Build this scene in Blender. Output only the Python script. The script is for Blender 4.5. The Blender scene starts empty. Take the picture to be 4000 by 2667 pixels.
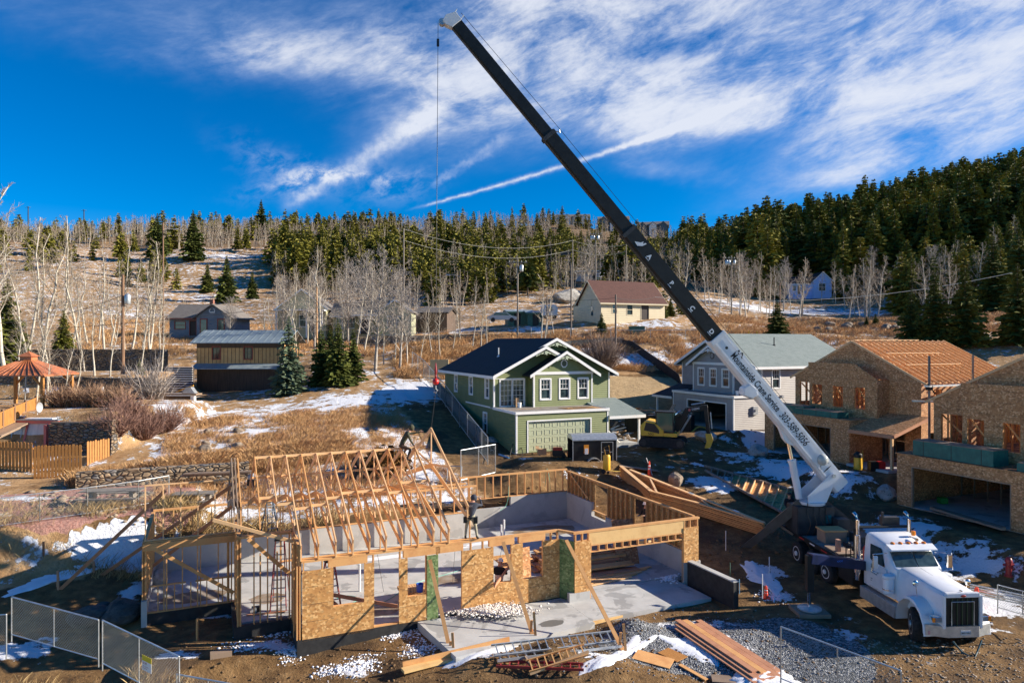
import bpy, bmesh, math, random
import numpy as np
from mathutils import Vector, Matrix, Quaternion, noise
R = math.radians
V = Vector
random.seed(7)
scn = bpy.context.scene
COL = scn.collection
F, HC = 2730.0, 10.5            # lens in photo pixels, height of the drone above the slab
CA, SA = .915, .4035            # the building plots are turned 23.8 degrees
TH = math.atan2(SA, CA)
def at(u, v, y): return V(((u-2000)*y/F, y, HC-(v-1333)*y/F))
def flat(u, v, z):
 y = F*(HC-z)/(v-1333); return V(((u-2000)*y/F, y, z))
def S(p, q, z=0.0): return V((p*CA-q*SA, p*SA+q*CA, z))
def SV(v): return S(v[0], v[1], v[2])
# ------------------------------------------------------------- camera
cam = bpy.data.objects.new('camera', bpy.data.cameras.new('camera'))
COL.objects.link(cam); scn.camera = cam
cam.location = (0, 0, HC); cam.rotation_euler = (R(90), 0, 0)
cam.data.sensor_width = 36; cam.data.lens = 36*F/4000
cam.data.clip_start = .1; cam.data.clip_end = 6000
# ------------------------------------------------------------- light
SUN_AZ, SUN_EL = R(86), R(23)   # azimuth from +Y towards +X
sd = V((math.sin(SUN_AZ)*math.cos(SUN_EL), math.cos(SUN_AZ)*math.cos(SUN_EL), math.sin(SUN_EL)))
sun = bpy.data.objects.new('sun', bpy.data.lights.new('sun', 'SUN'))
COL.objects.link(sun); sun.data.energy = 5.0; sun.data.angle = R(.5); sun.data.color = (1, .90, .76)
sun.rotation_euler = sd.to_track_quat('Z', 'Y').to_euler(); sun.location = sd*100
scn.view_settings.view_transform = 'Standard'
scn.view_settings.look = 'None'
scn.view_settings.exposure = 1.0
scn.view_settings.gamma = 1
scn.render.film_transparent = False
# ------------------------------------------------------------- node helper
class NT:
 def __init__(s, tree):
  s.t = tree; s.n = tree.nodes; s.l = tree.links
 def put(s, sock, val):
  if val is None: return
  if isinstance(val, bpy.types.NodeSocket): s.l.new(val, sock)
  else: sock.default_value = val
 def node(s, typ, **kw):
  nd = s.n.new(typ)
  for k, v in kw.items():
   if k.startswith('_'): setattr(nd, k[1:], v)
   else: s.put(nd.inputs[k.replace('__', ' ')], v)
  return nd
 def m(s, op, a, b=None, c=None, clamp=False):
  nd = s.n.new('ShaderNodeMath'); nd.operation = op; nd.use_clamp = clamp
  s.put(nd.inputs[0], a)
  if b is not None: s.put(nd.inputs[1], b)
  if c is not None: s.put(nd.inputs[2], c)
  return nd.outputs[0]
 def mix(s, f, a, b, mode='MIX'):
  nd = s.n.new('ShaderNodeMix'); nd.data_type = 'RGBA'; nd.blend_type = mode
  s.put(nd.inputs[0], f); s.put(nd.inputs[6], c4(a)); s.put(nd.inputs[7], c4(b))
  return nd.outputs[2]
 def noise(s, vec, scale, detail=4, rough=.6, dist=0):
  nd = s.node('ShaderNodeTexNoise', Vector=vec, Scale=scale, Detail=detail, Roughness=rough, Distortion=dist)
  return nd.outputs[0]
 def ramp(s, f, *stops, interp='LINEAR'):
  nd = s.n.new('ShaderNodeValToRGB'); cr = nd.color_ramp; cr.interpolation = interp
  while len(cr.elements) < len(stops): cr.elements.new(.5)
  for e, (p, c) in zip(cr.elements, stops):
   e.position = p; e.color = c4(c)
  s.put(nd.inputs[0], f); return nd.outputs[0]
 def smooth(s, x, lo, hi):
  nd = s.n.new('ShaderNodeMapRange'); nd.interpolation_type = 'SMOOTHSTEP'
  s.put(nd.inputs[0], x); s.put(nd.inputs[1], lo); s.put(nd.inputs[2], hi)
  return nd.outputs[0]
 def map(s, vec, scale=(1, 1, 1), rot=(0, 0, 0), loc=(0, 0, 0)):
  nd = s.node('ShaderNodeMapping', Vector=vec, Scale=scale, Rotation=rot, Location=loc)
  return nd.outputs[0]
def c4(c):
 if isinstance(c, bpy.types.NodeSocket): return c
 if isinstance(c, (int, float)): return (c, c, c, 1)
 return tuple(c)+(1,) if len(c) == 3 else tuple(c)
MATS = {}
def mat(name, fn=None, col=None, rough=.7, metal=0.0, spec=None):
 if name in MATS: return MATS[name]
 m = bpy.data.materials.new(name); m.use_nodes = True
 t = NT(m.node_tree); b = t.n['Principled BSDF']
 b.inputs['Roughness'].default_value = rough; b.inputs['Metallic'].default_value = metal
 if spec is not None: b.inputs['Specular IOR Level'].default_value = spec
 if col is not None: b.inputs['Base Color'].default_value = c4(col)
 if fn: fn(t, b)
 MATS[name] = m; return m
def coords(t, kind='Object'):
 return t.n.new('ShaderNodeTexCoord').outputs[kind]
def wpos(t): return t.n.new('ShaderNodeNewGeometry').outputs['Position']
def bump(t, b, h, strength=.5, dist=.02):
 nd = t.node('ShaderNodeBump', Strength=strength, Distance=dist, Height=h)
 t.l.new(nd.outputs[0], b.inputs['Normal'])
def noisy(c1, c2, scale=3, detail=5, rough=.7, bstr=.0, stretch=(1, 1, 1), c3=None, bdist=.02, lo=.35, hi=.65):
 def fn(t, b):
  co = t.map(wpos(t), scale=stretch)
  n = t.noise(co, scale, detail)
  col = t.ramp(n, (lo, c1), (hi, c2))
  if c3:
   n2 = t.noise(co, scale*7, 3)
   col = t.mix(t.smooth(n2, .55, .7), col, c3)
  t.put(b.inputs['Base Color'], col); b.inputs['Roughness'].default_value = rough
  if bstr: bump(t, b, n, bstr, bdist)
 return fn
def lumber(c1, c2, c3):
 def fn(t, b):
  g = wpos(t)
  rnd = t.n.new('ShaderNodeObjectInfo').outputs['Random']
  n = t.noise(t.map(g, scale=(2.2, 2.2, 2.2)), 1.0, 3)
  n2 = t.noise(t.map(g, scale=(8, 8, 1.2)), 6.0, 4)
  isl = t.n.new('ShaderNodeNewGeometry').outputs['Random Per Island']
  col = t.mix(isl, c1, c2)
  col = t.mix(t.m('MULTIPLY', t.smooth(n, .45, .7), .55), col, c3)
  col = t.mix(t.m('MULTIPLY', t.smooth(n2, .5, .8), .25), col, (c3[0]*.5, c3[1]*.45, c3[2]*.4))
  t.put(b.inputs['Base Color'], col); b.inputs['Roughness'].default_value = .65
 return fn
LUM = mat('fir_lumber', lumber((.62, .30, .105), (.72, .40, .155), (.52, .22, .075)))
LUMP = mat('pale_lumber', lumber((.78, .51, .28), (.74, .44, .20), (.66, .36, .15)))
LUMR = mat('red_fir_lumber', lumber((.46, .20, .11), (.56, .28, .15), (.36, .15, .08)))
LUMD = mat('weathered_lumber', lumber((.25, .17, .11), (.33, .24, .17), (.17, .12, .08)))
def osb(c1, c2, c3, joints=.61):
 def fn(t, b):
  g = coords(t, 'Object')
  v = t.node('ShaderNodeTexVoronoi', Vector=t.map(g, scale=(12, 12, 14)), Scale=1.0, Randomness=1.0)
  n = t.noise(g, 2.2, 6, .75)
  col = t.mix(t.smooth(n, .35, .65), c1, c2)
  sep = t.node('ShaderNodeSeparateColor', Color=v.outputs['Color'])
  col = t.mix(t.m('MULTIPLY', t.smooth(sep.outputs[0], .55, .95), .8), col, c3)
  col = t.mix(t.m('MULTIPLY', t.smooth(sep.outputs[1], .6, .95), .6), col, tuple(x*.5 for x in c1))
  # sheet joints and nail rows
  sx = t.node('ShaderNodeSeparateXYZ', Vector=wpos(t))
  fz = t.m('FRACT', t.m('DIVIDE', t.m('ADD', sx.outputs[2], .02), joints))
  ln = t.m('MULTIPLY', t.m('LESS_THAN', fz, .028), t.m('GREATER_THAN', t.noise(g, 1.7, 1), .42))
  col = t.mix(t.m('MULTIPLY', ln, .75), col, (.06, .035, .02))
  t.put(b.inputs['Base Color'], col); b.inputs['Roughness'].default_value = .75
  bump(t, b, v.outputs['Distance'], .25, .01)
 return fn
OSB = mat('osb_sheathing', osb((.45, .21, .062), (.60, .31, .10), (.80, .50, .21)))
OSBD = mat('weathered_osb_sheathing', osb((.40, .175, .062), (.56, .27, .105), (.78, .46, .23)))
OSBG = mat('green_osb_sheathing', osb((.10, .16, .05), (.17, .25, .09), (.30, .36, .16)))
def concrete_fn(c1, c2, stain=.5):
 def fn(t, b):
  g = wpos(t)
  n = t.noise(g, .9, 6, .65); n2 = t.noise(g, 8, 4)
  col = t.ramp(n, (.3, c1), (.62, c2))
  w = t.noise(t.map(g, loc=(3, 9, 2)), .75, 4, .6, .6)
  col = t.mix(t.m('MULTIPLY', t.smooth(w, .56, .60), stain), col, tuple(x*.45 for x in c1))
  col = t.mix(t.m('MULTIPLY', t.smooth(n2, .6, .75), .3), col, tuple(x*.7 for x in c1))
  t.put(b.inputs['Base Color'], col); b.inputs['Roughness'].default_value = .8
  bump(t, b, n2, .15, .01)
 return fn
CONC = mat('concrete_slab_surface', concrete_fn((.38, .38, .37), (.52, .52, .50)))
CONW = mat('cast_concrete', concrete_fn((.40, .39, .37), (.50, .49, .46), .25))
BLACKW = mat('black_damp_proofing', noisy((.012, .012, .013), (.03, .03, .03), 4))
WHITE = mat('white_trim_paint', noisy((.78, .77, .74), (.84, .83, .80), 2, rough=.5))
WHITEM = mat('white_vehicle_paint', noisy((.66, .67, .69), (.78, .79, .81), 1.4, 8, rough=.25, lo=.3, hi=.55))
BLACKM = mat('black_crane_paint', noisy((.009, .011, .012), (.018, .021, .022), 3, rough=.5), spec=.3)
DARKM = mat('dark_grimy_steel', noisy((.02, .02, .022), (.05, .047, .045), 5, rough=.5))
STEEL = mat('galvanised_steel', noisy((.42, .45, .46), (.58, .60, .60), 6, rough=.38), metal=.6)
CHROME = mat('polished_chrome', noisy((.72, .72, .72), (.80, .79, .77), 3, rough=.14), metal=1.0)
RUBBER = mat('tyre_rubber', noisy((.013, .013, .013), (.035, .032, .03), 9, rough=.85))
RUSTP = mat('brown_weathered_pole_wood', noisy((.16, .085, .045), (.27, .15, .08), 2, stretch=(6, 6, .6)))
POLEM = mat('grey_weathered_pole_wood', noisy((.16, .13, .10), (.30, .26, .21), 2, stretch=(6, 6, .6)))
FENCEW = mat('stained_cedar', noisy((.34, .14, .03), (.48, .22, .055), 3, stretch=(8, 8, .8)))
CEDAR = mat('orange_brown_metal_roof', noisy((.40, .13, .05), (.50, .18, .08), 2, rough=.45))
RED = mat('red_plastic', col=(.55, .02, .02), rough=.4)
REDD = mat('dark_red_fibreglass', col=(.30, .03, .03), rough=.4)
YEL = mat('machine_yellow', noisy((.75, .42, .03), (.82, .48, .04), 3, rough=.4))
ORANGE = mat('amber_lens', col=(.85, .25, .02), rough=.2)
BLUEP = mat('blue_plastic', col=(.02, .07, .45), rough=.4)
GREENB = mat('utility_box_green', noisy((.06, .13, .09), (.08, .17, .12), 3))
TEALW = mat('green_lumber_wrap', noisy((.0, .10, .085), (.01, .15, .12), 3, rough=.5))
BARK = mat('dark_bark', noisy((.10, .075, .055), (.20, .16, .13), 6, stretch=(4, 4, 1)))
ASPEN = mat('pale_aspen_bark', noisy((.44, .39, .30), (.60, .55, .45), 2, c3=(.16, .13, .10), stretch=(1, 1, 2.2)))
TWIG = mat('bare_twig_bark', noisy((.25, .19, .13), (.38, .31, .23), 3))
TWIGG = mat('grey_twig_bark', noisy((.26, .22, .19), (.42, .37, .33), 3))
REDTW = mat('red_willow_twigs', noisy((.17, .085, .065), (.30, .17, .12), 3))
def glass_fn(t, b):
 b.inputs['Roughness'].default_value = .06
 n = t.noise(wpos(t), 2.0, 2)
 t.put(b.inputs['Base Color'], t.ramp(n, (.4, (.02, .035, .04)), (.6, (.05, .08, .085))))
 b.inputs['Specular IOR Level'].default_value = .8
GLASS = mat('dark_window_glass', glass_fn)
def siding(c1, c2, pitch=.155):
 def fn(t, b):
  g = wpos(t)
  sx = t.node('ShaderNodeSeparateXYZ', Vector=g)
  fz = t.m('FRACT', t.m('DIVIDE', sx.outputs[2], pitch))
  n = t.noise(g, 1.2, 4)
  n2 = t.noise(t.map(g, scale=(1, 1, 12)), 2.0, 3)
  col = t.mix(t.smooth(n, .35, .65), c1, c2)
  col = t.mix(t.m('MULTIPLY', t.smooth(n2, .5, .7), .25), col, tuple(x*.8 for x in c1))
  t.put(b.inputs['Base Color'], col); b.inputs['Roughness'].default_value = .6
  h = t.m('SUBTRACT', 1.0, fz)
  h = t.m('MULTIPLY', h, t.smooth(fz, 0.0, .12))
  bump(t, b, h, 1.0, .05)
 return fn
SIDG = mat('green_lap_siding', siding((.155, .185, .065), (.185, .215, .08)))
SIDGR = mat('grey_lap_siding', siding((.33, .30, .28), (.37, .345, .32)))
SIDB = mat('beige_lap_siding', siding((.62, .52, .33), (.68, .57, .37), .3))
SIDN = mat('slate_blue_siding', siding((.17, .20, .23), (.21, .24, .27), .3))
SIDS = mat('sage_siding', siding((.42, .43, .27), (.46, .47, .30), .3))
SCAL = mat('green_scalloped_shingles', noisy((.165, .20, .08), (.20, .235, .10), 3))
def shingle(c1, c2, c3):
 def fn(t, b):
  g = coords(t, 'Object')
  br = t.node('ShaderNodeTexBrick', Vector=t.map(g, scale=(1, 1, 1)), Color1=c4(c1), Color2=c4(c2), Mortar=c4(c3), Scale=1.0)
  br.inputs['Brick Width'].default_value = .32; br.inputs['Row Height'].default_value = .14
  br.inputs['Mortar Size'].default_value = .006
  n = t.noise(wpos(t), 1.3, 5)
  col = t.mix(t.m('MULTIPLY', t.smooth(n, .3, .7), .5), br.outputs[0], c2)
  t.put(b.inputs['Base Color'], col); b.inputs['Roughness'].default_value = .9
  bump(t, b, br.outputs[1], .4, -.01)
 return fn
SHBLUE = mat('dark_blue_shingles', shingle((.010, .019, .026), (.017, .03, .04), (.003, .006, .009)))
SHGR = mat('grey_green_shingles', shingle((.16, .20, .19), (.22, .26, .245), (.08, .10, .10)))
SHBR = mat('brown_red_shingles', shingle((.085, .036, .028), (.12, .05, .038), (.04, .018, .014)))
SHGY = mat('weathered_grey_shingles', shingle((.14, .125, .11), (.20, .18, .16), (.07, .06, .06)))
METR = mat('grey_metal_roofing', noisy((.17, .22, .25), (.26, .31, .33), 2, rough=.4))
STONE = None
def stone_fn(c1, c2, c3):
 def fn(t, b):
  g = t.map(wpos(t), scale=(1, 1, 2.2))
  v = t.node('ShaderNodeTexVoronoi', Vector=g, Scale=2.6, Randomness=1.0)
  v2 = t.node('ShaderNodeTexVoronoi', Vector=g, Scale=2.6, Randomness=1.0, _feature='DISTANCE_TO_EDGE')
  sep = t.node('ShaderNodeSeparateColor', Color=v.outputs['Color'])
  col = t.mix(sep.outputs[0], c1, c2)
  col = t.mix(t.smooth(sep.outputs[1], .6, .9), col, c3)
  n = t.noise(wpos(t), 7, 4)
  col = t.mix(t.m('MULTIPLY', n, .5), col, tuple(x*.4 for x in c1))
  col = t.mix(t.smooth(v2.outputs[0], .07, .02), col, (.03, .024, .02))
  t.put(b.inputs['Base Color'], col); b.inputs['Roughness'].default_value = .85
  bump(t, b, t.smooth(v2.outputs[0], 0, .2), .9, .12)
 return fn
STONE = mat('dry_stone', stone_fn((.28, .20, .12), (.40, .28, .17), (.22, .21, .20)))
def rock_fn(c1, c2):
 def fn(t, b):
  g = wpos(t)
  n = t.noise(g, 1.6, 8, .7); n2 = t.noise(g, 6, 6, .7)
  col = t.ramp(n, (.35, c1), (.6, c2))
  col = t.mix(t.smooth(n2, .58, .66), col, tuple(x*.35 for x in c1))
  t.put(b.inputs['Base Color'], col); b.inputs['Roughness'].default_value = .9
  bump(t, b, n2, .7, .06)
 return fn
ROCK = mat('pale_granite', rock_fn((.22, .21, .19), (.46, .44, .40)))
ROCKB = mat('brown_granite', rock_fn((.16, .12, .085), (.32, .25, .18)))
SNOW = mat('crusted_snow', noisy((.74, .76, .80), (.86, .88, .92), 3, rough=.6, bstr=.5, bdist=.05))
SOIL = mat('dug_brown_soil', noisy((.10, .055, .025), (.19, .115, .052), 2, 8, rough=.95, bstr=.8, bdist=.06, c3=(.22, .14, .07)))
CLOTHS = {k: mat(k, noisy(c, tuple(x*1.4 for x in c), 14, rough=.9)) for k, c in {
 'olive_cloth': (.045, .045, .025), 'black_cloth': (.012, .012, .016), 'navy_cloth': (.03, .035, .05),
 'khaki_cloth': (.30, .27, .19), 'brown_cloth': (.07, .04, .025), 'white_cloth': (.55, .45, .40)}.items()}
SKIN = mat('skin_tone', col=(.50, .26, .17), rough=.55)
HAT = mat('white_hard_hat_plastic', col=(.82, .82, .80), rough=.3)
BLK = mat('black_plastic', col=(.012, .012, .012), rough=.5)
TXTB = mat('black_lettering', col=(.015, .015, .018), rough=.5)
TXTW = mat('white_lettering', col=(.75, .77, .78), rough=.5)
GREYP = mat('grey_plastic', col=(.35, .36, .37), rough=.5)
NAVY = mat('dark_blue_steel', noisy((.008, .015, .05), (.015, .025, .09), 3, rough=.35))
CARD = mat('brown_cardboard', noisy((.42, .25, .13), (.5, .32, .17), 4))
PIPEB = mat('pale_blue_pipe', col=(.20, .38, .55), rough=.4)
# ------------------------------------------------------------- mesh builder
class MB:
 def __init__(s, T=None):
  s.v = []; s.f = []; s.m = []; s.g = []; s.T = T; s.cm = 0
 def add(s, vs, fs):
  n = len(s.v); s.g.append((n, len(s.f))); s.v.extend([tuple(x) for x in vs])
  for f in fs: s.f.append(tuple(i+n for i in f)); s.m.append(s.cm)
 def box(s, x0, x1, y0, y1, z0, z1):
  s.add([(x0, y0, z0), (x1, y0, z0), (x1, y1, z0), (x0, y1, z0), (x0, y0, z1), (x1, y0, z1), (x1, y1, z1), (x0, y1, z1)],
    [(0, 3, 2, 1), (4, 5, 6, 7), (0, 1, 5, 4), (1, 2, 6, 5), (2, 3, 7, 6), (3, 0, 4, 7)]); return s
 def beam(s, a, b, w, h, up=(0, 0, 1), w2=None, h2=None):
  """rectangular bar from a to b; w across, h along up"""
  a, b = V(a), V(b); d = (b-a).normalized(); up = V(up)
  if abs(d.dot(up)) > .98: up = V((0, 1, 0)) if abs(d.y) < .9 else V((1, 0, 0))
  sx = d.cross(up).normalized(); uz = sx.cross(d).normalized()
  w2 = w if w2 is None else w2; h2 = h if h2 is None else h2
  vs = []
  for c, ww, hh in ((a, w, h), (b, w2, h2)):
   for i, j in ((-1, -1), (1, -1), (1, 1), (-1, 1)): vs.append(c+sx*(i*ww/2)+uz*(j*hh/2))
  s.add(vs, [(0, 1, 2, 3), (7, 6, 5, 4), (0, 4, 5, 1), (1, 5, 6, 2), (2, 6, 7, 3), (3, 7, 4, 0)]); return s
 def tube(s, a, b, r0, r1=None, n=8, cap=True):
  a, b = V(a), V(b); r1 = r0 if r1 is None else r1
  d = (b-a).normalized(); up = V((0, 0, 1)) if abs(d.z) < .9 else V((1, 0, 0))
  sx = d.cross(up).normalized(); uz = sx.cross(d).normalized()
  vs = [c+(sx*math.cos(k*2*math.pi/n)+uz*math.sin(k*2*math.pi/n))*r for c, r in ((a, r0), (b, r1)) for k in range(n)]
  fs = [(k, (k+1) % n, n+(k+1) % n, n+k) for k in range(n)]
  if cap: fs += [tuple(range(n-1, -1, -1)), tuple(range(n, 2*n))]
  s.add(vs, fs); return s
 def path(s, pts, r, n=6):
  pts = [V(p) for p in pts]; rs = r if isinstance(r, (list, tuple)) else [r]*len(pts)
  vs = []; fs = []
  for i, p in enumerate(pts):
   d = (pts[min(i+1, len(pts)-1)]-pts[max(i-1, 0)]).normalized()
   up = V((0, 0, 1)) if abs(d.z) < .9 else V((0, 1, 0))
   sx = d.cross(up).normalized(); uz = sx.cross(d).normalized()
   for k in range(n): vs.append(p+(sx*math.cos(k*2*math.pi/n)+uz*math.sin(k*2*math.pi/n))*rs[i])
  for i in range(len(pts)-1):
   for k in range(n): fs.append((i*n+k, i*n+(k+1) % n, (i+1)*n+(k+1) % n, (i+1)*n+k))
  fs += [tuple(range(n-1, -1, -1)), tuple(range((len(pts)-1)*n, len(pts)*n))]
  s.add(vs, fs); return s
 def prism(s, poly, fn, d0, d1):
  """poly 2-D list; fn(a,b,d)->point"""
  n = len(poly)
  s.add([fn(a, b, d0) for a, b in poly]+[fn(a, b, d1) for a, b in poly],
    [tuple(range(n-1, -1, -1)), tuple(range(n, 2*n))]+[(k, (k+1) % n, n+(k+1) % n, n+k) for k in range(n)]); return s
 def lathe(s, c, prof, n=16, axis='z'):
  vs = []; fs = []
  for r, h in prof:
   for k in range(n):
    x, y = r*math.cos(k*2*math.pi/n), r*math.sin(k*2*math.pi/n)
    p = {'z': (x, y, h), 'x': (h, x, y), 'y': (x, h, y)}[axis]
    vs.append((c[0]+p[0], c[1]+p[1], c[2]+p[2]))
  m = len(prof)
  for i in range(m-1):
   for k in range(n): fs.append((i*n+k, i*n+(k+1) % n, (i+1)*n+(k+1) % n, (i+1)*n+k))
  fs += [tuple(range(n-1, -1, -1)), tuple(range((m-1)*n, m*n))]
  s.add(vs, fs); return s
 def ball(s, c, r, sc=(1, 1, 1), n=12, m=8):
  prof = [(max(1e-3, r*math.sin(math.pi*i/m)), -r*math.cos(math.pi*i/m)) for i in range(m+1)]
  k0 = len(s.v); s.lathe((0, 0, 0), prof, n)
  for k in range(k0, len(s.v)):
   p = s.v[k]; s.v[k] = (c[0]+p[0]*sc[0], c[1]+p[1]*sc[1], c[2]+p[2]*sc[2])
  return s
 def build(s, name, mats, parent=None, smooth=False, bevel=0, fix=True):
  me = bpy.data.meshes.new(name)
  vs = [tuple(s.T(V(v))) for v in s.v] if s.T else s.v
  me.from_pydata(vs, [], s.f)
  mats = mats if isinstance(mats, (list, tuple)) else [mats]
  for m in mats: me.materials.append(m)
  if len(mats) > 1: me.polygons.foreach_set('material_index', s.m)
  if fix or bevel:
   bm = bmesh.new(); bm.from_mesh(me)
   if fix: bmesh.ops.recalc_face_normals(bm, faces=bm.faces)
   if bevel: bmesh.ops.bevel(bm, geom=bm.edges[:], offset=bevel, segments=2, affect='EDGES', clamp_overlap=True)
   bm.to_mesh(me); bm.free()
  if smooth is True: me.polygons.foreach_set('use_smooth', [True]*len(me.polygons))
  o = bpy.data.objects.new(name, me); COL.objects.link(o)
  if smooth == 'auto':
   me.polygons.foreach_set('use_smooth', [True]*len(me.polygons))
   bm = bmesh.new(); bm.from_mesh(me)
   for e in bm.edges:
    if len(e.link_faces) == 2 and e.calc_face_angle(0) > R(38): e.smooth = False
   bm.to_mesh(me); bm.free()
  if parent is not None:
   o.parent = parent; o.matrix_parent_inverse = parent.matrix_basis.inverted() if s.T or getattr(s, 'world', False) else Matrix()
  return o
def build_each(s, name, mats, parent=None, **k):
 """every piece collected so far becomes an object of its own"""
 out = []
 ends = s.g[1:]+[(len(s.v), len(s.f))]
 for (v0, f0), (v1, f1) in zip(s.g, ends):
  q = MB(s.T); q.world = getattr(s, 'world', False)
  q.v = s.v[v0:v1]; q.f = [tuple(i-v0 for i in f) for f in s.f[f0:f1]]; q.m = s.m[f0:f1]
  out.append(q.build(name, mats, parent, **k))
 return out
MB.each = build_each
def WB():
 m = MB(); m.world = True; return m
def SB(): return MB(SV)
def tag(o, label=None, cat=None, group=None, kind=None):
 if label: o['label'] = label
 if cat: o['category'] = cat
 if group: o['group'] = group
 if kind: o['kind'] = kind
 return o
def root(name, label, cat, loc=(0, 0, 0), rz=0.0, group=None):
 o = bpy.data.objects.new(name, None); COL.objects.link(o); o.empty_display_size = .3
 o.location = loc; o.rotation_euler = (0, 0, rz)
 o.matrix_basis = Matrix.Translation(V(loc)) @ Matrix.Rotation(rz, 4, 'Z')
 return tag(o, label, cat, group)
CHILD = {}
def copy_tree(o, parent=None):
 c = o.copy(); COL.objects.link(c)
 if parent is not None: c.parent = parent
 for ch in [x for x in list(COL.objects) if x.parent == o]: copy_tree(ch, c)
 return c
def text(s, size, mtx, matl, parent=None, name='lettering', extrude=.002, align='LEFT', shear=0, sx=1.0, offset=0):
 cu = bpy.data.curves.new(name, 'FONT'); cu.body = s; cu.size = size; cu.extrude = extrude
 cu.align_x = align; cu.shear = shear; cu.offset = offset
 tmp = bpy.data.objects.new('tmp', cu); COL.objects.link(tmp)
 bpy.context.view_layer.update()
 me = bpy.data.meshes.new_from_object(tmp.evaluated_get(bpy.context.evaluated_depsgraph_get()))
 bpy.data.objects.remove(tmp); me.name = name
 me.transform(mtx @ Matrix.Diagonal((sx, 1, 1, 1)))
 me.materials.clear(); me.materials.append(matl)
 o = bpy.data.objects.new(name, me); COL.objects.link(o)
 if parent is not None:
  o.parent = parent; o.matrix_parent_inverse = parent.matrix_basis.inverted()
 return o
def frame_m(origin, xd, up):
 xd = V(xd).normalized(); up = V(up); n = xd.cross(up).normalized(); up = n.cross(xd)
 return Matrix(((xd.x, up.x, n.x, origin[0]), (xd.y, up.y, n.y, origin[1]), (xd.z, up.z, n.z, origin[2]), (0, 0, 0, 1)))
# ------------------------------------------------------------- sky
w = bpy.data.worlds.new('World'); scn.world = w; w.use_nodes = True
t = NT(w.node_tree); bg = t.n['Background']
sky = t.n.new('ShaderNodeTexSky'); sky.sky_type = 'NISHITA'; sky.sun_disc = False
sky.sun_elevation = SUN_EL; sky.sun_rotation = SUN_AZ; sky.altitude = 2700
sky.air_density = 1.0; sky.dust_density = .2; sky.ozone_density = 3.0
hs = t.node('ShaderNodeHueSaturation', Color=sky.outputs[0], Saturation=1.5, Value=.93, Hue=.506)
d = coords(t, 'Generated')
dn = t.node('ShaderNodeVectorMath', _operation='NORMALIZE'); t.put(dn.inputs[0], d)
sp = t.node('ShaderNodeSeparateXYZ', Vector=dn.outputs[0])
az = t.m('MULTIPLY', t.m('ARCTAN2', sp.outputs[0], sp.outputs[1]), 57.2958)
el = t.m('MULTIPLY', t.m('ARCSINE', sp.outputs[2]), 57.2958)
def AE(u, v):
 x, z = (u-2000)/F, (1333-v)/F
 return math.degrees(math.atan2(x, 1)), math.degrees(math.atan2(z, math.hypot(x, 1)))
cv = t.node('ShaderNodeCombineXYZ', X=az, Y=el)
def cnoise(sx, sy, rot, scale, det=6, rough=.6, dist=0., loc=(0, 0, 0)):
 r1 = t.map(cv.outputs[0], rot=(0, 0, R(-rot)))
 return t.noise(t.map(r1, scale=(sx, sy, 1), loc=loc), scale, det, rough, dist)
warp = t.m('MULTIPLY', t.m('SUBTRACT', cnoise(1, 1.4, 0, .12, 4), .5), 9.0)
def blob(u, v, ru, rv, rot=0, amp=1.0, soft=1.0):
 a0, e0 = AE(u, v); ra, re = ru/F*57.3, rv/F*57.3
 c, s_ = math.cos(R(rot)), math.sin(R(rot))
 da = t.m('ADD', t.m('SUBTRACT', az, a0), warp); de = t.m('ADD', t.m('SUBTRACT', el, e0), t.m('MULTIPLY', warp, .35))
 x = t.m('DIVIDE', t.m('ADD', t.m('MULTIPLY', da, c), t.m('MULTIPLY', de, s_)), ra)
 y = t.m('DIVIDE', t.m('SUBTRACT', t.m('MULTIPLY', de, c), t.m('MULTIPLY', da, s_)), re)
 r2 = t.m('ADD', t.m('MULTIPLY', x, x), t.m('MULTIPLY', y, y))
 return t.m('MULTIPLY', t.m('EXPONENT', t.m('MULTIPLY', r2, -1.0)), amp)
def addall(*a):
 r = a[0]
 for b_ in a[1:]: r = t.m('ADD', r, b_)
 return r
cover = addall(blob(3000, 30, 1500, 270, 4, .95), blob(3000, 340, 800, 130, 8, 1.1), blob(3800, 300, 600, 260, 15, .8),
    blob(2200, 150, 700, 260, -12, .62), blob(1850, 330, 420, 210, 25, .75), blob(3000, 440, 300, 60, 6, .4),
    blob(1050, 225, 420, 70, 8, .62), blob(700, 60, 1200, 150, 0, .42), blob(3700, 560, 700, 80, 12, .75),
    blob(2650, 660, 220, 40, -12, .35), blob(3300, 540, 300, 60, 10, .5))
n1 = cnoise(.42, 1.0, 12, .22, 8, .62, .5)
n2 = cnoise(.45, 1.1, 20, .5, 6, .6, .8, (5, 3, 0))
n3 = cnoise(.5, 1.6, 16, 1.5, 6, .7, .6, (1, 8, 0))
nn = t.m('ADD', t.m('ADD', t.m('MULTIPLY', t.m('SUBTRACT', n1, .5), 1.9), t.m('MULTIPLY', t.m('SUBTRACT', n2, .5), .8)), t.m('ADD', .52, t.m('MULTIPLY', t.m('SUBTRACT', n3, .5), .45)))
dens = t.smooth(t.m('MULTIPLY', t.m('MINIMUM', t.m('ADD', cover, -.06), 1.15), t.m('ADD', nn, .20)), .02, 1.28)
# hole of clear blue in the big bank
hole = blob(2620, 170, 230, 45, 4, .55)
dens = t.m('SUBTRACT', dens, t.m('MULTIPLY', hole, .9), clamp=True)
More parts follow.
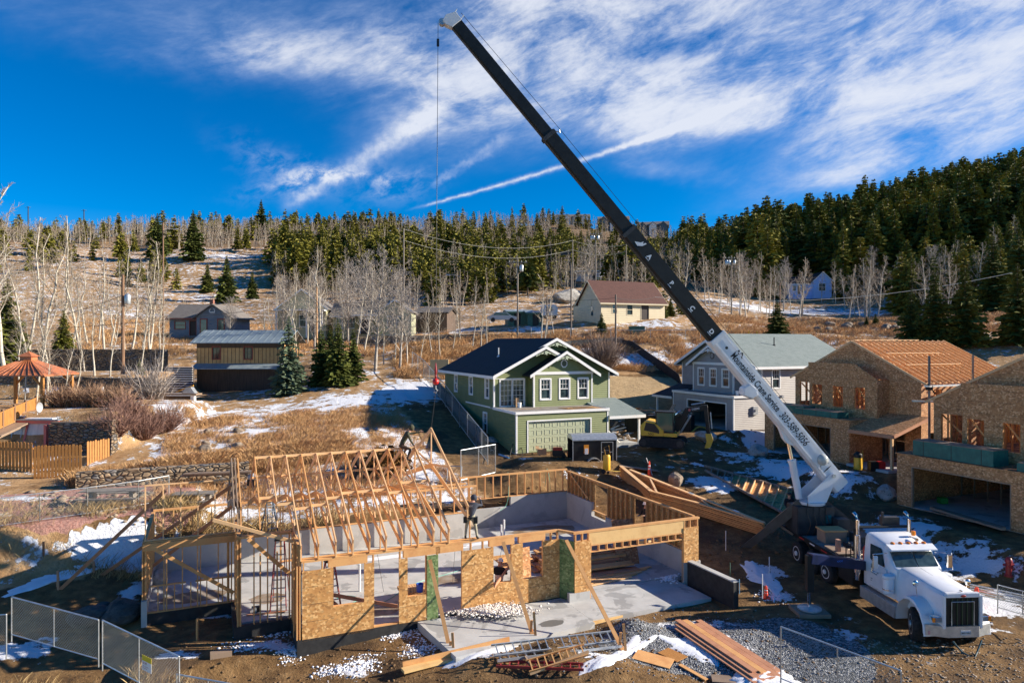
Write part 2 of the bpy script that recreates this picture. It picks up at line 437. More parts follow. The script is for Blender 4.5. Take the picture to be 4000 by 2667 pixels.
# small puffs low on the left
puff = addall(blob(1545, 715, 110, 60, 10, 1.0), blob(1190, 700, 150, 35, 18, .75), blob(1130, 670, 170, 45, -22, .7), blob(1380, 690, 90, 25, 5, .7))
pn = t.smooth(cnoise(.6, 1, 20, .9, 7, .65, .3, (2, 7, 0)), .36, .68)
dens = t.m('ADD', dens, t.m('MULTIPLY', t.m('MULTIPLY', puff, pn), .75), clamp=True)
def trail(u0, v0, u1, v1, wd, amp, k=1.6):
 a0, e0 = AE(u0, v0); a1, e1 = AE(u1, v1); L = math.hypot(a1-a0, e1-e0); cx, cy = (a1-a0)/L, (e1-e0)/L
 da, de = t.m('SUBTRACT', az, a0), t.m('SUBTRACT', el, e0)
 s_ = t.m('ADD', t.m('MULTIPLY', da, cx), t.m('MULTIPLY', de, cy))
 dd = t.m('SUBTRACT', t.m('MULTIPLY', de, cx), t.m('MULTIPLY', da, cy))
 wob = t.m('MULTIPLY', t.m('SUBTRACT', cnoise(1, 1, 0, 1.3, 3, .6, 0, (9, 1, 0)), .5), wd*k)
 dd = t.m('ADD', dd, wob)
 q = t.m('DIVIDE', s_, L)
 wid = t.m('MULTIPLY', t.m('ADD', t.m('MULTIPLY', q, .9), .55), wd)
 g = t.m('EXPONENT', t.m('MULTIPLY', t.m('POWER', t.m('ABSOLUTE', t.m('DIVIDE', dd, wid)), 2.0), -1.0))
 ends = t.m('MULTIPLY', t.smooth(q, -.08, .06), t.m('SUBTRACT', 1.0, t.smooth(q, .85, 1.1)))
 br = t.m('ADD', t.m('MULTIPLY', cnoise(1, 1, 0, 1.1, 4, .6, 0, (4, 4, 0)), 1.0), .25)
 return t.m('MULTIPLY', t.m('MULTIPLY', t.m('MULTIPLY', g, ends), amp), br, clamp=True)
dens = t.m('ADD', dens, trail(1670, 800, 2930, 390, .20, 1.0), clamp=True)
dens = t.m('ADD', dens, trail(1130, 800, 1740, 410, .75, .8, 1.0), clamp=True)
dens = t.m('ADD', dens, trail(1690, 720, 1990, 530, .35, .45, 3.0), clamp=True)
dens = t.m('MULTIPLY', dens, t.smooth(el, 1.0, 4.0))
bright = t.mix(t.smooth(dens, .15, .9), (2.5, 3.3, 5.1), (4.75, 5.0, 5.6))
skyc = t.mix(t.m('MULTIPLY', dens, .93), hs.outputs[0], bright)
t.put(bg.inputs[0], skyc); bg.inputs[1].default_value = .085
w.cycles.sampling_method = 'MANUAL' if hasattr(w.cycles, 'sampling_method') else w.cycles.sampling_method
try: w.cycles.sample_map_resolution = 1024
except Exception: pass
# ------------------------------------------------------------- terrain
US = np.array([-1800, -500, 200, 600, 1000, 1400, 1800, 2200, 2600, 3000, 3400, 3800, 4600, 6000], float)
YS = np.array([6, 14, 20, 24, 28, 32, 37, 43, 50, 58, 66, 76, 88, 100, 125, 160, 200, 260, 330, 420, 620, 1500], float)
ZT = np.array([
 # -1800 -500  200   600  1000  1400  1800  2200  2600  3000  3400  3800  4600  6000
 [-4.0, -4.0, -4.0, -4.0, -4.0, -3.6, -3.0, -2.5, -2.0, -1.5, -1.2, -1.0, -.8, -.8],      # 6
 [-2.4, -2.4, -2.4, -2.4, -2.0, -1.4, -1.0, -.9, -.8, -.7, -.5, -.4, -.2, -.2],           # 14
 [-1.3, -1.3, -1.3, -1.25, -1.0, -.7, -.5, -.45, -.4, -.35, -.25, -.2, 0, 0],             # 20
 [-.8, -.8, -.8, -.8, -.75, -.5, -.3, -.25, -.2, -.18, -.1, -.06, .2, .3],                # 24
 [-.2, -.2, -.3, -.4, -.45, -.3, -.2, -.2, -.2, -.12, -.06, 0, .5, .8],                   # 28
 [1.2, 1.2, .75, .3, -.1, -.2, -.2, -.2, -.1, 0, .1, .5, 1.0, 1.5],                       # 32
 [2.3, 2.3, 2.3, 1.7, 1.0, 1.1, .6, .2, .3, .6, .8, 1.3, 1.6, 2.0],                       # 37
 [2.5, 2.5, 2.5, 2.7, 2.4, 2.3, 1.7, 1.3, 1.3, 1.4, 1.7, 1.9, 2.3, 2.6],                  # 43
 [5.0, 5.0, 4.6, 3.9, 3.8, 3.7, 2.6, 2.3, 2.2, 2.3, 2.4, 2.6, 3.0, 4],                    # 50
 [6.4, 6.4, 6.0, 4.8, 4.6, 4.7, 4.2, 2.6, 2.5, 2.9, 3.0, 3.4, 4.6, 6],                    # 58
 [7.2, 7.2, 6.6, 5.3, 5.3, 5.9, 5.4, 3.6, 3.1, 3.6, 4.2, 5.5, 7.5, 9],                    # 66
 [8.5, 8.5, 8.2, 6.4, 6.4, 7.4, 7.4, 7.2, 6.6, 6.4, 7.6, 9.5, 11, 12],                    # 76
 [10.0, 10., 10., 9.8, 9.8, 9.4, 9.9, 10.3, 10.2, 10., 10.9, 12., 14, 16],                # 88
 [11.2, 11.2, 11.2, 11.1, 11.1, 11., 11.6, 12.8, 13.3, 12.4, 12.9, 14., 17, 20],          # 100
 [15, 15, 14.5, 14, 13.5, 13.5, 14.3, 15., 15.4, 14.8, 14.5, 16, 22, 28],                 # 125
 [22, 22, 20.5, 19.5, 18.6, 18.5, 20., 21., 21.8, 19., 19., 24, 34, 40],                  # 160
 [30, 31, 30, 28.5, 27.5, 27, 28, 28, 28.5, 28, 30, 38, 50, 58],                          # 200
 [44, 45, 46, 45.5, 44, 42, 42, 40, 40.5, 44, 50, 58, 72, 80],                            # 260
 [54, 56, 58, 60, 61, 60, 59, 55, 52, 58, 70, 80, 94, 100],                               # 330
 [59, 61, 63, 68, 74, 75, 77, 79, 71, 74, 88, 106, 118, 120],                             # 420
 [54, 54, 54, 58, 64, 64, 66, 70, 64, 68, 85, 104, 116, 116],                             # 620
 [10, 10, 10, 10, 10, 10, 10, 10, 10, 10, 20, 30, 30, 30]], float)                        # 1500
TU = (US-2000)/F; LY = np.log(YS)
def mono(x, xp, yp):
 """Hermite slopes, Catmull-like, for a 1-D set (vectorised over last axis of yp)"""
def interp2(tx, ly):
 tx = np.clip(tx, TU[0], TU[-1]); ly = np.clip(ly, LY[0], LY[-1])
 def seg(x, g):
  i = np.clip(np.searchsorted(g, x)-1, 0, len(g)-2); f = (x-g[i])/(g[i+1]-g[i]); return i, f
 i, fi = seg(ly, LY); j, fj = seg(tx, TU)
 def cr(p0, p1, p2, p3, f, d01, d12, d23):
  m1 = ((p2-p1)/d12*d01+(p1-p0)/d01*d12)/(d01+d12)*d12
  m2 = ((p3-p2)/d23*d12+(p2-p1)/d12*d23)/(d12+d23)*d12
  f2, f3 = f*f, f*f*f
  return (2*f3-3*f2+1)*p1+(f3-2*f2+f)*m1+(-2*f3+3*f2)*p2+(f3-f2)*m2
 ni, nj = len(LY), len(TU)
 I = [np.clip(i+k, 0, ni-1) for k in (-1, 0, 1, 2)]; J = [np.clip(j+k, 0, nj-1) for k in (-1, 0, 1, 2)]
 def dl(g, a, b):
  r = g[b]-g[a]; return np.where(r == 0, 1e-3+np.abs(g[np.clip(b, 1, len(g)-1)]-g[np.clip(b, 1, len(g)-1)-1]), r)
 rows = []
 for a in I:
  rows.append(cr(ZT[a, J[0]], ZT[a, J[1]], ZT[a, J[2]], ZT[a, J[3]], fj, dl(TU, J[0], J[1]), dl(TU, J[1], J[2]), dl(TU, J[2], J[3])))
 return cr(rows[0], rows[1], rows[2], rows[3], fi, dl(LY, I[0], I[1]), dl(LY, I[1], I[2]), dl(LY, I[2], I[3]))
def sstep(x, a, b):
 k = np.clip((x-a)/(b-a), 0, 1); return k*k*(3-2*k)
# cheap value noise, vectorised
_rng = np.random.RandomState(3); _tab = _rng.rand(256, 256)
def vnoise(x, y):
 xi = np.floor(x).astype(int); yi = np.floor(y).astype(int); fx = x-xi; fy = y-yi
 fx = fx*fx*(3-2*fx); fy = fy*fy*(3-2*fy); g = lambda a, b: _tab[a & 255, b & 255]
 return (g(xi, yi)*(1-fx)+g(xi+1, yi)*fx)*(1-fy)+(g(xi, yi+1)*(1-fx)+g(xi+1, yi+1)*fx)*fy
def fbm(x, y, o=4):
 r = 0; a = .5
 for k in range(o): r = r+a*vnoise(x*2**k+17*k, y*2**k+31*k); a *= .5
 return r/.94
MOUNDS = []      # (x, y, r, h)
def mound(u, v, z, r, h): q = flat(u, v, z); MOUNDS.append((q.x, q.y, r, h))
mound(2130, 1810, 2.2, 1.5, .85); mound(2330, 1835, 2.0, 1.2, .35)
mound(1990, 1860, 2.0, 1.6, .7); mound(2060, 1900, 1.6, 1.5, .6)
mound(2860, 1740, 2.2, 3.2, 1.1); mound(2660, 1770, 2.1, 3.0, .7); mound(2560, 1700, 2.3, 2.0, .6); mound(2800, 1690, 2.4, 2.2, .8)
mound(2490, 1900, 1.6, 1.2, .3); mound(2160, 2590, -.4, 1.0, .5); mound(2480, 2480, -.3, .9, .45); mound(2350, 2640, -.4, 1.4, .35)
mound(3350, 1900, 1.5, 2.0, .5); mound(1920, 2640, -.5, 1.5, .3)
def height(x, y):
 x = np.asarray(x, float); y = np.asarray(y, float)
 yy = np.maximum(y, 4.0)
 z = interp2(x/yy, np.log(yy))
 p = x*CA+y*SA; q = -x*SA+y*CA
 # roughness growing with distance
 z = z+(fbm(x*.9, y*.9)-.5)*.16+(fbm(x*.18+5, y*.18)-.5)*sstep(y, 40, 120)*1.4+(fbm(x*.03, y*.03)-.5)*sstep(y, 110, 260)*7
 for mx, my, r, h in MOUNDS:
  dd = ((x-mx)**2+(y-my)**2)/(r*r)
  z = z+h*np.exp(-dd*1.3)*(.75+.5*fbm(x*1.7, y*1.7))
 def pad(z, p0, p1, q0, q1, zz, soft, soft2=None):
  d_ = np.maximum(np.maximum(p0-p, p-p1), np.maximum(q0-q, q-q1))
  k = 1-sstep(d_, 0, soft); return z*(1-k)+zz*k
 # plots: levelled ground under and before each building
 z = pad(z, 20.0, 28.6, 40.5, 50.5, 2.5+0*x, 1.8)
 z = pad(z, 36.0, 55, 44.9, 58, 2.95+0*x, 2.0)
 z = pad(z, 35.5, 52, 29.5, 41.5, 2.35+0*x, 2.0)
 z = pad(z, 33.0, 52, 12, 27.8, 1.3+0*x, 2.0)
 # left side of the green house climbs towards its back
 d_ = np.maximum(np.maximum(17.6-p, p-20.2), np.maximum(45-q, q-63))
 k = 1-sstep(d_, 0, 1.0); z = z*(1-k)+(2.45+np.clip((q-46)/14, 0, 1)*2.7)*k
 # dug ground behind the framed house, then its floor pit
 d_ = np.maximum(np.maximum(-2.1-p, p-20), np.maximum(25.9-q, q-37.0))
 k = 1-sstep(d_, 0, .45); z = z*(1-k)+(-.35)*k
 d_ = np.maximum(np.maximum(-2.3-p, p-3.3), np.maximum(23-q, q-30.4))
 k = 1-sstep(d_, 0, .8); z = z*(1-k)+np.minimum(z, -.45)*k
 # terrace with the pink gravel
 d_ = np.maximum(np.maximum(-13-p, p+.8), np.maximum(37.6-q, q-45.4))
 k = 1-sstep(d_, 0, 1.6); z = z*(1-k)+2.3*k
 # terrace with the gazebo and stone walls above
 d_ = np.maximum(np.maximum(x+28.0-.25*(y-48)+1.2*np.sin(y*.9), -60-x), np.maximum(47.6-y, y-58))
 k = 1-sstep(d_, 0, 1.8); z = z*(1-k)+5.7*k
 d_ = np.maximum(np.maximum(x+33.5+.8*np.sin(y*.8), -70-x), np.maximum(60.0-y, y-70))
 k = 1-sstep(d_, 0, 2.2); z = z*(1-k)+7.6*k
 return z
def hz(x, y): return float(height(np.array([x]), np.array([y]))[0])
def HZ(v, dz=0.0): return V((v[0], v[1], hz(v[0], v[1])+dz))
na, nr = 520, 560
ts = np.linspace(-1.45, 1.45, na); ts = np.tan(ts*.86)/np.tan(1.45*.86)*3.2
rs = np.exp(np.linspace(math.log(5.0), math.log(1500), nr))
TX, RY = np.meshgrid(ts, rs)
GX, GY = TX*RY, RY
GZ = height(GX, GY)
def blobmask(lst, x, y):
 m = np.zeros_like(x)
 for bx, by, r, a, *st in lst:
  m = np.maximum(m, a*np.exp(-(((x-bx)/r)**2+((y-by)/(st[0] if st else r))**2)))
 return m
P_, Q_ = GX*CA+GY*SA, -GX*SA+GY*CA
# hillside cover (dry grass) outside the building site
site = (1-sstep(np.maximum(np.maximum(-3.5-P_, P_-62), np.maximum(8-Q_, Q_-45)), 0, 2.0))
site2 = (1-sstep(np.maximum(np.maximum(15.5-P_, P_-60), np.maximum(30-Q_, Q_-64)), 0, 2.0))
dirt = np.maximum(site, site2)
# the dark ground left of the framed house is bare soil too
d_ = np.maximum(np.maximum(-26-P_, P_+3), np.maximum(22.5-Q_, Q_-34.5+.05*P_)); dirt = np.maximum(dirt, 1-sstep(d_, 0, 1.2))
hillslope = (1-dirt)
lb = flat(1500, 1700, 4.0)
backyard = 1-sstep(np.maximum(np.maximum(-3-P_, P_-14.5), np.maximum(38.5-Q_, Q_-64)), 0, 1.5)
dirt = dirt*(1-backyard); hillslope = 1-dirt
grass = hillslope.copy()
forest = sstep(GY, 150, 200)*np.maximum(sstep(GX/GY*F+2000, 950, 1200), sstep(GY, 265, 290))
def B(u, v, z, r, a, ry=None): q = flat(u, v, z); return (q.x, q.y, r, a, ry if ry else r)
def BY(u, y, r, a, ry=None): return ((u-2000)*y/F, y, r, a, ry if ry else r)
snowb = [B(1350, 1640, 3.6, 7, .78, 6), B(1600, 1560, 5, 5, .9, 8), B(1550, 1780, 2.8, 4, .8, 5), B(1150, 1560, 4.8, 8, .7, 6), B(1650, 1850, 2.2, 2.5, .9, 2.5),
 B(1050, 1720, 3.6, 6, .55, 4), B(900, 1480, 5.5, 6, .7, 6), B(300, 1990, 2.2, 2.2, .0, 1),
 B(3050, 1760, 2.0, 4.5, .92, 6), B(3080, 1880, 1.2, 3.6, .86, 4), B(2880, 1800, 1.9, 2.4, .72, 3), B(2800, 1920, 1.0, 2.6, .88, 2.2), B(3500, 2080, .9, 3.2, .88, 3), B(3750, 2200, .5, 3.4, .78, 2.5), B(3300, 1930, 1.2, 3, .8, 3), B(3850, 2350, .1, 3, .8, 2),
 B(3350, 1960, 1, 3, .5, 3), B(2450, 1790, 2.1, 2.5, .55, 1.5), B(2600, 1850, 1.6, 2, .5, 1.5), B(3000, 2230, 0, 1.2, .85, 1.6), B(3070, 2330, -.1, 1.0, .85, 1.0), B(2700, 2440, -.2, 2.4, .78, .8),
 B(2900, 2560, -.3, 1.2, .75, 1.5), B(2600, 2600, -.3, 1.0, .7, 1.0), B(2350, 2600, -.4, 1.5, .8, .5), B(1800, 2600, -.4, 2.5, .75, .5), B(3900, 2450, 0, 2.0, .6, 1.5), B(1050, 2530, -.6, 1.7, .75, .8),
 B(820, 2400, -.4, 1.6, .7, .5), B(380, 2230, 0, 4.6, .92, 1.0), B(520, 2330, -.3, .9, .8, 1.8), B(1400, 2620, -.6, .9, .8, 1.0), B(60, 2600, -1.2, 2.5, .7, 1.2), B(700, 2620, -1, 1.4, .7, .5), B(180, 2150, .8, 6, .74, 1.2), B(560, 2120, 1.0, 4.0, .74, 1.2),
 B(3300, 2480, -.1, 1.4, .6, 1.6), B(2000, 2080, 0, 1, .0), B(3350, 2420, 0, 1.0, .5, 1.0), B(3600, 2600, -.1, 1.5, .5, 1.0),
 BY(2480, 82, 9, .75, 5), BY(2300, 84, 6, .7, 5), BY(2750, 86, 8, .7, 6), BY(3100, 88, 14, .66, 8), BY(2550, 98, 9, .66, 4), BY(2050, 100, 8, .7, 5), BY(1700, 104, 14, .75, 6),
 BY(3300, 150, 30, .72, 16), BY(3000, 150, 22, .8, 18), BY(2800, 120, 12, .75, 6), BY(3700, 100, 12, .62, 8),
 BY(500, 140, 60, .60, 10), BY(900, 240, 50, .66, 18), BY(300, 230, 50, .48, 18), BY(750, 175, 60, .62, 9), BY(1500, 165, 50, .55, 12), BY(1700, 240, 60, .5, 20), BY(2500, 230, 60, .66, 40), BY(2300, 320, 60, .55, 50),
 BY(1050, 98, 16, .5, 5), BY(450, 90, 30, .55, 6), BY(2150, 140, 10, .5, 8)]
snow = blobmask(snowb, GX, GY)
snow = np.maximum(snow, (.47+.03*sstep(GY, 120, 160))*hillslope*(1-.45*forest)); snow = np.maximum(snow, .64*backyard)
snow = np.maximum(snow, .42*sstep(Q_, 30, 36)*dirt*(P_ > 19))
pk = (1-sstep(np.maximum(np.maximum(-16-P_, P_+.6), np.maximum(37.5-Q_+.25*np.sin(P_*1.3), Q_-45.0)), 0, .35))
snow = np.where(pk > .3, blobmask([B(60, 1945, 2.3, 3.2, .84, 1.1), B(340, 1893, 2.3, 2.4, .82, 1.0), B(650, 1975, 2.3, 1.3, .8, .8), B(230, 1915, 2.3, .9, .7, .5), B(20, 2010, 2.3, 2.0, .7, .6)], GX, GY), snow)
c1 = flat(2750, 2480, -.2)
gravel = np.maximum(1-sstep(np.hypot((GX-6.9)/4.2, (GY-24.6)/2.4), .75, 1.05), 1-sstep(np.hypot((GX-10.2)/2.2, (GY-24.2)/3.0), .75, 1.05))
straw = np.exp(-(((GX-14.7)/7.5)**4+((GY-71.5)/4.6)**4))
straw = straw*sstep(GX, 7.0, 9.5)
road = np.maximum(np.exp(-((GY-(98+.02*GX))/2.2)**4)*(GX < 25)*.9, 0)
verts = np.stack([GX.ravel(), GY.ravel(), GZ.ravel()], 1)
idx = np.arange(na*nr).reshape(nr, na)
quads = np.stack([idx[:-1, :-1], idx[:-1, 1:], idx[1:, 1:], idx[1:, :-1]], -1).reshape(-1, 4)
def fast_mesh(name, vs, fs, mats, smooth=True, midx=None):
 me = bpy.data.meshes.new(name); n = fs.shape[1]
 me.vertices.add(len(vs)); me.vertices.foreach_set('co', np.ascontiguousarray(vs, dtype=np.float32).ravel())
 me.loops.add(fs.size); me.loops.foreach_set('vertex_index', np.ascontiguousarray(fs, dtype=np.int32).ravel())
 me.polygons.add(len(fs)); me.polygons.foreach_set('loop_start', np.arange(0, fs.size, n, dtype=np.int32))
 me.polygons.foreach_set('loop_total', np.full(len(fs), n, dtype=np.int32))
 if smooth: me.polygons.foreach_set('use_smooth', np.ones(len(fs), dtype=bool))
 for m in mats: me.materials.append(m)
 if midx is not None: me.polygons.foreach_set('material_index', np.ascontiguousarray(midx, dtype=np.int32))
 me.update(calc_edges=True); me.validate()
 return me
def ground_fn(t, b):
 g = wpos(t)
 A = t.n.new('ShaderNodeAttribute'); A.attribute_name = 'cover_a'
 Bt = t.n.new('ShaderNodeAttribute'); Bt.attribute_name = 'cover_b'
 sa = t.node('ShaderNodeSeparateColor', Color=A.outputs['Color']); sb = t.node('ShaderNodeSeparateColor', Color=Bt.outputs['Color'])
 n_l = t.noise(g, .35, 6, .6); n_m = t.noise(g, 1.6, 8, .68); n_f = t.noise(g, 9, 5, .7); n_x = t.noise(t.map(g, loc=(7, 3, 1)), .8, 8, .7)
 dirt_c = t.ramp(n_m, (.30, (.095, .052, .023)), (.5, (.20, .115, .047)), (.7, (.31, .19, .085)))
 dirt_c = t.mix(t.smooth(n_l, .5, .62), dirt_c, (.10, .06, .030))
 dirt_c = t.mix(t.m('MULTIPLY', t.smooth(n_f, .60, .68), .55), dirt_c, (.30, .22, .13))
 grass_c = t.ramp(n_x, (.30, (.18, .10, .045)), (.46, (.42, .255, .12)), (.68, (.60, .41, .235)))
 grass_c = t.mix(t.m('MULTIPLY', t.smooth(n_f, .5, .65), .5), grass_c, (.20, .12, .06))
 forest_c = t.ramp(n_m, (.35, (.05, .035, .02)), (.65, (.20, .14, .085)))
 col = t.mix(t.smooth(t.m('ADD', sa.outputs[1], t.m('MULTIPLY', t.m('SUBTRACT', n_m, .5), 1.2)), .35, .65), dirt_c, grass_c)
 col = t.mix(t.m('MULTIPLY', t.smooth(t.m('ADD', sa.outputs[2], t.m('SUBTRACT', n_m, .5)), .3, .8), .75), col, forest_c)
 v = t.node('ShaderNodeTexVoronoi', Vector=g, Scale=22.0); vs_ = t.node('ShaderNodeSeparateColor', Color=v.outputs['Color'])
 pink = t.mix(vs_.outputs[0], (.36, .17, .13), (.52, .30, .24)); pink = t.mix(t.smooth(n_m, .5, .7), pink, (.30, .17, .13))
 v2 = t.node('ShaderNodeTexVoronoi', Vector=g, Scale=16.0); vs2 = t.node('ShaderNodeSeparateColor', Color=v2.outputs['Color'])
 grv = t.mix(t.m('POWER', vs2.outputs[0], 2.0), (.09, .095, .10), (.46, .47, .48))
 col = t.mix(t.smooth(t.m('ADD', sb.outputs[0], t.m('MULTIPLY', t.m('SUBTRACT', n_m, .5), .4)), .45, .55), col, pink)
 col = t.mix(t.smooth(t.m('ADD', sb.outputs[1], t.m('MULTIPLY', t.m('SUBTRACT', n_m, .5), .9)), .42, .58), col, grv)
 st = t.noise(t.map(g, scale=(.8, .5, 4), rot=(0, R(18), 0)), 3.0, 5, .7)
 straw_c = t.ramp(st, (.3, (.36, .24, .12)), (.7, (.56, .41, .23)))
 col = t.mix(t.smooth(sb.outputs[2], .35, .5), col, straw_c)
 # snow lies where the cover map and the fine noise say
 sn = t.m('ADD', t.m('MULTIPLY', n_x, .62), t.m('MULTIPLY', n_m, .38))
 sn = t.m('ADD', sn, t.m('MULTIPLY', t.m('SUBTRACT', n_f, .5), .10))
 thr = t.m('SUBTRACT', .76, t.m('MULTIPLY', sa.outputs[0], .44))
 sm = t.smooth(t.m('SUBTRACT', sn, thr), -.012, .02)
 sm = t.m('MULTIPLY', sm, t.m('SUBTRACT', 1.0, t.smooth(sb.outputs[2], .3, .5)))
 scol = t.mix(n_f, (.70, .72, .76), (.84, .85, .88))
 col = t.mix(sm, col, scol)
 t.put(b.inputs['Base Color'], col); b.inputs['Roughness'].default_value = .9; b.inputs['Specular IOR Level'].default_value = .2
 hgt = t.m('ADD', t.m('MULTIPLY', n_m, .5), t.m('MULTIPLY', n_f, .35))
 hgt = t.m('ADD', hgt, t.m('MULTIPLY', sm, .25))
 hgt = t.m('ADD', hgt, t.m('MULTIPLY', v2.outputs[0], t.m('MULTIPLY', sb.outputs[1], -.4)))
 bump(t, b, hgt, 1.0, .22)
GROUND = mat('hillside_ground', ground_fn)
me = fast_mesh('ground', verts, quads, [GROUND])
for nm, chans in (('cover_a', (snow, grass, forest)), ('cover_b', (pk, gravel, straw))):
 at_ = me.color_attributes.new(nm, 'FLOAT_COLOR', 'POINT')
 arr = np.ones((len(verts), 4), np.float32)
 for k, c in enumerate(chans): arr[:, k] = np.clip(c, 0, 1).ravel()
 at_.data.foreach_set('color', arr.ravel())
go = bpy.data.objects.new('ground', me); COL.objects.link(go); go['kind'] = 'structure'
def ag(u, v, dz=0.0):
 """where the sight line of a photo point meets the ground"""
 ys = np.exp(np.linspace(math.log(12), math.log(240), 1500)); zr = HC-(v-1333)*ys/F
 hit = np.nonzero(zr <= height((u-2000)*ys/F, ys))[0]; y = ys[hit[0]] if len(hit) else ys[-1]
 return V(((u-2000)*y/F, y, hz((u-2000)*y/F, y)+dz))
# ------------------------------------------------------------- framed wall helpers
def sheet(mb, x0, x1, z0, z1, holes, fn, d0, d1):
 """wall sheet with rectangular holes; fn(x,z,d)->point; faces between depth d0 and d1, reveals closed"""
 xs = sorted({x0, x1, *[min(max(h[0], x0), x1) for h in holes], *[min(max(h[1], x0), x1) for h in holes]})
 zs = sorted({z0, z1, *[min(max(h[2], z0), z1) for h in holes], *[min(max(h[3], z0), z1) for h in holes]})
 def solid(i, j):
  if i < 0 or j < 0 or i >= len(xs)-1 or j >= len(zs)-1: return False
  cx, cz = (xs[i]+xs[i+1])/2, (zs[j]+zs[j+1])/2
  return not any(h[0] < cx < h[1] and h[2] < cz < h[3] for h in holes)
 for i in range(len(xs)-1):
  for j in range(len(zs)-1):
   if not solid(i, j): continue
   a, b_, c, d_ = xs[i], xs[i+1], zs[j], zs[j+1]
   mb.add([fn(a, c, d0), fn(b_, c, d0), fn(b_, d_, d0), fn(a, d_, d0), fn(a, c, d1), fn(b_, c, d1), fn(b_, d_, d1), fn(a, d_, d1)],
     [(0, 1, 2, 3), (7, 6, 5, 4)]+([(0, 4, 5, 1)] if not solid(i, j-1) else [])+([(3, 2, 6, 7)] if not solid(i, j+1) else [])
     + ([(0, 3, 7, 4)] if not solid(i-1, j) else [])+([(1, 5, 6, 2)] if not solid(i+1, j) else []))
def weld(o):
 bm = bmesh.new(); bm.from_mesh(o.data); bmesh.ops.remove_doubles(bm, verts=bm.verts, dist=.0005)
 bmesh.ops.recalc_face_normals(bm, faces=bm.faces); bm.to_mesh(o.data); bm.free(); return o
def sash(par, T, fn, x0, x1, z0, z1, d, grid=(3, 2), trim=.10, mf=None, door=False, frame_only=False):
 """double-hung window: trim, sash bars and panes.  fn(x,z,depth) maps to the house frame"""
 mf = mf or WHITE
 m = MB(T)
 def bar(a0, a1, b0, b1, e0, e1):
  p = [fn(a0, b0, e0), fn(a1, b0, e0), fn(a1, b1, e0), fn(a0, b1, e0), fn(a0, b0, e1), fn(a1, b0, e1), fn(a1, b1, e1), fn(a0, b1, e1)]
  m.add(p, [(0, 1, 2, 3), (7, 6, 5, 4), (0, 4, 5, 1), (1, 5, 6, 2), (2, 6, 7, 3), (3, 7, 4, 0)])
 bar(x0-trim, x0, z0-trim, z1+trim, -.035, .05); bar(x1, x1+trim, z0-trim, z1+trim, -.035, .05)
 bar(x0, x1, z1, z1+trim*1.2, -.04, .05); bar(x0, x1, z0-trim, z0, -.05, .05)
 fr = .05
 bar(x0, x0+fr, z0, z1, .01, .06); bar(x1-fr, x1, z0, z1, .01, .06); bar(x0+fr, x1-fr, z1-fr, z1, .01, .06); bar(x0+fr, x1-fr, z0, z0+fr, .01, .06)
 zm = (z0+z1)/2
 if not door: bar(x0+fr, x1-fr, zm-.03, zm+.03, .0, .06)
 nx, nz = grid
 zr = (z0+fr, z1-fr) if door else (zm+.03, z1-fr)
 for k in range(1, nx): xx = x0+(x1-x0)*k/nx; bar(xx-.011, xx+.011, zr[0], zr[1], .03, .055)
 for k in range(1, nz): zz = zr[0]+(zr[1]-zr[0])*k/nz; bar(x0+fr, x1-fr, zz-.011, zz+.011, .031, .054)
 w_ = m.build('door' if door else 'window', mf, par)
 g = MB(T)
 g.add([fn(x0+fr, z0+fr, .058), fn(x1-fr, z0+fr, .058), fn(x1-fr, z1-fr, .058), fn(x0+fr, z1-fr, .058)], [(0, 1, 2, 3)])
 g = g.build('pane', GLASS, w_, fix=False)
 if T is not None: g.matrix_parent_inverse = w_.matrix_basis.inverted() @ Matrix()
 fix_inv(g)
 return w_
def world_rest(o):
 m = o.matrix_basis.copy()
 p = o.parent
 if p is None: return m
 return world_rest(p) @ o.matrix_parent_inverse @ m
def fix_inv(o):
 """keep a mesh written in world coordinates where it is under any parent"""
 o.matrix_parent_inverse = world_rest(o.parent).inverted(); return o
_build = MB.build
def build2(s, name, mats, parent=None, **k):
 o = _build(s, name, mats, parent, **k)
 if parent is not None and (s.T or getattr(s, 'world', False)): fix_inv(o)
 return o
MB.build = build2
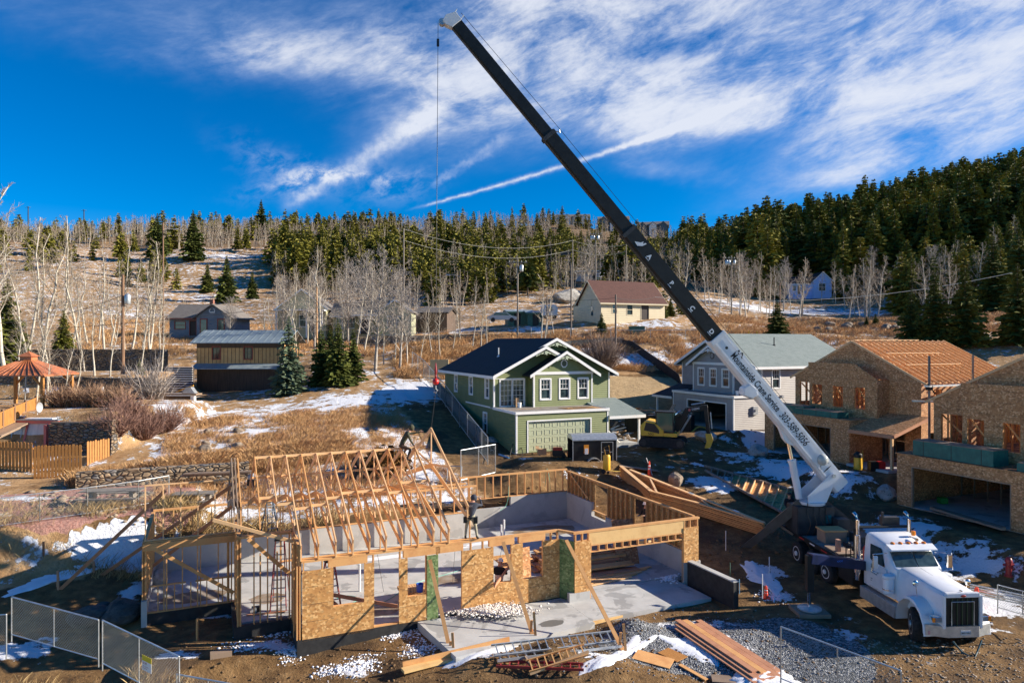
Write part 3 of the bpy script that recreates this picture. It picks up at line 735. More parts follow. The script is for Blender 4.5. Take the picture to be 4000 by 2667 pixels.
def make_house(name, label, cat, O, X, Y, W, L, style, mirror=False, base=0.0, ybay=2.2, ymain=3.2, group=None, gar=(0, 7.6), bay=(2.9, 8.1), eave=5.5, rise=2.6, deck=2.85, roof='shingles', left=True):
 O = V(O); X = V(X); Y = V(Y)
 def T(v):
  x = W-v[0] if mirror else v[0]
  return O+X*x+Y*v[1]+V((0, 0, base+v[2]))
 rt = root(name, label, cat, T(V((W/2, ymain, 0))), TH, group)
 fin = style != 'osb'
 wm = {'green': SIDG, 'grey': SIDGR, 'osb': OSBD}[style]
 th = .16 if fin else .03
 front = lambda y: (lambda x, z, d: (x, y+d, z))
 lft = lambda x0: (lambda yy, z, d: (x0+d, yy, z))
 rgt = lambda x0: (lambda yy, z, d: (x0-d, yy, z))
 g0, g1 = gar; b0, b1 = bay; rid = W/2; sl = rise/(W/2)
 # ---- openings
 fd = (.55, 2.55, 2.95, 5.0) if style != 'osb' else (.45, 1.75, 3.05, 5.0)
 if style == 'osb': wins = [(b0+.25, b0+1.15, 3.55, 4.98), (b0+2.1, b0+2.95, 3.50, 4.95), (b0+3.9, b0+4.75, 3.5, 4.95)]
 else:
  bw = (b1-b0); wins = [(b0+.62+k*1.66, b0+.62+k*1.66+.82, 3.5, 5.0) for k in range(3)]
 gd = (g0+.95, g0+6.05, 0.02, 2.2) if not mirror else (g0+.95, g0+6.05, .02, 2.2)
 lw_u = [] if style == 'osb' else [(ymain+1.0, ymain+1.75, 3.55, 5.05), (ymain+4.6, ymain+5.35, 3.6, 5.0), (ymain+8.4, ymain+9.1, 3.6, 5.0)]
 lw_l = [] if style == 'osb' else [(1.4+ymain, 2.15+ymain, .7, 2.3)]
 if style == 'grey': lw_u = [(ymain+1.2, ymain+2.0, 3.5, 5.05)]; lw_l = []
 if style == 'osb': lw_u = [(ymain+.6, ymain+1.5, 3.5, 5.0), (ymain+5, ymain+6, 3.5, 5)]
 # garage box
 m = MB(T)
 sheet(m, g0+.005, g1-.005, 0, deck-.02, [gd], front(0), 0, th)
 sheet(m, th, ymain if g0 < .05 else ymain, 0, deck-.02, lw_l if ymain > 3 and False else [], lft(g0), 0, th)
 sheet(m, th, ymain, 0, deck-.02, [], rgt(g1), 0, th)
 weld(m.build('garage_wall', wm, rt))
 # main block: left, right, back, front pieces
 m = MB(T)
 Z1 = eave
 z_l = 0 if g0 < .05 else 0
 sheet(m, ymain, ymain+L, 0, Z1, lw_u+lw_l, lft(0), 0, th)
 rw = [(ymain+1.2, ymain+2.0, 3.5, 5.0), (ymain+6, ymain+7, 3.5, 5.0)] if style == 'osb' else []
 if style == 'osb' : rw.append((ymain+.7, ymain+1.6, .1, 2.2))
 sheet(m, ymain, ymain+L, 0, Z1, rw, rgt(W), 0, th)
 sheet(m, th, W-th, 0, Z1, [], front(ymain+L-th), 0, th)
 lo = [(g1+.7, g1+1.65, .1, 2.15)] if style == 'osb' else []
 sheet(m, th, b0+th, deck, Z1, [fd], front(ymain), 0, th)
 sheet(m, b1-th, W-th, 0, Z1, lo, front(ymain), 0, th)
 sheet(m, b0+.003, b1-.003, deck, Z1, wins, front(ybay), 0, th)
 sheet(m, ybay+th, ymain, deck, Z1, [], lft(b0), 0, th)
 sheet(m, ybay+th, ymain, deck, Z1, [], rgt(b1), 0, th)
 weld(m.build('wall', wm, rt))
 # gables
 m = MB(T)
 m.prism([(0.0, Z1+.002), (W, Z1+.002), (rid, Z1+rise)], lambda a, b_, d: (a, d, b_), ymain+.004, ymain+th+.004)
 m.prism([(0.0, Z1+.002), (W, Z1+.002), (rid, Z1+rise)], lambda a, b_, d: (a, d, b_), ymain+L-th, ymain+L-.003)
 m.each('gable_wall', wm, rt)
 bx0, bx1 = b0-.05, b1+.05; bm_ = (b0+b1)/2+.05; brise = 1.55
 # floors
 m = MB(T); m.box(g0+.05, g1-.05, .1, ymain+L-.3, -.15, .015); m.build('garage_floor', CONC, rt)
 m = MB(T); m.box(g0-.05, g1+.05, -.06, ymain+.6, deck-.02, deck+.06)
 m.box(.2, W-.2, ymain+.6, ymain+L-.2, deck-.1, deck+.05)
 dk = m.build('deck', mat('deck_membrane', noisy((.20, .18, .16), (.30, .27, .24), 2)) if fin else OSBD, rt)
 if fin:
  m = MB(T); m.box(g0-.08, g1+.08, -.10, -.06, deck-.10, deck+.10); m.box(g0-.10, g0-.05, -.06, ymain+.0, deck-.10, deck+.10)
  m.box(g1+.05, g1+.10, -.06, ymain, deck-.1, deck+.1)
  if style == 'green': m.box(-.035, -.003, ymain+.05, ymain+6.2, deck-.06, deck+.06)
  m.each('deck_edge', WHITE, rt)
 # gabled front over the bay
 m = MB(T)
 if style == 'osb':
  cut = .45
  m.prism([(bx0-.0, Z1+.002), (bx1, Z1+.002), (bm_+1.0, Z1+1.05), (b0-1.5+1.4, Z1+1.05)], lambda a, b_, d: (a, d, b_), ybay+.003, ybay+th)
 else:
  m.prism([(bx0, Z1-.0), (bx1, Z1-.0), (bm_, Z1+brise)], lambda a, b_, d: (a, d, b_), ybay+.004, ybay+th)
 m.build('bay_gable', SCAL if style == 'green' else wm, rt)
 oh = .5
 def slab(m, xa, za, xb, zb, y0, y1, t_=.12, up=0.0):
  m.prism([(xa, za+up), (xb, zb+up), (xb, zb+up+t_), (xa, za+up+t_)], lambda a, b_, d: (a, d, b_), y0, y1)
 if roof == 'shingles':
  rm = SHBLUE if style == 'green' else SHGR
  yb = ymain+L+.4
  m = MB(T)
  xm_ = 3.9
  slab(m, -oh, Z1-oh*sl, rid, Z1+rise, ymain-.55, yb)
  slab(m, W+oh, Z1-oh*sl, rid+.001, Z1+rise+.001, ymain-.55, yb)
  # forward step of the left slope
  slab(m, -oh, Z1-oh*sl, xm_, Z1+xm_*sl, ymain-1.15, ymain-.552)
  slab(m, xm_+1.5, Z1+(xm_-1.5)*sl, xm_+.001, Z1+xm_*sl+.001, ymain-1.15, ymain-.1)
  m.build('roof', rm, rt)
  m = MB(T)
  slab(m, bx0-.45, Z1-.45*.56, bm_, Z1+brise+.03, ybay-.45, ymain+.3); slab(m, bx1+.45, Z1-.45*.56, bm_+.001, Z1+brise+.031, ybay-.45, ymain+.0)
  m.build('bay_roof', rm, rt)
  # barge boards and fascias
  m = MB(T)
  def barge(xa, za, xb, zb, y, hgt=.24, drop=.10):
   m.prism([(xa, za-drop), (xb, zb-drop), (xb, zb-drop+hgt), (xa, za-drop+hgt)], lambda a, b_, d: (a, d, b_), y-.05, y-.005)
  barge(-oh, Z1-oh*sl, xm_, Z1+xm_*sl, ymain-1.15); barge(xm_+1.5, Z1+(xm_-1.5)*sl, xm_+.0, Z1+xm_*sl, ymain-1.15)
  barge(rid-1.6, Z1+rise-1.6*sl, rid, Z1+rise, ymain-.55); barge(W+oh, Z1-oh*sl, rid, Z1+rise, ymain-.55)
  barge(bx0-.45, Z1-.45*.56, bm_, Z1+brise+.03, ybay-.45); barge(bx1+.45, Z1-.45*.56, bm_, Z1+brise+.03, ybay-.45)
  m.box(-oh-.04, -oh, ymain-1.2, yb, Z1-oh*sl-.12, Z1-oh*sl+.10); m.box(W+oh, W+oh+.04, ymain-.6, yb, Z1-oh*sl-.12, Z1-oh*sl+.10)
  m.box(-oh, 0.0, ymain-1.15, yb-.1, Z1-oh*sl-.11, Z1-oh*sl-.08); m.box(W, W+oh, ymain-.55, yb-.1, Z1-oh*sl-.11, Z1-oh*sl-.08)
  m.build('fascia', WHITE, rt)
  m = MB(T); m.box(bx0-.02, bx1+.02, ybay-.05, ybay-.001, Z1-.12, Z1+.10); m.build('frieze_board', WHITE, rt)
  # carved gable ornaments
  for (xc, zc, yy, wd) in ((xm_, Z1+xm_*sl-.20, ymain-1.17, .9), (rid, Z1+rise-.20, ymain-.57, .9), (bm_, Z1+brise-.17, ybay-.47, .9)):
   m = MB(T)
   for sg in (-1, 1):
    for k in range(4):
     a0, a1 = sg*wd*(k/4), sg*wd*((k+1)/4-.03)
     m.prism([(xc+a0, zc-abs(a0)*.42-.12-.06*math.sin(k*2)), (xc+a1, zc-abs(a1)*.42-.12), (xc+a1, zc-abs(a1)*.42-.03), (xc+a0, zc-abs(a0)*.42-.03)], lambda a, b_, d: (a, d, b_), yy-.02, yy+.02)
   star = [(xc+(.22 if k % 2 == 0 else .09)*math.cos(k*math.pi/5), zc-.2+(.22 if k % 2 == 0 else .09)*math.sin(k*math.pi/5)) for k in range(10)]
   m.prism(star, lambda a, b_, d: (a, d, b_), yy-.04, yy-.018)
   m.build('gable_ornament', mat('pale_green_ornament', col=(.42, .47, .33)) if style == 'green' else WHITE, rt)
  # round/octagon vent
  m = MB(T); cx, cz = bm_-.0, Z1+.72
  o8 = [(cx+.3*math.cos(k*math.pi/4+.39), cz+.34*math.sin(k*math.pi/4+.39)) for k in range(8)]
  m.prism(o8, lambda a, b_, d: (a, d, b_), ybay-.03, ybay+.01)
  vt = m.build('gable_vent', WHITE if style == 'green' else DARKM, rt)
  m = MB(T); m.prism([(cx+(a-cx)*.72, cz+(b_-cz)*.72) for a, b_ in o8], lambda a, b_, d: (a, d, b_), ybay-.04, ybay-.028)
  m.build('louvre', mat('vent_dark_green', col=(.10, .12, .07)) if style == 'green' else SIDGR, vt)
  m = MB(T); vx, vy = (rid-3.0, ymain+4.2) if style == 'green' else (rid-2.2, ymain+4.5)
  zv = Z1+vx*sl+.1; m.tube((vx, vy, zv-.1), (vx, vy, zv+.75), .05, n=8); m.lathe((vx, vy, zv-.02), [(.17, 0), (.06, .12)], 8)
  m.build('vent_pipe', WHITE if style == 'green' else BLACKM, rt)
  # corner boards
  m = MB(T); c_ = .1
  def cor(x, y, z0, z1, sx, sy):
   m.box(min(x, x+sx*c_), max(x, x+sx*c_), min(y-sy*.012, y-sy*.03), max(y-sy*.012, y-sy*.03)+.0, z0, z1) if False else None
   m.box(x-(.025 if sx > 0 else c_-.0), x+(c_ if sx > 0 else .025), y-.028, y-.002, z0, z1)
   m.box(x-(.026 if sx > 0 else -.002), x-(.002 if sx > 0 else -.026), y-.028, y+c_, z0, z1)
  cor(g0, 0, 0, deck-.1, 1, 1); cor(g1, 0, 0, deck-.1, -1, 1)
  cor(0, ymain, deck+.1, Z1-.05, 1, 1); cor(W, ymain, deck, Z1-.05, -1, 1); cor(b0, ybay, deck+.06, Z1-.12, 1, 1); cor(b1, ybay, deck+.06, Z1-.12, -1, 1)
  m.build('corner_trim', WHITE, rt)
  for wz in wins: sash(rt, T, front(ybay), *wz, 0)
  for wz in lw_u+lw_l: sash(rt, T, lft(0), *wz, 0)
  # french doors
  xm = (fd[0]+fd[1])/2
  sash(rt, T, front(ymain), fd[0], xm-.02, fd[2], fd[3], 0, (3, 5), .09, door=True); sash(rt, T, front(ymain), xm+.02, fd[1], fd[2], fd[3], 0, (3, 5), .09, door=True)
  # garage door frame
  m = MB(T)
  m.box(gd[0]-.1, gd[0], -.03, .12, 0, gd[3]+.1); m.box(gd[1], gd[1]+.1, -.03, .12, 0, gd[3]+.1); m.box(gd[0], gd[1], -.03, .12, gd[3], gd[3]+.1)
  m.each('garage_door_frame', WHITE, rt)
  if style == 'green':
   m = MB(T); m.box(gd[0], gd[1], .12, .16, 0, gd[3])
   nx, nz = 8, 4; pw, ph = (gd[1]-gd[0])/nx, gd[3]/nz
   for i in range(nx):
    for j in range(nz):
     x, z = gd[0]+i*pw, j*ph
     for a0, a1, c0, c1_ in ((.09, .13, .09, ph-.09), (pw-.13, pw-.09, .09, ph-.09), (.13, pw-.13, .09, .13), (.13, pw-.13, ph-.13, ph-.09)):
      m.box(x+a0, x+a1, .102, .12, z+c0, z+c1_)
   for j in range(1, nz): m.box(gd[0], gd[1], .112, .1199, j*ph-.012, j*ph+.012)
   m.build('garage_door', mat('sage_door_paint', col=(.45, .48, .32), rough=.5), rt)
   m = MB(T); m.box(.4, 3.0, 2.0, 2.05, deck+.06, deck+.075); m.build('osb_offcut', OSB, rt); bpy.data.objects.remove(rt.children[-1]) if False else None
  else:
   m = MB(T)
   for k in range(9): m.box(g0+.3+k*.8, g0+.38+k*.8, 5.0, 5.1, .02, deck-.15)
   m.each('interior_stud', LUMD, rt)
 else:
  # open roof of trusses
  tm = MB(T)
  yb = ymain+.55; n_ = 16
  def tr_mesh(y):
   q = MB(T)
   for sg in (-1, 1):
    e = (-.45 if sg < 0 else W+.45)
    q.beam((e, y, Z1-.45*sl+.04), (rid, y, Z1+rise+.04), .04, .14, up=(0, 0, 1))
    q.beam((rid+sg*W*.22, y, Z1+.0), (rid+sg*W*.25, y, Z1+rise*.5), .036, .09); q.beam((rid+sg*W*.22, y, Z1), (rid+sg*.05, y, Z1+rise-.1), .036, .09)
   q.beam((.05, y, Z1+.05), (W-.05, y, Z1+.05), .036, .09)
   return q
  for k in range(n_):
   tr_mesh(yb+k*.61).build('roof_truss', LUMP, rt)
  m = MB(T)
  for xx in (rid+1.9, rid+3.4):
   zz = Z1+rise-(xx-rid)*sl+.135; m.beam((xx, ymain+1, zz), (xx, ymain+6.5, zz), .09, .04)
  m.beam((rid-.08, ymain+.3, Z1+rise+.13), (rid-.08, ymain+7, Z1+rise+.13), .09, .04)
  m.each('truss_brace', LUMP, rt)
  m = MB(T); m.beam((-.5, ymain-.03, Z1-.5*sl), (rid, ymain-.03, Z1+rise+.02), .04, .14); m.beam((W+.5, ymain-.03, Z1-.5*sl), (rid, ymain-.03, Z1+rise+.02), .04, .14)
  m.each('rake_board', LUMP, rt)
  # studs seen through the openings
  m = MB(T)
  for k in range(int(W/.42)):
   x = .2+k*.42; m.box(x, x+.04, ymain+2.6, ymain+2.7, deck+.06, Z1)
  for yy_, xs_ in ((ybay, [h for w_ in wins for h in (w_[0]-.06, w_[1]+.02)]),):
   for x in xs_: m.box(x, x+.045, yy_+th+.002, yy_+th+.14, deck+.06, Z1)
  for w_ in wins:
   m.box(w_[0]-.06, w_[1]+.06, ybay+th+.003, ybay+th+.14, w_[2]-.05, w_[2]-.005); m.beam((w_[0]-.3, ybay+.35, w_[3]+.3), (w_[1]+.6, ybay+.35, w_[2]-.35), .04, .09)
   for k in range(3): m.box(w_[0]+.1+k*.35, w_[0]+.145+k*.35, ymain+1.4, ymain+1.49, deck+.06, Z1)
  for x in (fd[0]-.06, fd[1]+.02, fd[0]+.5): m.box(x, x+.045, ymain+th+.002, ymain+th+.14, deck+.06, Z1)
  m.box(fd[0], fd[1], ymain+th+.003, ymain+th+.14, 3.0, 3.05)
  m.beam((fd[0]-.2, ymain+.4, 4.9), (fd[1]+.3, ymain+.4, 3.4), .04, .09)
  for k in range(12):
   y = ymain+.3+k*.81; m.box(W-.13, W-.035, y, y+.045, deck+.06, Z1); m.box(.035, .13, y, y+.045, deck+.06, Z1)
  m.each('stud_framing', mat('orange_lit_lumber', lumber((.62, .28, .08), (.70, .36, .12), (.50, .2, .06))), rt)
  m = MB(T)
  m.box(gd[0]-.05, gd[0], -.012, .14, 0, gd[3]+.04); m.box(gd[1], gd[1]+.05, -.012, .14, 0, gd[3]+.04); m.box(gd[0], gd[1], -.012, .14, gd[3], gd[3]+.05)
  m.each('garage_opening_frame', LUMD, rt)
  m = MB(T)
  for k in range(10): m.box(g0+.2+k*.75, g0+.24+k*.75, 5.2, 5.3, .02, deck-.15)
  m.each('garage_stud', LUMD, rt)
 # porch
 px0, px1 = g1+.02, W+.25
 m = MB(T)
 zt, zb_ = deck+.35, deck-.62
 yq = ymain-.02; yf = -.15
 m.prism([(yf, zb_), (yq, zt), (yq, zt+.12), (yf, zb_+.12)], lambda a, b_, d: (d, a, b_), px0, px1+.3)
 m.build('porch_roof', (SHBLUE if style == 'grey' else SHGR) if fin else OSBD, rt)
 m = MB(T); m.box(px0, px1+.32, yf-.04, yf-.002, zb_-.12, zb_+.10); m.prism([(yf, zb_-.1), (yq, zt-.1), (yq, zt+.10), (yf, zb_+.10)], lambda a, b_, d: (d, a, b_), px1+.302, px1+.34)
 m.build('porch_fascia', WHITE if fin else LUMR, rt)
 m = MB(T); m.box(px1-.15, px1, yf+.25, yf+.4, .1, zb_+.03); m.build('porch_post', WHITE if fin else LUMP, rt)
 if style == 'green': m = MB(T); m.box(px0+.5, px0+.62, ymain-.9, ymain-.78, .1, deck-.1); m.build('porch_post', WHITE, rt)
 m = MB(T); m.box(g1+.02, W+.3, -.3, ymain, -.2, .1); m.build('porch_slab', CONC, rt)
 return rt, T
A_, B_ = S(1, 0), S(0, 1)
green, TG = make_house('house', 'finished green lap-sided house with white trim and dark blue roof', 'house', S(20.3, 45.3), A_, B_, 10.3, 11.8, 'green', base=2.55, ybay=3.2, ymain=4.2, group='houses of the new street')
gray, TGR = make_house('house', 'finished grey lap-sided house with pale roof behind the crane boom', 'house', S(40.45, 56.7), -B_, A_, 10.8, 11.0, 'grey', mirror=True, base=3.0, ybay=1.85, ymain=3.05, bay=(2.1, 7.6), gar=(0, 8.2), group='houses of the new street')
osb1, TO1 = make_house('unfinished_house', 'wood-sheathed house with a full open roof of pale rafters, farther of the two', 'house', S(38.9, 40.75), -B_, A_, 10.4, 10.0, 'osb', base=2.4, ybay=2.0, ymain=3.1, bay=(2.4, 8.1), group='houses of the new street', roof='trusses', eave=5.53, rise=2.55)
osb2, TO2 = make_house('unfinished_house', 'wood-sheathed house cut by the right edge of the photo with wide dark garage', 'house', S(35.75, 27.3), -B_, A_, 10.4, 10.0, 'osb', base=1.35, ybay=2.0, ymain=3.1, bay=(2.4, 8.1), group='houses of the new street', roof='trusses', eave=5.85, rise=2.6)
# items on the decks
def bundle(T, x0, x1, y0, y1, z0, n, label, name='lumber_bundle', top=LUMD):
 rt = root(name, label, 'lumber bundle', T(V(((x0+x1)/2, (y0+y1)/2, z0))), TH, 'wrapped lumber bundles on the garage roofs')
 m = MB(T); m.box(x0, x1, y0, y1, z0, z0+.13*n-.004); m.build('wrap', TEALW, rt)
 m = MB(T); k = int((y1-y0)/.14)
 for i in range(k): m.box(x0+.02+random.uniform(-.06, .06), x1-.02+random.uniform(-.06, .1), y0+i*.14+.005, y0+i*.14+.13, z0+.13*n, z0+.13*n+random.uniform(.03, .05))
 m.each('board', top, rt)
 m = MB(T)
 for xx in (x0+.6, (x0+x1)/2, x1-.6): m.box(xx, xx+.03, y0-.006, y1+.006, z0, z0+.13*n+.006)
 m.each('strap', BLK, rt)
 return rt
bundle(TO1, -.1, 3.6, .2, 1.3, 2.92, 4, 'green wrapped lumber bundle on the far end of the middle garage roof')
bundle(TO1, 3.0, 6.6, .05, 1.1, 2.92, 3, 'thin green wrapped lumber bundle on the near end of the middle garage roof')
bundle(TO2, .9, 5.2, .1, 1.3, 2.92, 6, 'tall green wrapped bundle topped with loose boards on the right garage roof')
bundle(TO2, 6.3, 9.9, .1, 1.2, 2.92, 3, 'thin green wrapped bundle at the right edge on the right garage roof')
# white bucket and box on the green deck
rt = root('bucket', 'white bucket before the french doors of the green house', 'bucket', TG(V((1.7, 3.4, 2.91))))
m = MB(TG); m.lathe((1.75, 3.3, 2.915), [(.13, 0), (.16, .38)], 14); m.build('body', HAT, rt)
m = MB(TG); m.box(1.6, 1.85, 3.6, 3.78, 2.92, 3.62); tag(m.build('box', CARD), 'brown box standing against the green house french doors', 'box')
m = MB(TG); m.box(4.3, 7.3, .3, 1.9, 2.912, 2.925); tag(m.build('osb_sheet', OSB), 'bright wood sheet lying on the green house garage roof', 'board')
rt = root('bucket', 'white bucket on the grey house garage roof', 'bucket', TGR(V((.6, 1.2, 2.91))))
m = MB(TGR); m.lathe((.9, 1.2, 2.915), [(.13, 0), (.16, .38)], 14); m.build('body', HAT, rt)
# electric meter on the grey side wall
m = MB(TGR); m.box(-.16, -.001, 2.0, 2.5, 1.3, 2.0); eb = root('meter_box', 'grey meter box on the side wall of the grey house', 'meter box', TGR(V((0, 2.2, 1.3)))); m.build('case', GREYP, eb)
m = MB(TGR); m.lathe((-.17, 2.25, 1.7), [(.11, -.06), (.11, .0)], 12, axis='x'); m.build('dial', STEEL, eb)
m = MB(TGR); m.lathe((-.15, 5.2, 2.75), [(.12, -.1), (.12, .14)], 12, axis='x'); tag(m.build('wall_vent', GREYP), 'round vent hood high on the grey side wall', 'vent')
# scaffold poles with planks at the middle house
def pump_jack(pu, pv, pd, top, label, rtx):
 pass
pj = at(3630, 1710, 42.6); pk_ = at(3800, 1660, 46.5)
for nm, pp, vtop, vb in (('nearer', pj, 1389, 1716), ('farther', pk_, 1385, 1520)):
 rt = root('scaffold_pole', nm+' tall scaffold pole beside the middle unfinished house', 'scaffold pole', (pp.x, pp.y, hz(pp.x, pp.y)), TH, 'scaffold poles')
 zt = HC-(vtop-1333)/F*pp.y
 m = WB(); m.beam((pp.x, pp.y, hz(pp.x, pp.y)), (pp.x, pp.y, zt), .1, .1); m.build('post', POLEM, rt)
 m = WB(); m.box(pp.x-.14, pp.x+.14, pp.y-.14, pp.y+.14, zt-2.1, zt-1.8); m.beam((pp.x-.1, pp.y, zt-1.7), (pp.x+.35, pp.y, zt-2.3), .05, .05); m.build('bracket', BLACKM, rt)
a1_, b1_ = at(3620, 1508, 42.4), at(3805, 1500, 46.3)
m = WB(); m.beam(a1_, b1_, .34, .09); tag(m.build('scaffold_plank', STEEL), 'grey metal plank slung between the scaffold poles', 'plank')
a1_, b1_ = at(3563, 1565, 42.4), at(3650, 1568, 42.0)
m = WB(); m.beam(a1_, b1_, .3, .08); tag(m.build('scaffold_plank', STEEL), 'short plank under the eave of the middle unfinished house', 'plank')
# ------------------------------------------------------------- the house being framed
FH = root('framed_house', 'house being framed on a concrete slab, sheathed front and open stud walls', 'house', S(9, 30.5), TH)
HP = 2.77
m = SB()   # slab
m.box(3.3, 19.85, 25.75, 36.7, -.25, 0); m.box(-2.0, 3.3, 30.5, 35.6, -.25, -.001); m.box(1.3, 3.3, 28.0, 30.5, -.25, -.002)
m.build('slab', CONC, FH)
# stem walls
m = SB()
m.box(3.2, 13.4, 25.5, 25.7, -.75, -.005); m.box(3.0, 3.2, 25.5, 27.8, -.75, -.005); m.box(1.2, 3.0, 27.6, 27.8, -.75, -.005)
m.box(1.0, 1.2, 27.6, 30.4, -.75, -.005); m.box(-2.15, 1.0, 30.3, 30.48, -.75, -.005)
m.build('foundation', BLACKW, FH)
m = SB()
m.box(-2.2, -2.0, 30.2, 35.6, -.5, .55); m.box(-2.2, 13.0, 35.6, 35.8, -.3, 1.22); m.box(13.0, 13.2, 35.6, 36.9, -.3, 1.0); m.box(13.0, 16.2, 36.9, 37.1, -.3, 1.0); m.box(16.2, 20.05, 36.9, 37.1, -.3, 1.55)
m.box(19.85, 20.05, 34.0, 36.9, -.3, 1.5); m.box(19.85, 20.05, 32.5, 34.0, -.3, .75); m.box(19.85, 20.05, 25.0, 32.5, -.3, 1.02)
m.box(13.5, 14.45, 24.85, 25.05, -.3, .32); m.box(19.15, 20.05, 24.85, 25.0, -.3, .85)
m.build('stem_wall', CONW, FH)
NST = 0
def stud_wall(p0, q0, p1, q1, z0, z1, step=.41, mat_=LUM, holes=(), name='wall_frame', studs=True, plate=2, w=.14, seed=0):
 """plates with individual studs as sub-parts"""
 global NST
 d_ = V((p1-p0, q1-q0, 0)); Lw = d_.length; d_.normalize(); n_ = V((-d_.y, d_.x, 0))
 P0 = V((p0, q0, 0)); P1 = V((p1, q1, 0))
 m = SB(); m.beam(P0+V((0, 0, z0+.02)), P1+V((0, 0, z0+.02)), w, .04)
 wf = m.build(name, mat_, FH)
 for k in range(plate): m = SB(); m.beam(P0+V((0, 0, z1-.02-.045*k)), P1+V((0, 0, z1-.02-.045*k)), w, .04); m.build('upper_plate', mat_, wf)
 top = z1-.04-.045*(plate-1)
 k = 0; x = .03
 while x < Lw+.01:
  x = min(x, Lw-.03)
  if not any(a < x < b_ for a, b_ in holes):
   c = P0+d_*x; m = SB(); m.beam(c+V((0, 0, z0+.042)), c+V((0, 0, top-.002)), .04, w-.006, up=n_)
   m.build('stud', mat_, wf)
  if x >= Lw-.031: break
  x += step
 return wf
# front wall: plate and headers
m = SB(); m.beam((3.15, 25.6, HP-.02), (13.35, 25.6, HP-.02), .145, .04); m.beam((3.15, 25.6, HP-.065), (13.35, 25.6, HP-.065), .145, .04)
m.beam((13.35, 25.62, HP-.021), (13.75, 25.0, HP-.021), .145, .04); m.beam((13.35, 25.62, HP-.066), (13.75, 25.0, HP-.066), .145, .04)
m.beam((13.7, 24.95, HP-.02), (20.02, 24.95, HP-.02), .145, .04); m.beam((13.7, 24.95, HP-.065), (20.02, 24.95, HP-.065), .145, .04)
m.each('top_plate', LUM, FH)
# the OSB bays and openings of the front wall, read along p
# openings: window 4.25-5.35, gap 5.75-6.6, window 7.0-7.75, gap 8.35-9.2, window 10.75-11.6, window 12.0-13...
ow = [(4.25, 5.35, 1.0, 2.42), (5.72, 6.65, -.1, 2.42), (6.98, 7.72, .95, 2.42), (8.18, 9.12, -.1, 2.42), (10.45, 11.22, .95, 2.42), (11.72, 12.62, .95, 2.42)]
hd = [(4.2, 5.42), (6.95, 8.2) , (10.4, 11.3), (11.68, 12.68), (8.2, 9.1)]
ff = lambda x, z, d: (x, 25.5+d, z)
m = SB(); sheet(m, 3.17, 8.175, -.08, 2.40, ow, ff, 0, .02); sheet(m, 9.125, 13.38, -.08, 2.40, ow, ff, 0, .02)
gp = (7.73, 8.17)
weld(m.build('wall_sheathing', OSB, FH))
m = SB(); m.box(gp[0], gp[1], 25.488, 25.4985, -.08, 2.40); g_ = m.build('wall_sheathing', OSBG, FH); g_['label'] = 'green sheathing panel'
m = SB(); m.add([(13.37, 25.52, -.05), (13.72, 24.9, -.05), (13.72, 24.9, 2.4), (13.37, 25.52, 2.4), (13.39, 25.53, -.05), (13.74, 24.91, -.05), (13.74, 24.91, 2.4), (13.39, 25.53, 2.4)],
  [(0, 1, 2, 3), (7, 6, 5, 4), (0, 4, 5, 1), (3, 2, 6, 7), (0, 3, 7, 4), (1, 5, 6, 2)]); g_ = m.build('wall_sheathing', OSBG, FH); g_['label'] = 'green angled sheathing panel'
m = SB(); sheet(m, 13.74, 14.5, .32, 2.38, [], lambda x, z, d: (x, 24.86+d, z), 0, .02); m.build('garage_sheathing', OSB, FH); m = SB(); sheet(m, 19.15, 19.95, .85, 2.38, [], lambda x, z, d: (x, 24.86+d, z), 0, .02)
m.build('garage_sheathing', OSB, FH)
# headers
m = SB()
for a, b_ in hd: m.box(a-.12, b_+.06, 25.52, 25.67, 2.42, 2.678)
m.each('header', LUM, FH)
m = SB(); m.box(14.42, 19.25, 24.9, 25.02, 2.18, 2.675); m.build('garage_header', mat('plywood_header', lumber((.66, .42, .17), (.72, .47, .2), (.56, .32, .12))), FH)
m = SB(); m.box(14.45, 19.2, 24.89, 25.03, 2.13, 2.175); m.box(14.45, 19.2, 24.89, 25.03, 1.86, 1.90)
for k in range(13): x = 14.5+k*.385; m.box(x, x+.04, 24.892, 25.028, 1.902, 2.128)
m.each('header_cripple', LUM, FH)
m = SB()
for x in (3.2, 3.85, 4.18, 5.38, 5.68, 6.68, 6.93, 7.7, 8.14, 9.15, 9.5, 10.0, 10.4, 11.24, 11.67, 12.64, 13.0, 13.3): m.box(x, x+.042, 25.522, 25.665, -.0 if x > 3 else 0, 2.675)
for x in (13.78, 14.1, 14.40, 19.2, 19.5, 19.9): m.box(x, x+.045, 24.885, 25.02, .3 if x < 15 else .85, 2.675)
m.box(14.46, 14.5, 24.885, 25.02, 0, 2.12); m.box(19.15, 19.19, 24.885, 25.02, 0, 2.12)
m.each('front_stud', LUM, FH)
m = SB()
for a, b_, c, d_ in ow:
 if c > 0: m.box(a-.02, b_+.02, 25.5225, 25.664, c-.045, c-.003)
m.box(5.7, 6.68, 25.52, 25.665, -.0, .04); m.each('window_sill', LUM, FH)
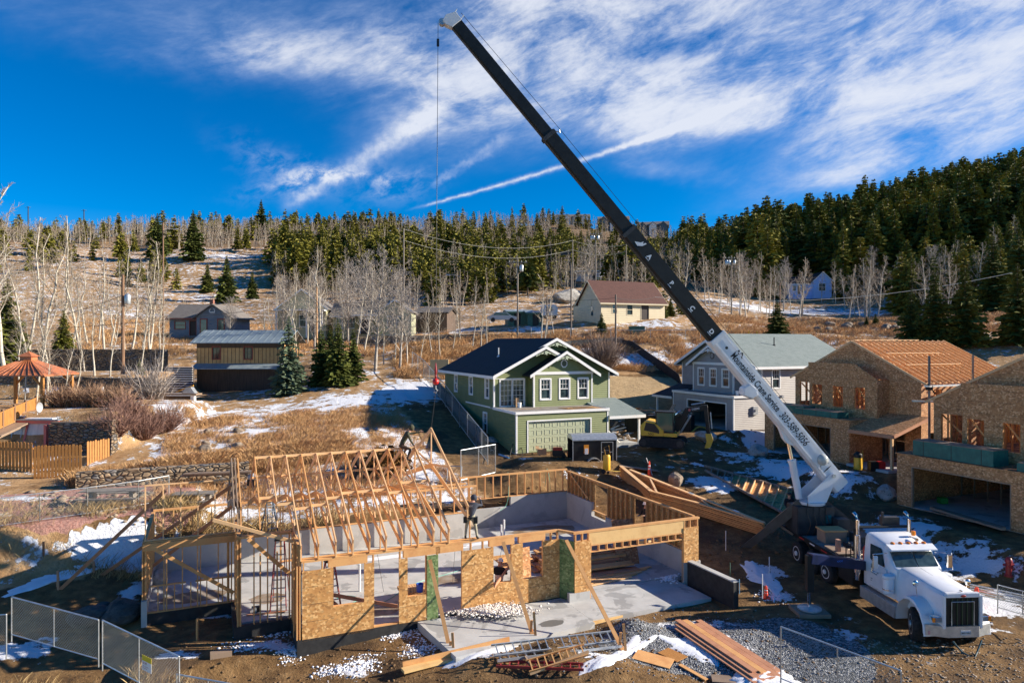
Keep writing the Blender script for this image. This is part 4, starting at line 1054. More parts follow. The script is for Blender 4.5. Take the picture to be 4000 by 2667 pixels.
# left returns
stud_wall(3.1, 25.6, 3.1, 27.8, -.3, 3.3, .28)
stud_wall(1.2, 27.7, 3.1, 27.7, -.3, 3.3, .48)
stud_wall(1.2, 27.7, 1.2, 30.4, -.3, 3.3, .3)
stud_wall(-2.1, 30.4, 1.15, 30.4, .0, 2.77, .65)
stud_wall(-2.1, 30.45, 1.15, 30.45, 2.78, 4.95, .62, mat_=LUMP, plate=1, w=.1)
stud_wall(-2.1, 30.4, -2.1, 35.6, .55, 2.77, .42)
stud_wall(-2.1, 35.7, 13.0, 35.7, 1.24, 2.85, .8)
stud_wall(13.1, 37.0, 19.9, 37.0, 1.56, 2.9, .5)
stud_wall(19.95, 36.9, 19.95, 25.2, 1.05, 2.77, .45, holes=((2.95, 4.3), (6.95, 7.95)))
stud_wall(3.3, 34.9, 13.3, 34.9, 0.02, 2.85, 1.6)
m = SB(); sheet(m, 25.1, 36.95, 1.05, 2.72, [(32.6, 33.9, .9, 2.5), (28.95, 29.95, 1.0, 2.55)], lambda y, z, d: (20.03+d, y, z), 0, .02)
weld(m.build('side_sheathing', OSB, FH))
m = SB(); m.box(-2.15, 1.15, 30.25, 30.32, 2.45, 2.72); m.build('wing_header', LUM, FH)
m = SB()
m.beam((-1.9, 30.3, 2.6), (1.1, 30.25, .4), .04, .14); m.beam((1.5, 27.6, 3.2), (3.0, 27.6, 1.7), .04, .14)
m.box(-1.9, -.65, 30.35, 30.45, 1.0, 1.05); m.box(-.3, 1.0, 30.35, 30.45, 1.0, 1.05)
m.beam((1.15, 29.0, 1.2), (1.15, 30.2, 2.7), .04, .1); m.beam((20.0-.2, 36.4, 2.7), (19.75, 34.2, 1.7), .04, .1)
m.each('wall_brace', LUM, FH)
for k in range(5): m = SB(); m.box(-1.65+k*.58, -1.61+k*.58, 30.36, 30.45, .04, 1.0); m.each('cripple_stud', LUM, FH)
for a, b_, z0_, z1_ in ((1.12, 27.62, -.3, 3.3), (1.12, 30.15, -.3, 3.3), (2.95, 27.62, -.3, 3.3), (2.98, 25.52, -.05, 2.68), (2.98, 26.4, -.3, 3.2), (-2.18, 30.3, 0, 2.7), (-2.18, 30.9, 0, 2.7), (.9, 30.32, 0, 2.7)):
 for k in range(2): m = SB(); m.box(a+k*.1, a+.045+k*.1, b_, b_+.15, z0_+.05, z1_-.1); m.build('corner_stud', LUM, FH)
for x in (-1.35, -.25, .85, 1.9, 2.5): m = SB(); m.box(x, x+.05, (30.28 if x < 1 else 27.55), (30.42 if x < 1 else 27.69), .05, 2.6); m.build('front_post', LUM, FH)
# roof trusses (scissor)
TF, TB_, RQ, RZ = 25.5, 35.05, 30.25, 5.75
def truss_mb(p, dz=0.0, f=TF, dq=0):
 m = SB(); zz = HP+dz
 heel = .5
 def P(q, z): return (p, q+dq, z+dz)
 sl_ = (RZ-(HP+heel))/(RQ-TF)
 zf = RZ-(RQ-f)*sl_
 zb = HP if f == TF else zf-.1
 hh = .16
 m.beam(P(f-.05, zf), P(RQ, RZ), .04, hh, up=(0, 0, 1)); m.beam(P(TB_+.05, HP+heel), P(RQ, RZ), .04, hh, up=(0, 0, 1))
 cz = HP+1.35
 m.beam(P(f+.02, max(zb, HP)+.12), P(RQ, cz), .04, .2, up=(0, 0, 1)); m.beam(P(TB_-.02, HP+.12), P(RQ, cz), .04, .2, up=(0, 0, 1))
 m.beam(P(RQ, cz), P(RQ, RZ-.05), .042, .10, up=(0, 1, 0))
 m.beam(P(f+.06, zb), P(f+.06, zf-.02), .042, .14, up=(0, 1, 0)); m.beam(P(TB_-.06, HP), P(TB_-.06, HP+heel), .042, .14, up=(0, 1, 0))
 for sg in (-1, 1):
  q1 = RQ+sg*2.4; z1 = RZ-2.4*sl_-.05; m.beam(P(q1, z1), P(RQ+sg*.05, cz+.05), .038, .09, up=(0, 0, 1)); m.beam(P(q1, z1), P(q1+sg*.5, cz-.55), .038, .09, up=(0, 0, 1))
 return m
tp = [1.9+.61*k for k in range(12)]
for k, p in enumerate(tp):
 truss_mb(p, f=27.7 if k < 2 else TF).build('roof_truss', LUMP if k % 3 else LUM, FH)
for p in (1.02, 1.14, 1.25): truss_mb(p, f=27.6).build('gable_truss', LUMD if p < 1.2 else LUM, FH)
m = SB()
for k in range(12): m.box(1.27+.02, 1.31, 27.9+k*.6, 27.98+k*.6, 3.3, RZ-.1-abs(27.9+k*.6-RQ)*.52)
m.each('gable_stud', LUMD, FH)
m = SB()
for k in range(11):
 a = tp[k]; m.beam((a+.02, RQ, RZ+.02), (a+.59, RQ, RZ+.02), .04, .1)
 q = [28.0, 27.6, 27.3, 27.4, 27.7, 27.9, 27.9, 27.9, 27.7, 28.2, 28.2][k]; z = RZ-(RQ-q)*.52; m.beam((a+.02, q, z), (a+.59, q, z), .04, .1)
 q = 32.6; z = RZ-(q-RQ)*.52; m.beam((a+.02, q, z), (a+.59, q, z), .04, .1)
m.each('truss_blocking', LUMP, FH)
ht = truss_mb(9.35, .82, dq=-.05).build('hanging_truss', LUMP); tag(ht, 'roof truss hanging on the crane hook beside the set trusses', 'roof truss')
# braces
def prop(u0, v0, y0, u1, v1, z1, label, stake=True, mat_=LUM, w=.14):
 a = at(u0, v0, y0); b_ = flat(u1, v1, z1)
 rt = root('wall_prop', label, 'wall prop', b_, 0, 'diagonal props holding up the walls')
 m = WB(); m.beam(a, b_, .045, w, up=(1, 0, 0)); m.build('board', mat_, rt)
 if stake:
  m = WB(); m.beam(b_+V((.1, -.1, -.25)), b_+V((.02, -.02, .9)), .09, .045); m.beam(b_+V((-.12, .1, -.2)), b_+V((-.05, .12, .55)), .09, .045); m.each('stake', mat_, rt)
prop(1679, 2185, 26.2, 1765, 2570, -.42, 'leaning board prop beside the green panel of the front wall')
prop(1965, 2115, 27.3, 2083, 2485, -.1, 'leaning board prop right of the man in the window')
prop(2212, 2108, 28.0, 2433, 2536, -.1, 'leaning board prop at the corner of the garage opening')
prop(645, 1915, 28.0, 225, 2310, -.1, 'longest brown prop running left to a stake in the dark soil', mat_=LUMR)
prop(916, 1889, 28.2, 365, 2268, -.1, 'middle brown prop running left from the tall gable', mat_=LUMR)
prop(918, 1968, 28.0, 505, 2278, -.3, 'lowest brown prop on the left side beside the snow', mat_=LUMR, stake=False)
m = SB(); m.beam((.3, 27.3, 4.1), (3.3, 26.9, 3.0), .05, .12); tag(m.build('loose_board', LUMP), 'pale board sloping across the left gable end', 'board')
# lower slabs in front
m = SB(); m.add([(7.35, 25.45, -.02), (7.7, 22.1, -.02), (13.4, 22.7, -.02), (13.4, 25.45, -.02), (7.35, 25.45, -.5), (7.7, 22.1, -.5), (13.4, 22.7, -.5), (13.4, 25.45, -.5)],
  [(3, 2, 1, 0), (4, 5, 6, 7), (0, 1, 5, 4), (1, 2, 6, 5), (2, 3, 7, 6), (3, 0, 4, 7)])
tag(m.build('porch_slab', CONC), 'raised pale concrete slab in front of the sheathed wall', 'slab')
m = SB(); m.box(13.42, 19.1, 23.0, 25.7, -.4, -.03); tag(m.build('driveway_slab', CONC), 'concrete apron in front of the garage opening', 'slab')
m = SB(); m.box(19.3, 19.55, 21.9, 24.8, -.6, .9); rw_ = m.build('retaining_wall', BLACKW); tag(rw_, 'low black-coated wall at the right corner of the slab', 'wall')
m = SB(); m.box(19.29, 19.56, 21.89, 24.79, .902, .95); m.build('coping', CONW, rw_); fix_inv(COL.objects[-1])
# ------------------------------------------------------------- boom truck crane
# truck frame: X = truck's left-to-right as seen from the front-left (to image right), Y = towards the tail, Z up
ang = math.atan2(.065, 1.0)
TO = V((15.38, 23.6, -.08))
SH = .5     # the cab stands this much closer to the nose
def TT(v):
 x, y = v[0], v[1]
 if y > 3.0: y -= SH*max(0.0, min(1.0, (7.2-y)/1.2))
 elif y > 2.0: y -= SH*(y-2.0)
 return V((TO.x+x*math.cos(ang)-y*math.sin(ang), TO.y+x*math.sin(ang)+y*math.cos(ang), TO.z+v[2]))
def TB(): return MB(TT)
CR = root('crane_truck', 'white truck with a long black and white telescopic crane boom on its rear deck', 'crane truck', TT(V((0, 4.5, 0))), ang)
def hull(mb, secs):
 """secs: list of (y, [(x,z)...]) same count; lofts"""
 n = len(secs[0][1]); k0 = len(mb.v)
 vs = [(x, y, z) for y, ring in secs for x, z in ring]
 fs = []
 for i in range(len(secs)-1):
  for k in range(n): fs.append((i*n+k, i*n+(k+1) % n, (i+1)*n+(k+1) % n, (i+1)*n+k))
 fs += [tuple(range(n-1, -1, -1)), tuple(range((len(secs)-1)*n, len(secs)*n))]
 mb.add(vs, fs)
def rring(w, z0, z1, r=.12, tw=None, rt=None):
 """rounded-top section"""
 tw = w if tw is None else tw; rt = r if rt is None else rt
 return [(-w, z0), (w, z0), (w, z0+(z1-z0)*.5), (tw, z1-rt), (tw-rt*.35, z1-rt*.3), (tw-rt, z1), (-tw+rt, z1), (-tw+rt*.35, z1-rt*.3), (-tw, z1-rt), (-w, z0+(z1-z0)*.5)]
# cab
m = TB(); hull(m, [(3.02, rring(.86, 1.0, 2.10, .05)), (3.1, rring(.92, .95, 2.12, .06)), (3.55, rring(.98, .95, 2.55, .16, .93)), (3.7, rring(.98, .95, 2.82, .16, .9)), (4.6, rring(1.0, .95, 2.98, .16, .94)), (4.95, rring(1.0, .95, 2.96, .18, .93)), (5.0, rring(.97, .98, 2.9, .2, .9))])
cab = m.build('cab', WHITEM, CR, smooth='auto')
m = TB(); hull(m, [(3.28, [(-.93, 2.68), (.93, 2.68), (.9, 2.73), (-.9, 2.73)]), (3.62, [(-.95, 2.74), (.95, 2.74), (.92, 2.86), (-.92, 2.86)])])
m.build('sun_visor', WHITEM, cab)
m = TB()
for sg in (-1, 1): m.add([(sg*.03, 3.07, 2.15), (sg*.83, 3.12, 2.15), (sg*.80, 3.50, 2.60), (sg*.03, 3.44, 2.62), (sg*.03, 3.11, 2.13), (sg*.83, 3.16, 2.13), (sg*.80, 3.56, 2.58), (sg*.03, 3.50, 2.6)], [(0, 1, 2, 3), (7, 6, 5, 4), (0, 4, 5, 1), (1, 5, 6, 2), (2, 6, 7, 3), (3, 7, 4, 0)])
for o in m.each('windshield', GLASS, cab): pass
for sg, nm in ((-1, ''), (1, '')):
 m = TB(); X_ = sg*.992
 m.add([(X_, 3.6, 1.98), (X_, 4.55, 1.98), (X_*.985, 4.55, 2.62), (X_*.985, 3.85, 2.62)], [(0, 1, 2, 3)]);
 m.add([(X_-sg*.02, 3.6, 1.98), (X_-sg*.02, 4.55, 1.98), (X_*.985-sg*.02, 4.55, 2.62), (X_*.985-sg*.02, 3.85, 2.62)], [(0, 1, 2, 3)])
 m.build('side_window', GLASS, cab)
 m = TB(); m.box(sg*1.0-.012, sg*1.0+.012, 3.45, 4.62, 1.02, 1.93); dr = m.build('door', WHITEM, cab)
m = TB(); m.box(-1.03, -1.011, 4.3, 4.42, 1.72, 1.76); m.build('door_handle', CHROME, cab)
# faint door lettering
for k, (s_, z_, sz) in enumerate((('SM', 1.76, .17), ('mountainside crane', 1.62, .065), ('service  colorado', 1.54, .06), ('usdot', 1.30, .05), ('gvw', 1.22, .05))):
 text(s_, sz, frame_m(TT(V((-1.026, 4.45, z_))), TT(V((0, -1, 0)))-TT(V((0, 0, 0))), (0, 0, 1)), TXTB, cab, 'door_lettering')
# hood with grille shell
m = TB(); hull(m, [(.32, rring(.66, .82, 1.92, .1, .60)), (.40, rring(.69, .80, 1.99, .14, .63)), (1.4, rring(.76, .85, 2.07, .2, .68)), (2.6, rring(.84, .9, 2.14, .2, .74)), (3.05, rring(.88, .95, 2.16, .2, .78))])
hood = m.build('hood', WHITEM, CR, smooth='auto')
DUST = mat('road_dust_paint', noisy((.36, .31, .25), (.66, .65, .63), 2.5, 7, rough=.7, lo=.35, hi=.6))
m = TB(); m.beam((0, .45, 1.98), (0, 2.9, 2.145), .02, .02); m.build('hood_seam', GREYP, hood)
m = TB()
for a, b_, c, d_ in ((-.71, -.60, .80, 1.94), (.60, .71, .80, 1.94), (-.60, .60, 1.86, 2.02), (-.60, .60, .78, .84)): m.box(a, b_, .20, .34, c, d_)
gs = m.build('grille_surround', WHITEM, CR, bevel=.02)
m = TB(); m.box(-.599, .599, .27, .31, .841, 1.858); gr = m.build('grille', BLACKM, CR)
m = TB()
for k in range(5): m.box(-.36+k*.18-.012, -.36+k*.18+.012, .235, .268, .86, 1.82)
m.build('grille_bar', mat('dull_green_bars', col=(.05, .07, .03)), gr)
m = TB(); m.path([(-.40, .215, .88), (-.40, .215, 1.72), (.40, .215, 1.72), (.40, .215, .88)], .018); m.build('grille_guard', STEEL, gr)
m = TB(); m.ball((0, .19, 1.92), .1, (1, .2, .42)); m.build('badge', mat('red_badge', col=(.35, .03, .02), rough=.3), CR)
m = TB(); m.box(-.03, .03, .28, .38, 1.99, 2.07); m.build('hood_ornament', CHROME, hood)
# fenders, lights, bumper
for sg in (-1, 1):
 m = TB(); pr = []
 for k in range(9):
  a = math.pi*(k/8); pr.append((1.28-.80*math.cos(a), .55+.98*math.sin(a)))
 n = len(pr); vs = []
 for y, z in pr: vs += [(sg*.58, y, z+.03), (sg*1.20, y, z), (sg*1.22, y, z-.09), (sg*.60, y, z-.09)]
 fs = []
 for k in range(n-1):
  for j in range(4): fs.append((k*4+j, k*4+(j+1) % 4, (k+1)*4+(j+1) % 4, (k+1)*4+j))
 fs += [(0, 1, 2, 3), tuple(4*(n-1)+j for j in (3, 2, 1, 0))]
 m.add(vs, fs); m.build('fender', WHITEM, CR, smooth='auto')
 m = TB(); m.box(sg*1.0-.006, sg*1.0+.006, 3.5, 4.6, .95, 1.06); m.build('dusty_sill', DUST, CR)
 m = TB(); m.box(sg*.88-.15, sg*.88+.15, .28, .52, 1.0, 1.2); hl = m.build('headlight', CHROME, CR, bevel=.02)
 m = TB(); m.box(sg*.84-.10, sg*.84+.10, .262, .279, 1.025, 1.175); m.build('lens', mat('headlight_lens', col=(.16, .2, .24), rough=.08), hl)
 m = TB(); m.box(sg*1.0-.045, sg*1.0+.045, .258, .279, 1.025, 1.175); m.build('turn_signal', ORANGE, hl)
 # mirrors
 m = TB(); m.box(sg*1.47-.10, sg*1.47+.10, 3.38, 3.46, 1.98, 2.48); mr = m.build('mirror', CHROME, CR, bevel=.02)
 m = TB(); m.path([(sg*.95, 3.5, 2.55), (sg*1.55, 3.42, 2.55), (sg*1.6, 3.42, 1.9), (sg*.98, 3.5, 1.78)], .017); m.build('mirror_arm', CHROME, mr)
 m = TB(); m.tube((sg*.9, 1.3, 1.5), (sg*.95, 1.3, 1.95), .012); m.ball((sg*.97, 1.28, 2.0), .11, (1, .5, 1)); m.build('fender_mirror', CHROME, CR)
 # exhaust and air cleaner
 m = TB(); m.tube((sg*1.08, 5.28, .95), (sg*1.08, 5.28, 1.25), .09, n=12); m.tube((sg*1.08, 5.28, 1.25), (sg*1.08, 5.28, 2.75), .125, n=14); m.path([(sg*1.08, 5.28, 2.7), (sg*1.08, 5.28, 3.35), (sg*1.08, 5.36, 3.5), (sg*1.08, 5.55, 3.58)], .07, 10); m.build('exhaust_stack', CHROME, CR, smooth='auto')
 m = TB(); m.lathe((sg*1.12, 3.15, 1.18), [(.10, -.04), (.19, 0), (.20, .5), (.19, .52), (.23, .56), (.22, .66), (.08, .72)], 16); m.build('air_cleaner', WHITEM, CR, smooth='auto')
 m = TB(); m.lathe((sg*1.12, 3.15, 1.3), [(.205, 0), (.205, .04)], 16); m.build('air_cleaner_band', CHROME, CR)
 # steps / tool boxes behind the front wheels
 m = TB(); m.box(sg*.85 if sg > 0 else -1.2, 1.2 if sg > 0 else -.85, 2.35, 4.9, .42, .86); m.build('step_box', STEEL, CR)
m = TB(); m.prism([(-1.16, .46), (-.55, .18), (.55, .18), (1.16, .46), (1.16, .62), (.5, .40), (-.5, .40), (-1.16, .62)], lambda a, b_, d: (a, b_, d), .52, .88)
bp_ = m.build('bumper', STEEL, CR)
m = TB(); m.box(-.52, .52, .19, .40, .882, .905); m.build('bumper_step', mat('dark_tread_plate', noisy((.07, .08, .08), (.14, .15, .15), 30, rough=.4)), bp_)
m = TB(); m.box(-.1, .24, .160, .176, .6, .75); lp = m.build('license_plate', mat('plate_white', col=(.5, .52, .55)), CR)
text('897 VRG', .085, frame_m(TT(V((-.08, .155, .645))), V((1, 0, 0)), (0, 0, 1)), mat('plate_text', col=(.06, .10, .09)), lp, 'plate_number')
m = TB(); m.box(-1.1, -.9, .40, .425, .56, .68); m.build('bumper_sticker', mat('sticker', col=(.55, .3, .3)), CR)
m = TB(); m.path([(-.42, .15, .42), (-.2, .0, .12), (.05, -.25, -.02), (.3, -.05, .12), (.62, .15, .42)], .03); m.build('tow_hose', mat('dark_teal_hose', col=(.02, .07, .08), rough=.4), CR)
# roof lights, horn, beacon
for k in range(5):
 m = TB(); m.ball((-.62+k*.31, 3.68, 2.87), .075, (1, 1.4, .7), 10, 6); m.build('marker_light', ORANGE, CR)
m = TB(); m.lathe((.62, 4.3, 2.98), [(.07, 0), (.07, .03), (.085, .04), (.08, .17), (.02, .18)], 12); m.build('beacon', ORANGE, CR)
m = TB(); m.tube((.4, 3.75, 2.96), (.4, 4.1, 2.98), .07, .02); m.build('air_horn', CHROME, CR)
# chassis and deck
m = TB(); m.box(-.95, -.6, 1.0, 1.6, .5, .8); m.v.clear(); m.f.clear(); m.m.clear(); m.g.clear()
m.box(-.45, -.25, .5, 11.2, .72, 1.0); m.box(.25, .45, .5, 11.2, .72, 1.0); m.box(-.25, .25, 2.0, 10.8, .7, .9); m.build('chassis', DARKM, CR)
m = TB(); m.box(-1.22, 1.22, 5.55, 11.3, 1.28, 1.46); dk = m.build('deck', BLACKM, CR)
m = TB(); m.box(-1.15, 1.15, 5.7, 9.3, 1.462, 1.475); m.build('deck_floor', mat('grey_worn_deck', noisy((.14, .14, .13), (.26, .25, .23), 3)), dk)
for k in range(5):
 m = TB(); m.box(-1.232, -1.222, 6.0+k*1.0, 6.45+k*1.0, 1.35, 1.40); m.build('reflector', RED if k % 2 else HAT, dk)
m = TB(); m.box(-1.1, -.7, 5.6, 6.5, .6, 1.26); m.box(.75, 1.2, 5.6, 6.5, .6, 1.26); m.each('side_tank', BLACKM, CR)
# headboard rack
m = TB(); m.path([(-1.15, 5.35, 1.0), (-1.15, 5.35, 2.95), (-1.05, 5.35, 3.05), (1.05, 5.35, 3.05), (1.15, 5.35, 2.95), (1.15, 5.35, 1.0)], .06, 8); m.build('headboard_rack', BLACKM, CR, smooth='auto')
m = TB(); m.box(.2, .9, 5.6, 5.9, 3.0, 3.35); m.box(.1, .16, 5.5, 5.6, 3.0, 3.6); m.each('rack_box', DARKM, CR)
def wheel(x, y, r, w_, steer=0.0, rim=HAT, name='wheel'):
 sg = -1 if x < 0 else 1
 M = Matrix.Translation(V((x, y, r))) @ Matrix.Rotation(steer, 4, 'Z')
 TW = lambda v: TT(M @ V(v))
 m = MB(TW)
 m.lathe((0, 0, 0), [(r*.56, -w_/2+.01), (r*.9, -w_/2), (r*.98, -w_/2+.04), (r, -w_/2+.07), (r, w_/2-.07), (r*.98, w_/2-.04), (r*.9, w_/2), (r*.56, w_/2-.01)], 32, axis='x')
 for k in range(28):
  a = 2*math.pi*k/28
  for sx in (-1, 1):
   c = V((sx*w_*.22, math.cos(a+sx*.05)*(r+.008), math.sin(a+sx*.05)*(r+.008))); d_ = V((0, -math.sin(a), math.cos(a)))
   m.beam(c-d_*.045, c+d_*.045, w_*.3, .02, up=V((0, math.cos(a), math.sin(a))))
 ty = m.build('tyre', RUBBER, CR, smooth='auto'); ty.name = 'wheel'
 m = MB(TW); o_ = sg*(w_/2-.02)
 m.lathe((0, 0, 0), [(r*.62, o_-sg*.12), (r*.62, o_+sg*.012), (r*.56, o_+sg*.012), (r*.50, o_-sg*.05), (r*.24, o_-sg*.03), (r*.2, o_+sg*.06), (.001, o_+sg*.07)], 20, axis='x')
 m.build('rim', rim, ty, smooth='auto')
for x in (-.95, .95): wheel(x, 1.25, .56, .40, R(-24), STEEL)
for y in (8.35, 9.72):
 for x in (-1.02, 1.02): wheel(x, y, .53, .46)
for x in (-1.02, 1.02): wheel(x, 7.25, .46, .28)
m = TB(); m.tube((-.8, 1.25, .55), (.8, 1.25, .55), .08); m.tube((-.8, 8.35, .52), (.8, 8.35, .52), .1); m.tube((-.8, 9.72, .52), (.8, 9.72, .52), .1); m.tube((-.8, 7.25, .46), (.8, 7.25, .46), .08); m.each('axle', DARKM, CR)
# crane pedestal with A-frame rear outriggers
OUT = mat('worn_black_steel', noisy((.022, .026, .03), (.05, .055, .06), 2, 7, rough=.35))
PC = V((-.35, 10.0, 0))          # centre of rotation in the truck frame
m = TB(); m.box(PC.x-.95, PC.x+.85, PC.y-.55, PC.y+.6, 1.46, 2.75); ped = m.build('crane_pedestal', OUT, CR, bevel=.03)
m = TB(); m.box(PC.x+.4, PC.x+.65, PC.y-.62, PC.y-.56, 2.0, 2.4); m.build('control_panel', mat('teal_glass', col=(.02, .14, .15), rough=.2), ped)
la = TT(V((PC.x-.5, PC.y, 2.85))); lf = V((11.55, 34.9, .12))
ra = TT(V((PC.x+.5, PC.y, 2.85))); rf = V((18.1, 33.3, .2))
for a, b_ in ((la, lf), (ra, rf)):
 md = a.lerp(b_, .55)
 m = WB(); m.beam(a, md, .46, .44); m.beam(md-(b_-a).normalized()*.1, b_, .34, .34); lg = m.build('outrigger_leg', OUT, CR, fix=True)
 m = WB(); m.lathe(b_-V((0, 0, .1)), [(.3, -.03), (.3, .02), (.1, .08)], 12); m.build('outrigger_foot', STEEL, lg)
 m = WB(); s2 = TT(V((PC.x+(-.9 if a is la else .8), PC.y, 1.35))); m.beam(s2, a.lerp(b_, .42), .12, .12); m.build('outrigger_brace', OUT, lg)
# front outriggers
for sg in (-1,):
 a = TT(V((sg*.5, 3.95+1.15, .92+.62))); b_ = V((11.62, 27.3, 2.05)) if sg < 0 else TT(V((4.1, 4.6, 1.9)))
 m = WB(); m.beam(a, b_, .34, .36); bb = m.build('front_outrigger_beam', NAVY, CR)
 gz = hz(b_.x, b_.y)
 m = WB(); m.beam(b_+V((0, 0, .12)), b_-V((0, 0, 1.3)), .26, .26); m.build('outrigger_jack', BLACKM, bb)
 m = WB(); m.tube(b_-V((0, 0, 1.3)), V((b_.x, b_.y, gz+.2)), .07, n=10); m.build('jack_rod', CHROME, bb)
 m = WB(); m.lathe((b_.x, b_.y, gz+.18), [(.45, 0), (.45, .05), (.12, .1)], 18); m.build('jack_pad', STEEL, bb)
 pd = WB(); pd.box(b_.x-.6, b_.x+.6, b_.y-.55, b_.y+.55, gz+.02, gz+.16)
 tag(pd.build('timber_pad', LUMD), 'square timber pad under the %s front outrigger' % ('left' if sg < 0 else 'right'), 'timber pad')
m = WB(); m.box(lf.x-.5, lf.x+.5, lf.y-.4, lf.y+.4, -.05, .04); tag(m.build('timber_pad', LUMD), 'timber pad under the rear outrigger foot near the truss stack', 'timber pad')
text('<<<', .16, frame_m(V((12.6, 27.1, 1.92)), V((1, .3, 0)), (0, 0, 1)), mat('blue_mark', col=(.02, .2, .8)), CR, 'beam_mark')
# turret
pc = TT(V((PC.x, PC.y, 0)))
bf = at(3259, 1878, pc.y+.1)           # boom foot
tip = V((-2.86, 31.6, HC+(1333-62)/F*31.6))
bd = (tip-bf).normalized(); hd_ = V((bd.x, bd.y, 0)).normalized(); sidev = V((0, 0, 1)).cross(hd_)   # horizontal side
m = WB(); m.lathe((pc.x, pc.y, 2.78), [(.60, -.06), (.64, 0), (.64, .08), (.55, .10)], 28); tb = m.build('turntable', WHITEM, CR, smooth='auto')
tz = 2.86
for sg in (-1, 1):
 m = WB(); o_ = sidev*(sg*.42)
 f2 = lambda a, b_, d: pc+o_+hd_*a+sidev*(sg*d)+V((0, 0, tz+b_))
 pv = bf+bd*.45; zf = pv.z-tz; xf = (pv-pc).dot(hd_)
 m.prism([(-.45, 0), (.40, 0), (.44, .42), (xf+.10, zf+.20), (xf-.12, zf+.10), (xf-.12, zf-.10)], f2, 0, .04)
 m.build('turret_plate', WHITEM, CR)
m = WB(); m.tube(bf+bd*.45-sidev*.5, bf+bd*.45+sidev*.5, .09, n=14); m.build('boom_pivot', STEEL, CR)
# hoist drum
hp = pc+hd_*(-.42)+V((0, 0, tz+.35))
m = WB(); m.tube(hp-sidev*.35, hp+sidev*.35, .2, n=18); m.build('hoist_drum', GREYP, CR, smooth='auto')
m = WB(); m.path([pc-sidev*.5+V((0, 0, tz+.2)), pc-sidev*.6+V((.2, 0, tz+.9)), bf-sidev*.5+bd*.8, bf-sidev*.45+bd*2.0], .02); m.build('hydraulic_hose', BLK, CR)
# boom sections: local X along the boom
up_ = sidev.cross(bd).normalized()
if up_.z < 0: up_ = -up_
Lb = (tip-bf).length
def boom_sec(s0, s1, h, wd, matl, name, h0=None, off=0.0):
 h0 = h if h0 is None else h0
 m = WB(); rg = []
 for s_, hh in ((s0, h0), (s1, h)):
  c = bf+bd*s_+up_*off
  for a, b_ in ((-wd/2, -hh*.38), (-wd*.34, -hh/2), (wd*.34, -hh/2), (wd/2, -hh*.38), (wd/2, hh/2), (-wd/2, hh/2)): rg.append(c+sidev*a+up_*b_)
 n = 6
 m.add(rg, [tuple(range(5, -1, -1)), tuple(range(6, 12))]+[(k, (k+1) % n, n+(k+1) % n, n+k) for k in range(n)])
 return m.build(name, matl, CR, bevel=.0)
sW, s2_, s3_ = Lb*.325, Lb*.555, Lb*.757
wb = boom_sec(-.35, sW, .86, .62, WHITEM, 'boom_base_section', .80)
m = WB()
for sg in (-1, 1):
 for off, s0 in ((.30, .3), (-.28, .3)):
  c = bf+sidev*(sg*.325)+up_*off; m.beam(c+bd*s0, c+bd*(sW-.2), .012, .022, up=up_)
c = bf+bd*(sW-.12)
for sg in (-1, 1): m.beam(c+sidev*(sg*.325)-up_*.42, c+sidev*(sg*.325)+up_*.42, .03, .2, up=bd)
m.beam(c+up_*.44-sidev*.3, c+up_*.44+sidev*.3, .2, .03, up=up_)
m.build('boom_stiffener', WHITEM, wb)
b1 = boom_sec(sW, s2_, .74, .52, BLACKM, 'boom_second_section'); b2 = boom_sec(s2_, s3_, .64, .44, BLACKM, 'boom_third_section'); b3 = boom_sec(s3_, Lb-.55, .54, .36, BLACKM, 'boom_tip_section')
for s_, hh, ww, pr in ((s2_, .76, .54, b1), (s3_, .67, .47, b2)):
 m = WB(); c = bf+bd*(s_-.12)
 for a, b_ in ((-1, 0), (1, 0)): m.beam(c+sidev*(a*ww/2)-up_*hh/2, c+sidev*(a*ww/2)+up_*hh/2, .03, .18, up=bd)
 m.beam(c+up_*hh/2-sidev*ww/2, c+up_*hh/2+sidev*ww/2, .18, .03, up=up_); m.build('section_collar', DARKM, pr)
m = WB(); c = bf+bd*(s3_-.2)+up_*.34; m.path([c, c+up_*.12, c+up_*.18-bd*.12, c+up_*.3+bd*.02], .03); m.build('rope_guide', STEEL, b2)
# boom head
m = WB(); c = bf+bd*(Lb-.55)
fh = lambda a, b_, d: c+bd*a+up_*b_+sidev*d
m.prism([(0, -.27), (0, .30), (.45, .32), (.50, .16), (.62, -.12), (.5, -.42), (.3, -.42)], fh, -.2, .2)
bh = m.build('boom_head', WHITEM, CR, bevel=.02)
m = WB(); hc = c+bd*.50-up_*.44; m.tube(hc-sidev*.13, hc+sidev*.13, .15, n=18); m.build('sheave', STEEL, bh, smooth='auto')
m = WB(); m.path([c+up_*.36+bd*.1, c+up_*.55+bd*.15], .02); m.path([c+up_*.34+bd*.5, c+up_*.50+bd*.55], .02); m.each('cable_pin', STEEL, bh)
# hoist line along the boom top
m = WB(); m.path([bf+bd*(.2)+up_*.62, bf+bd*(s3_)+up_*.62, c+bd*.3+up_*.52], .012, 5); m.build('hoist_line', BLK, CR)
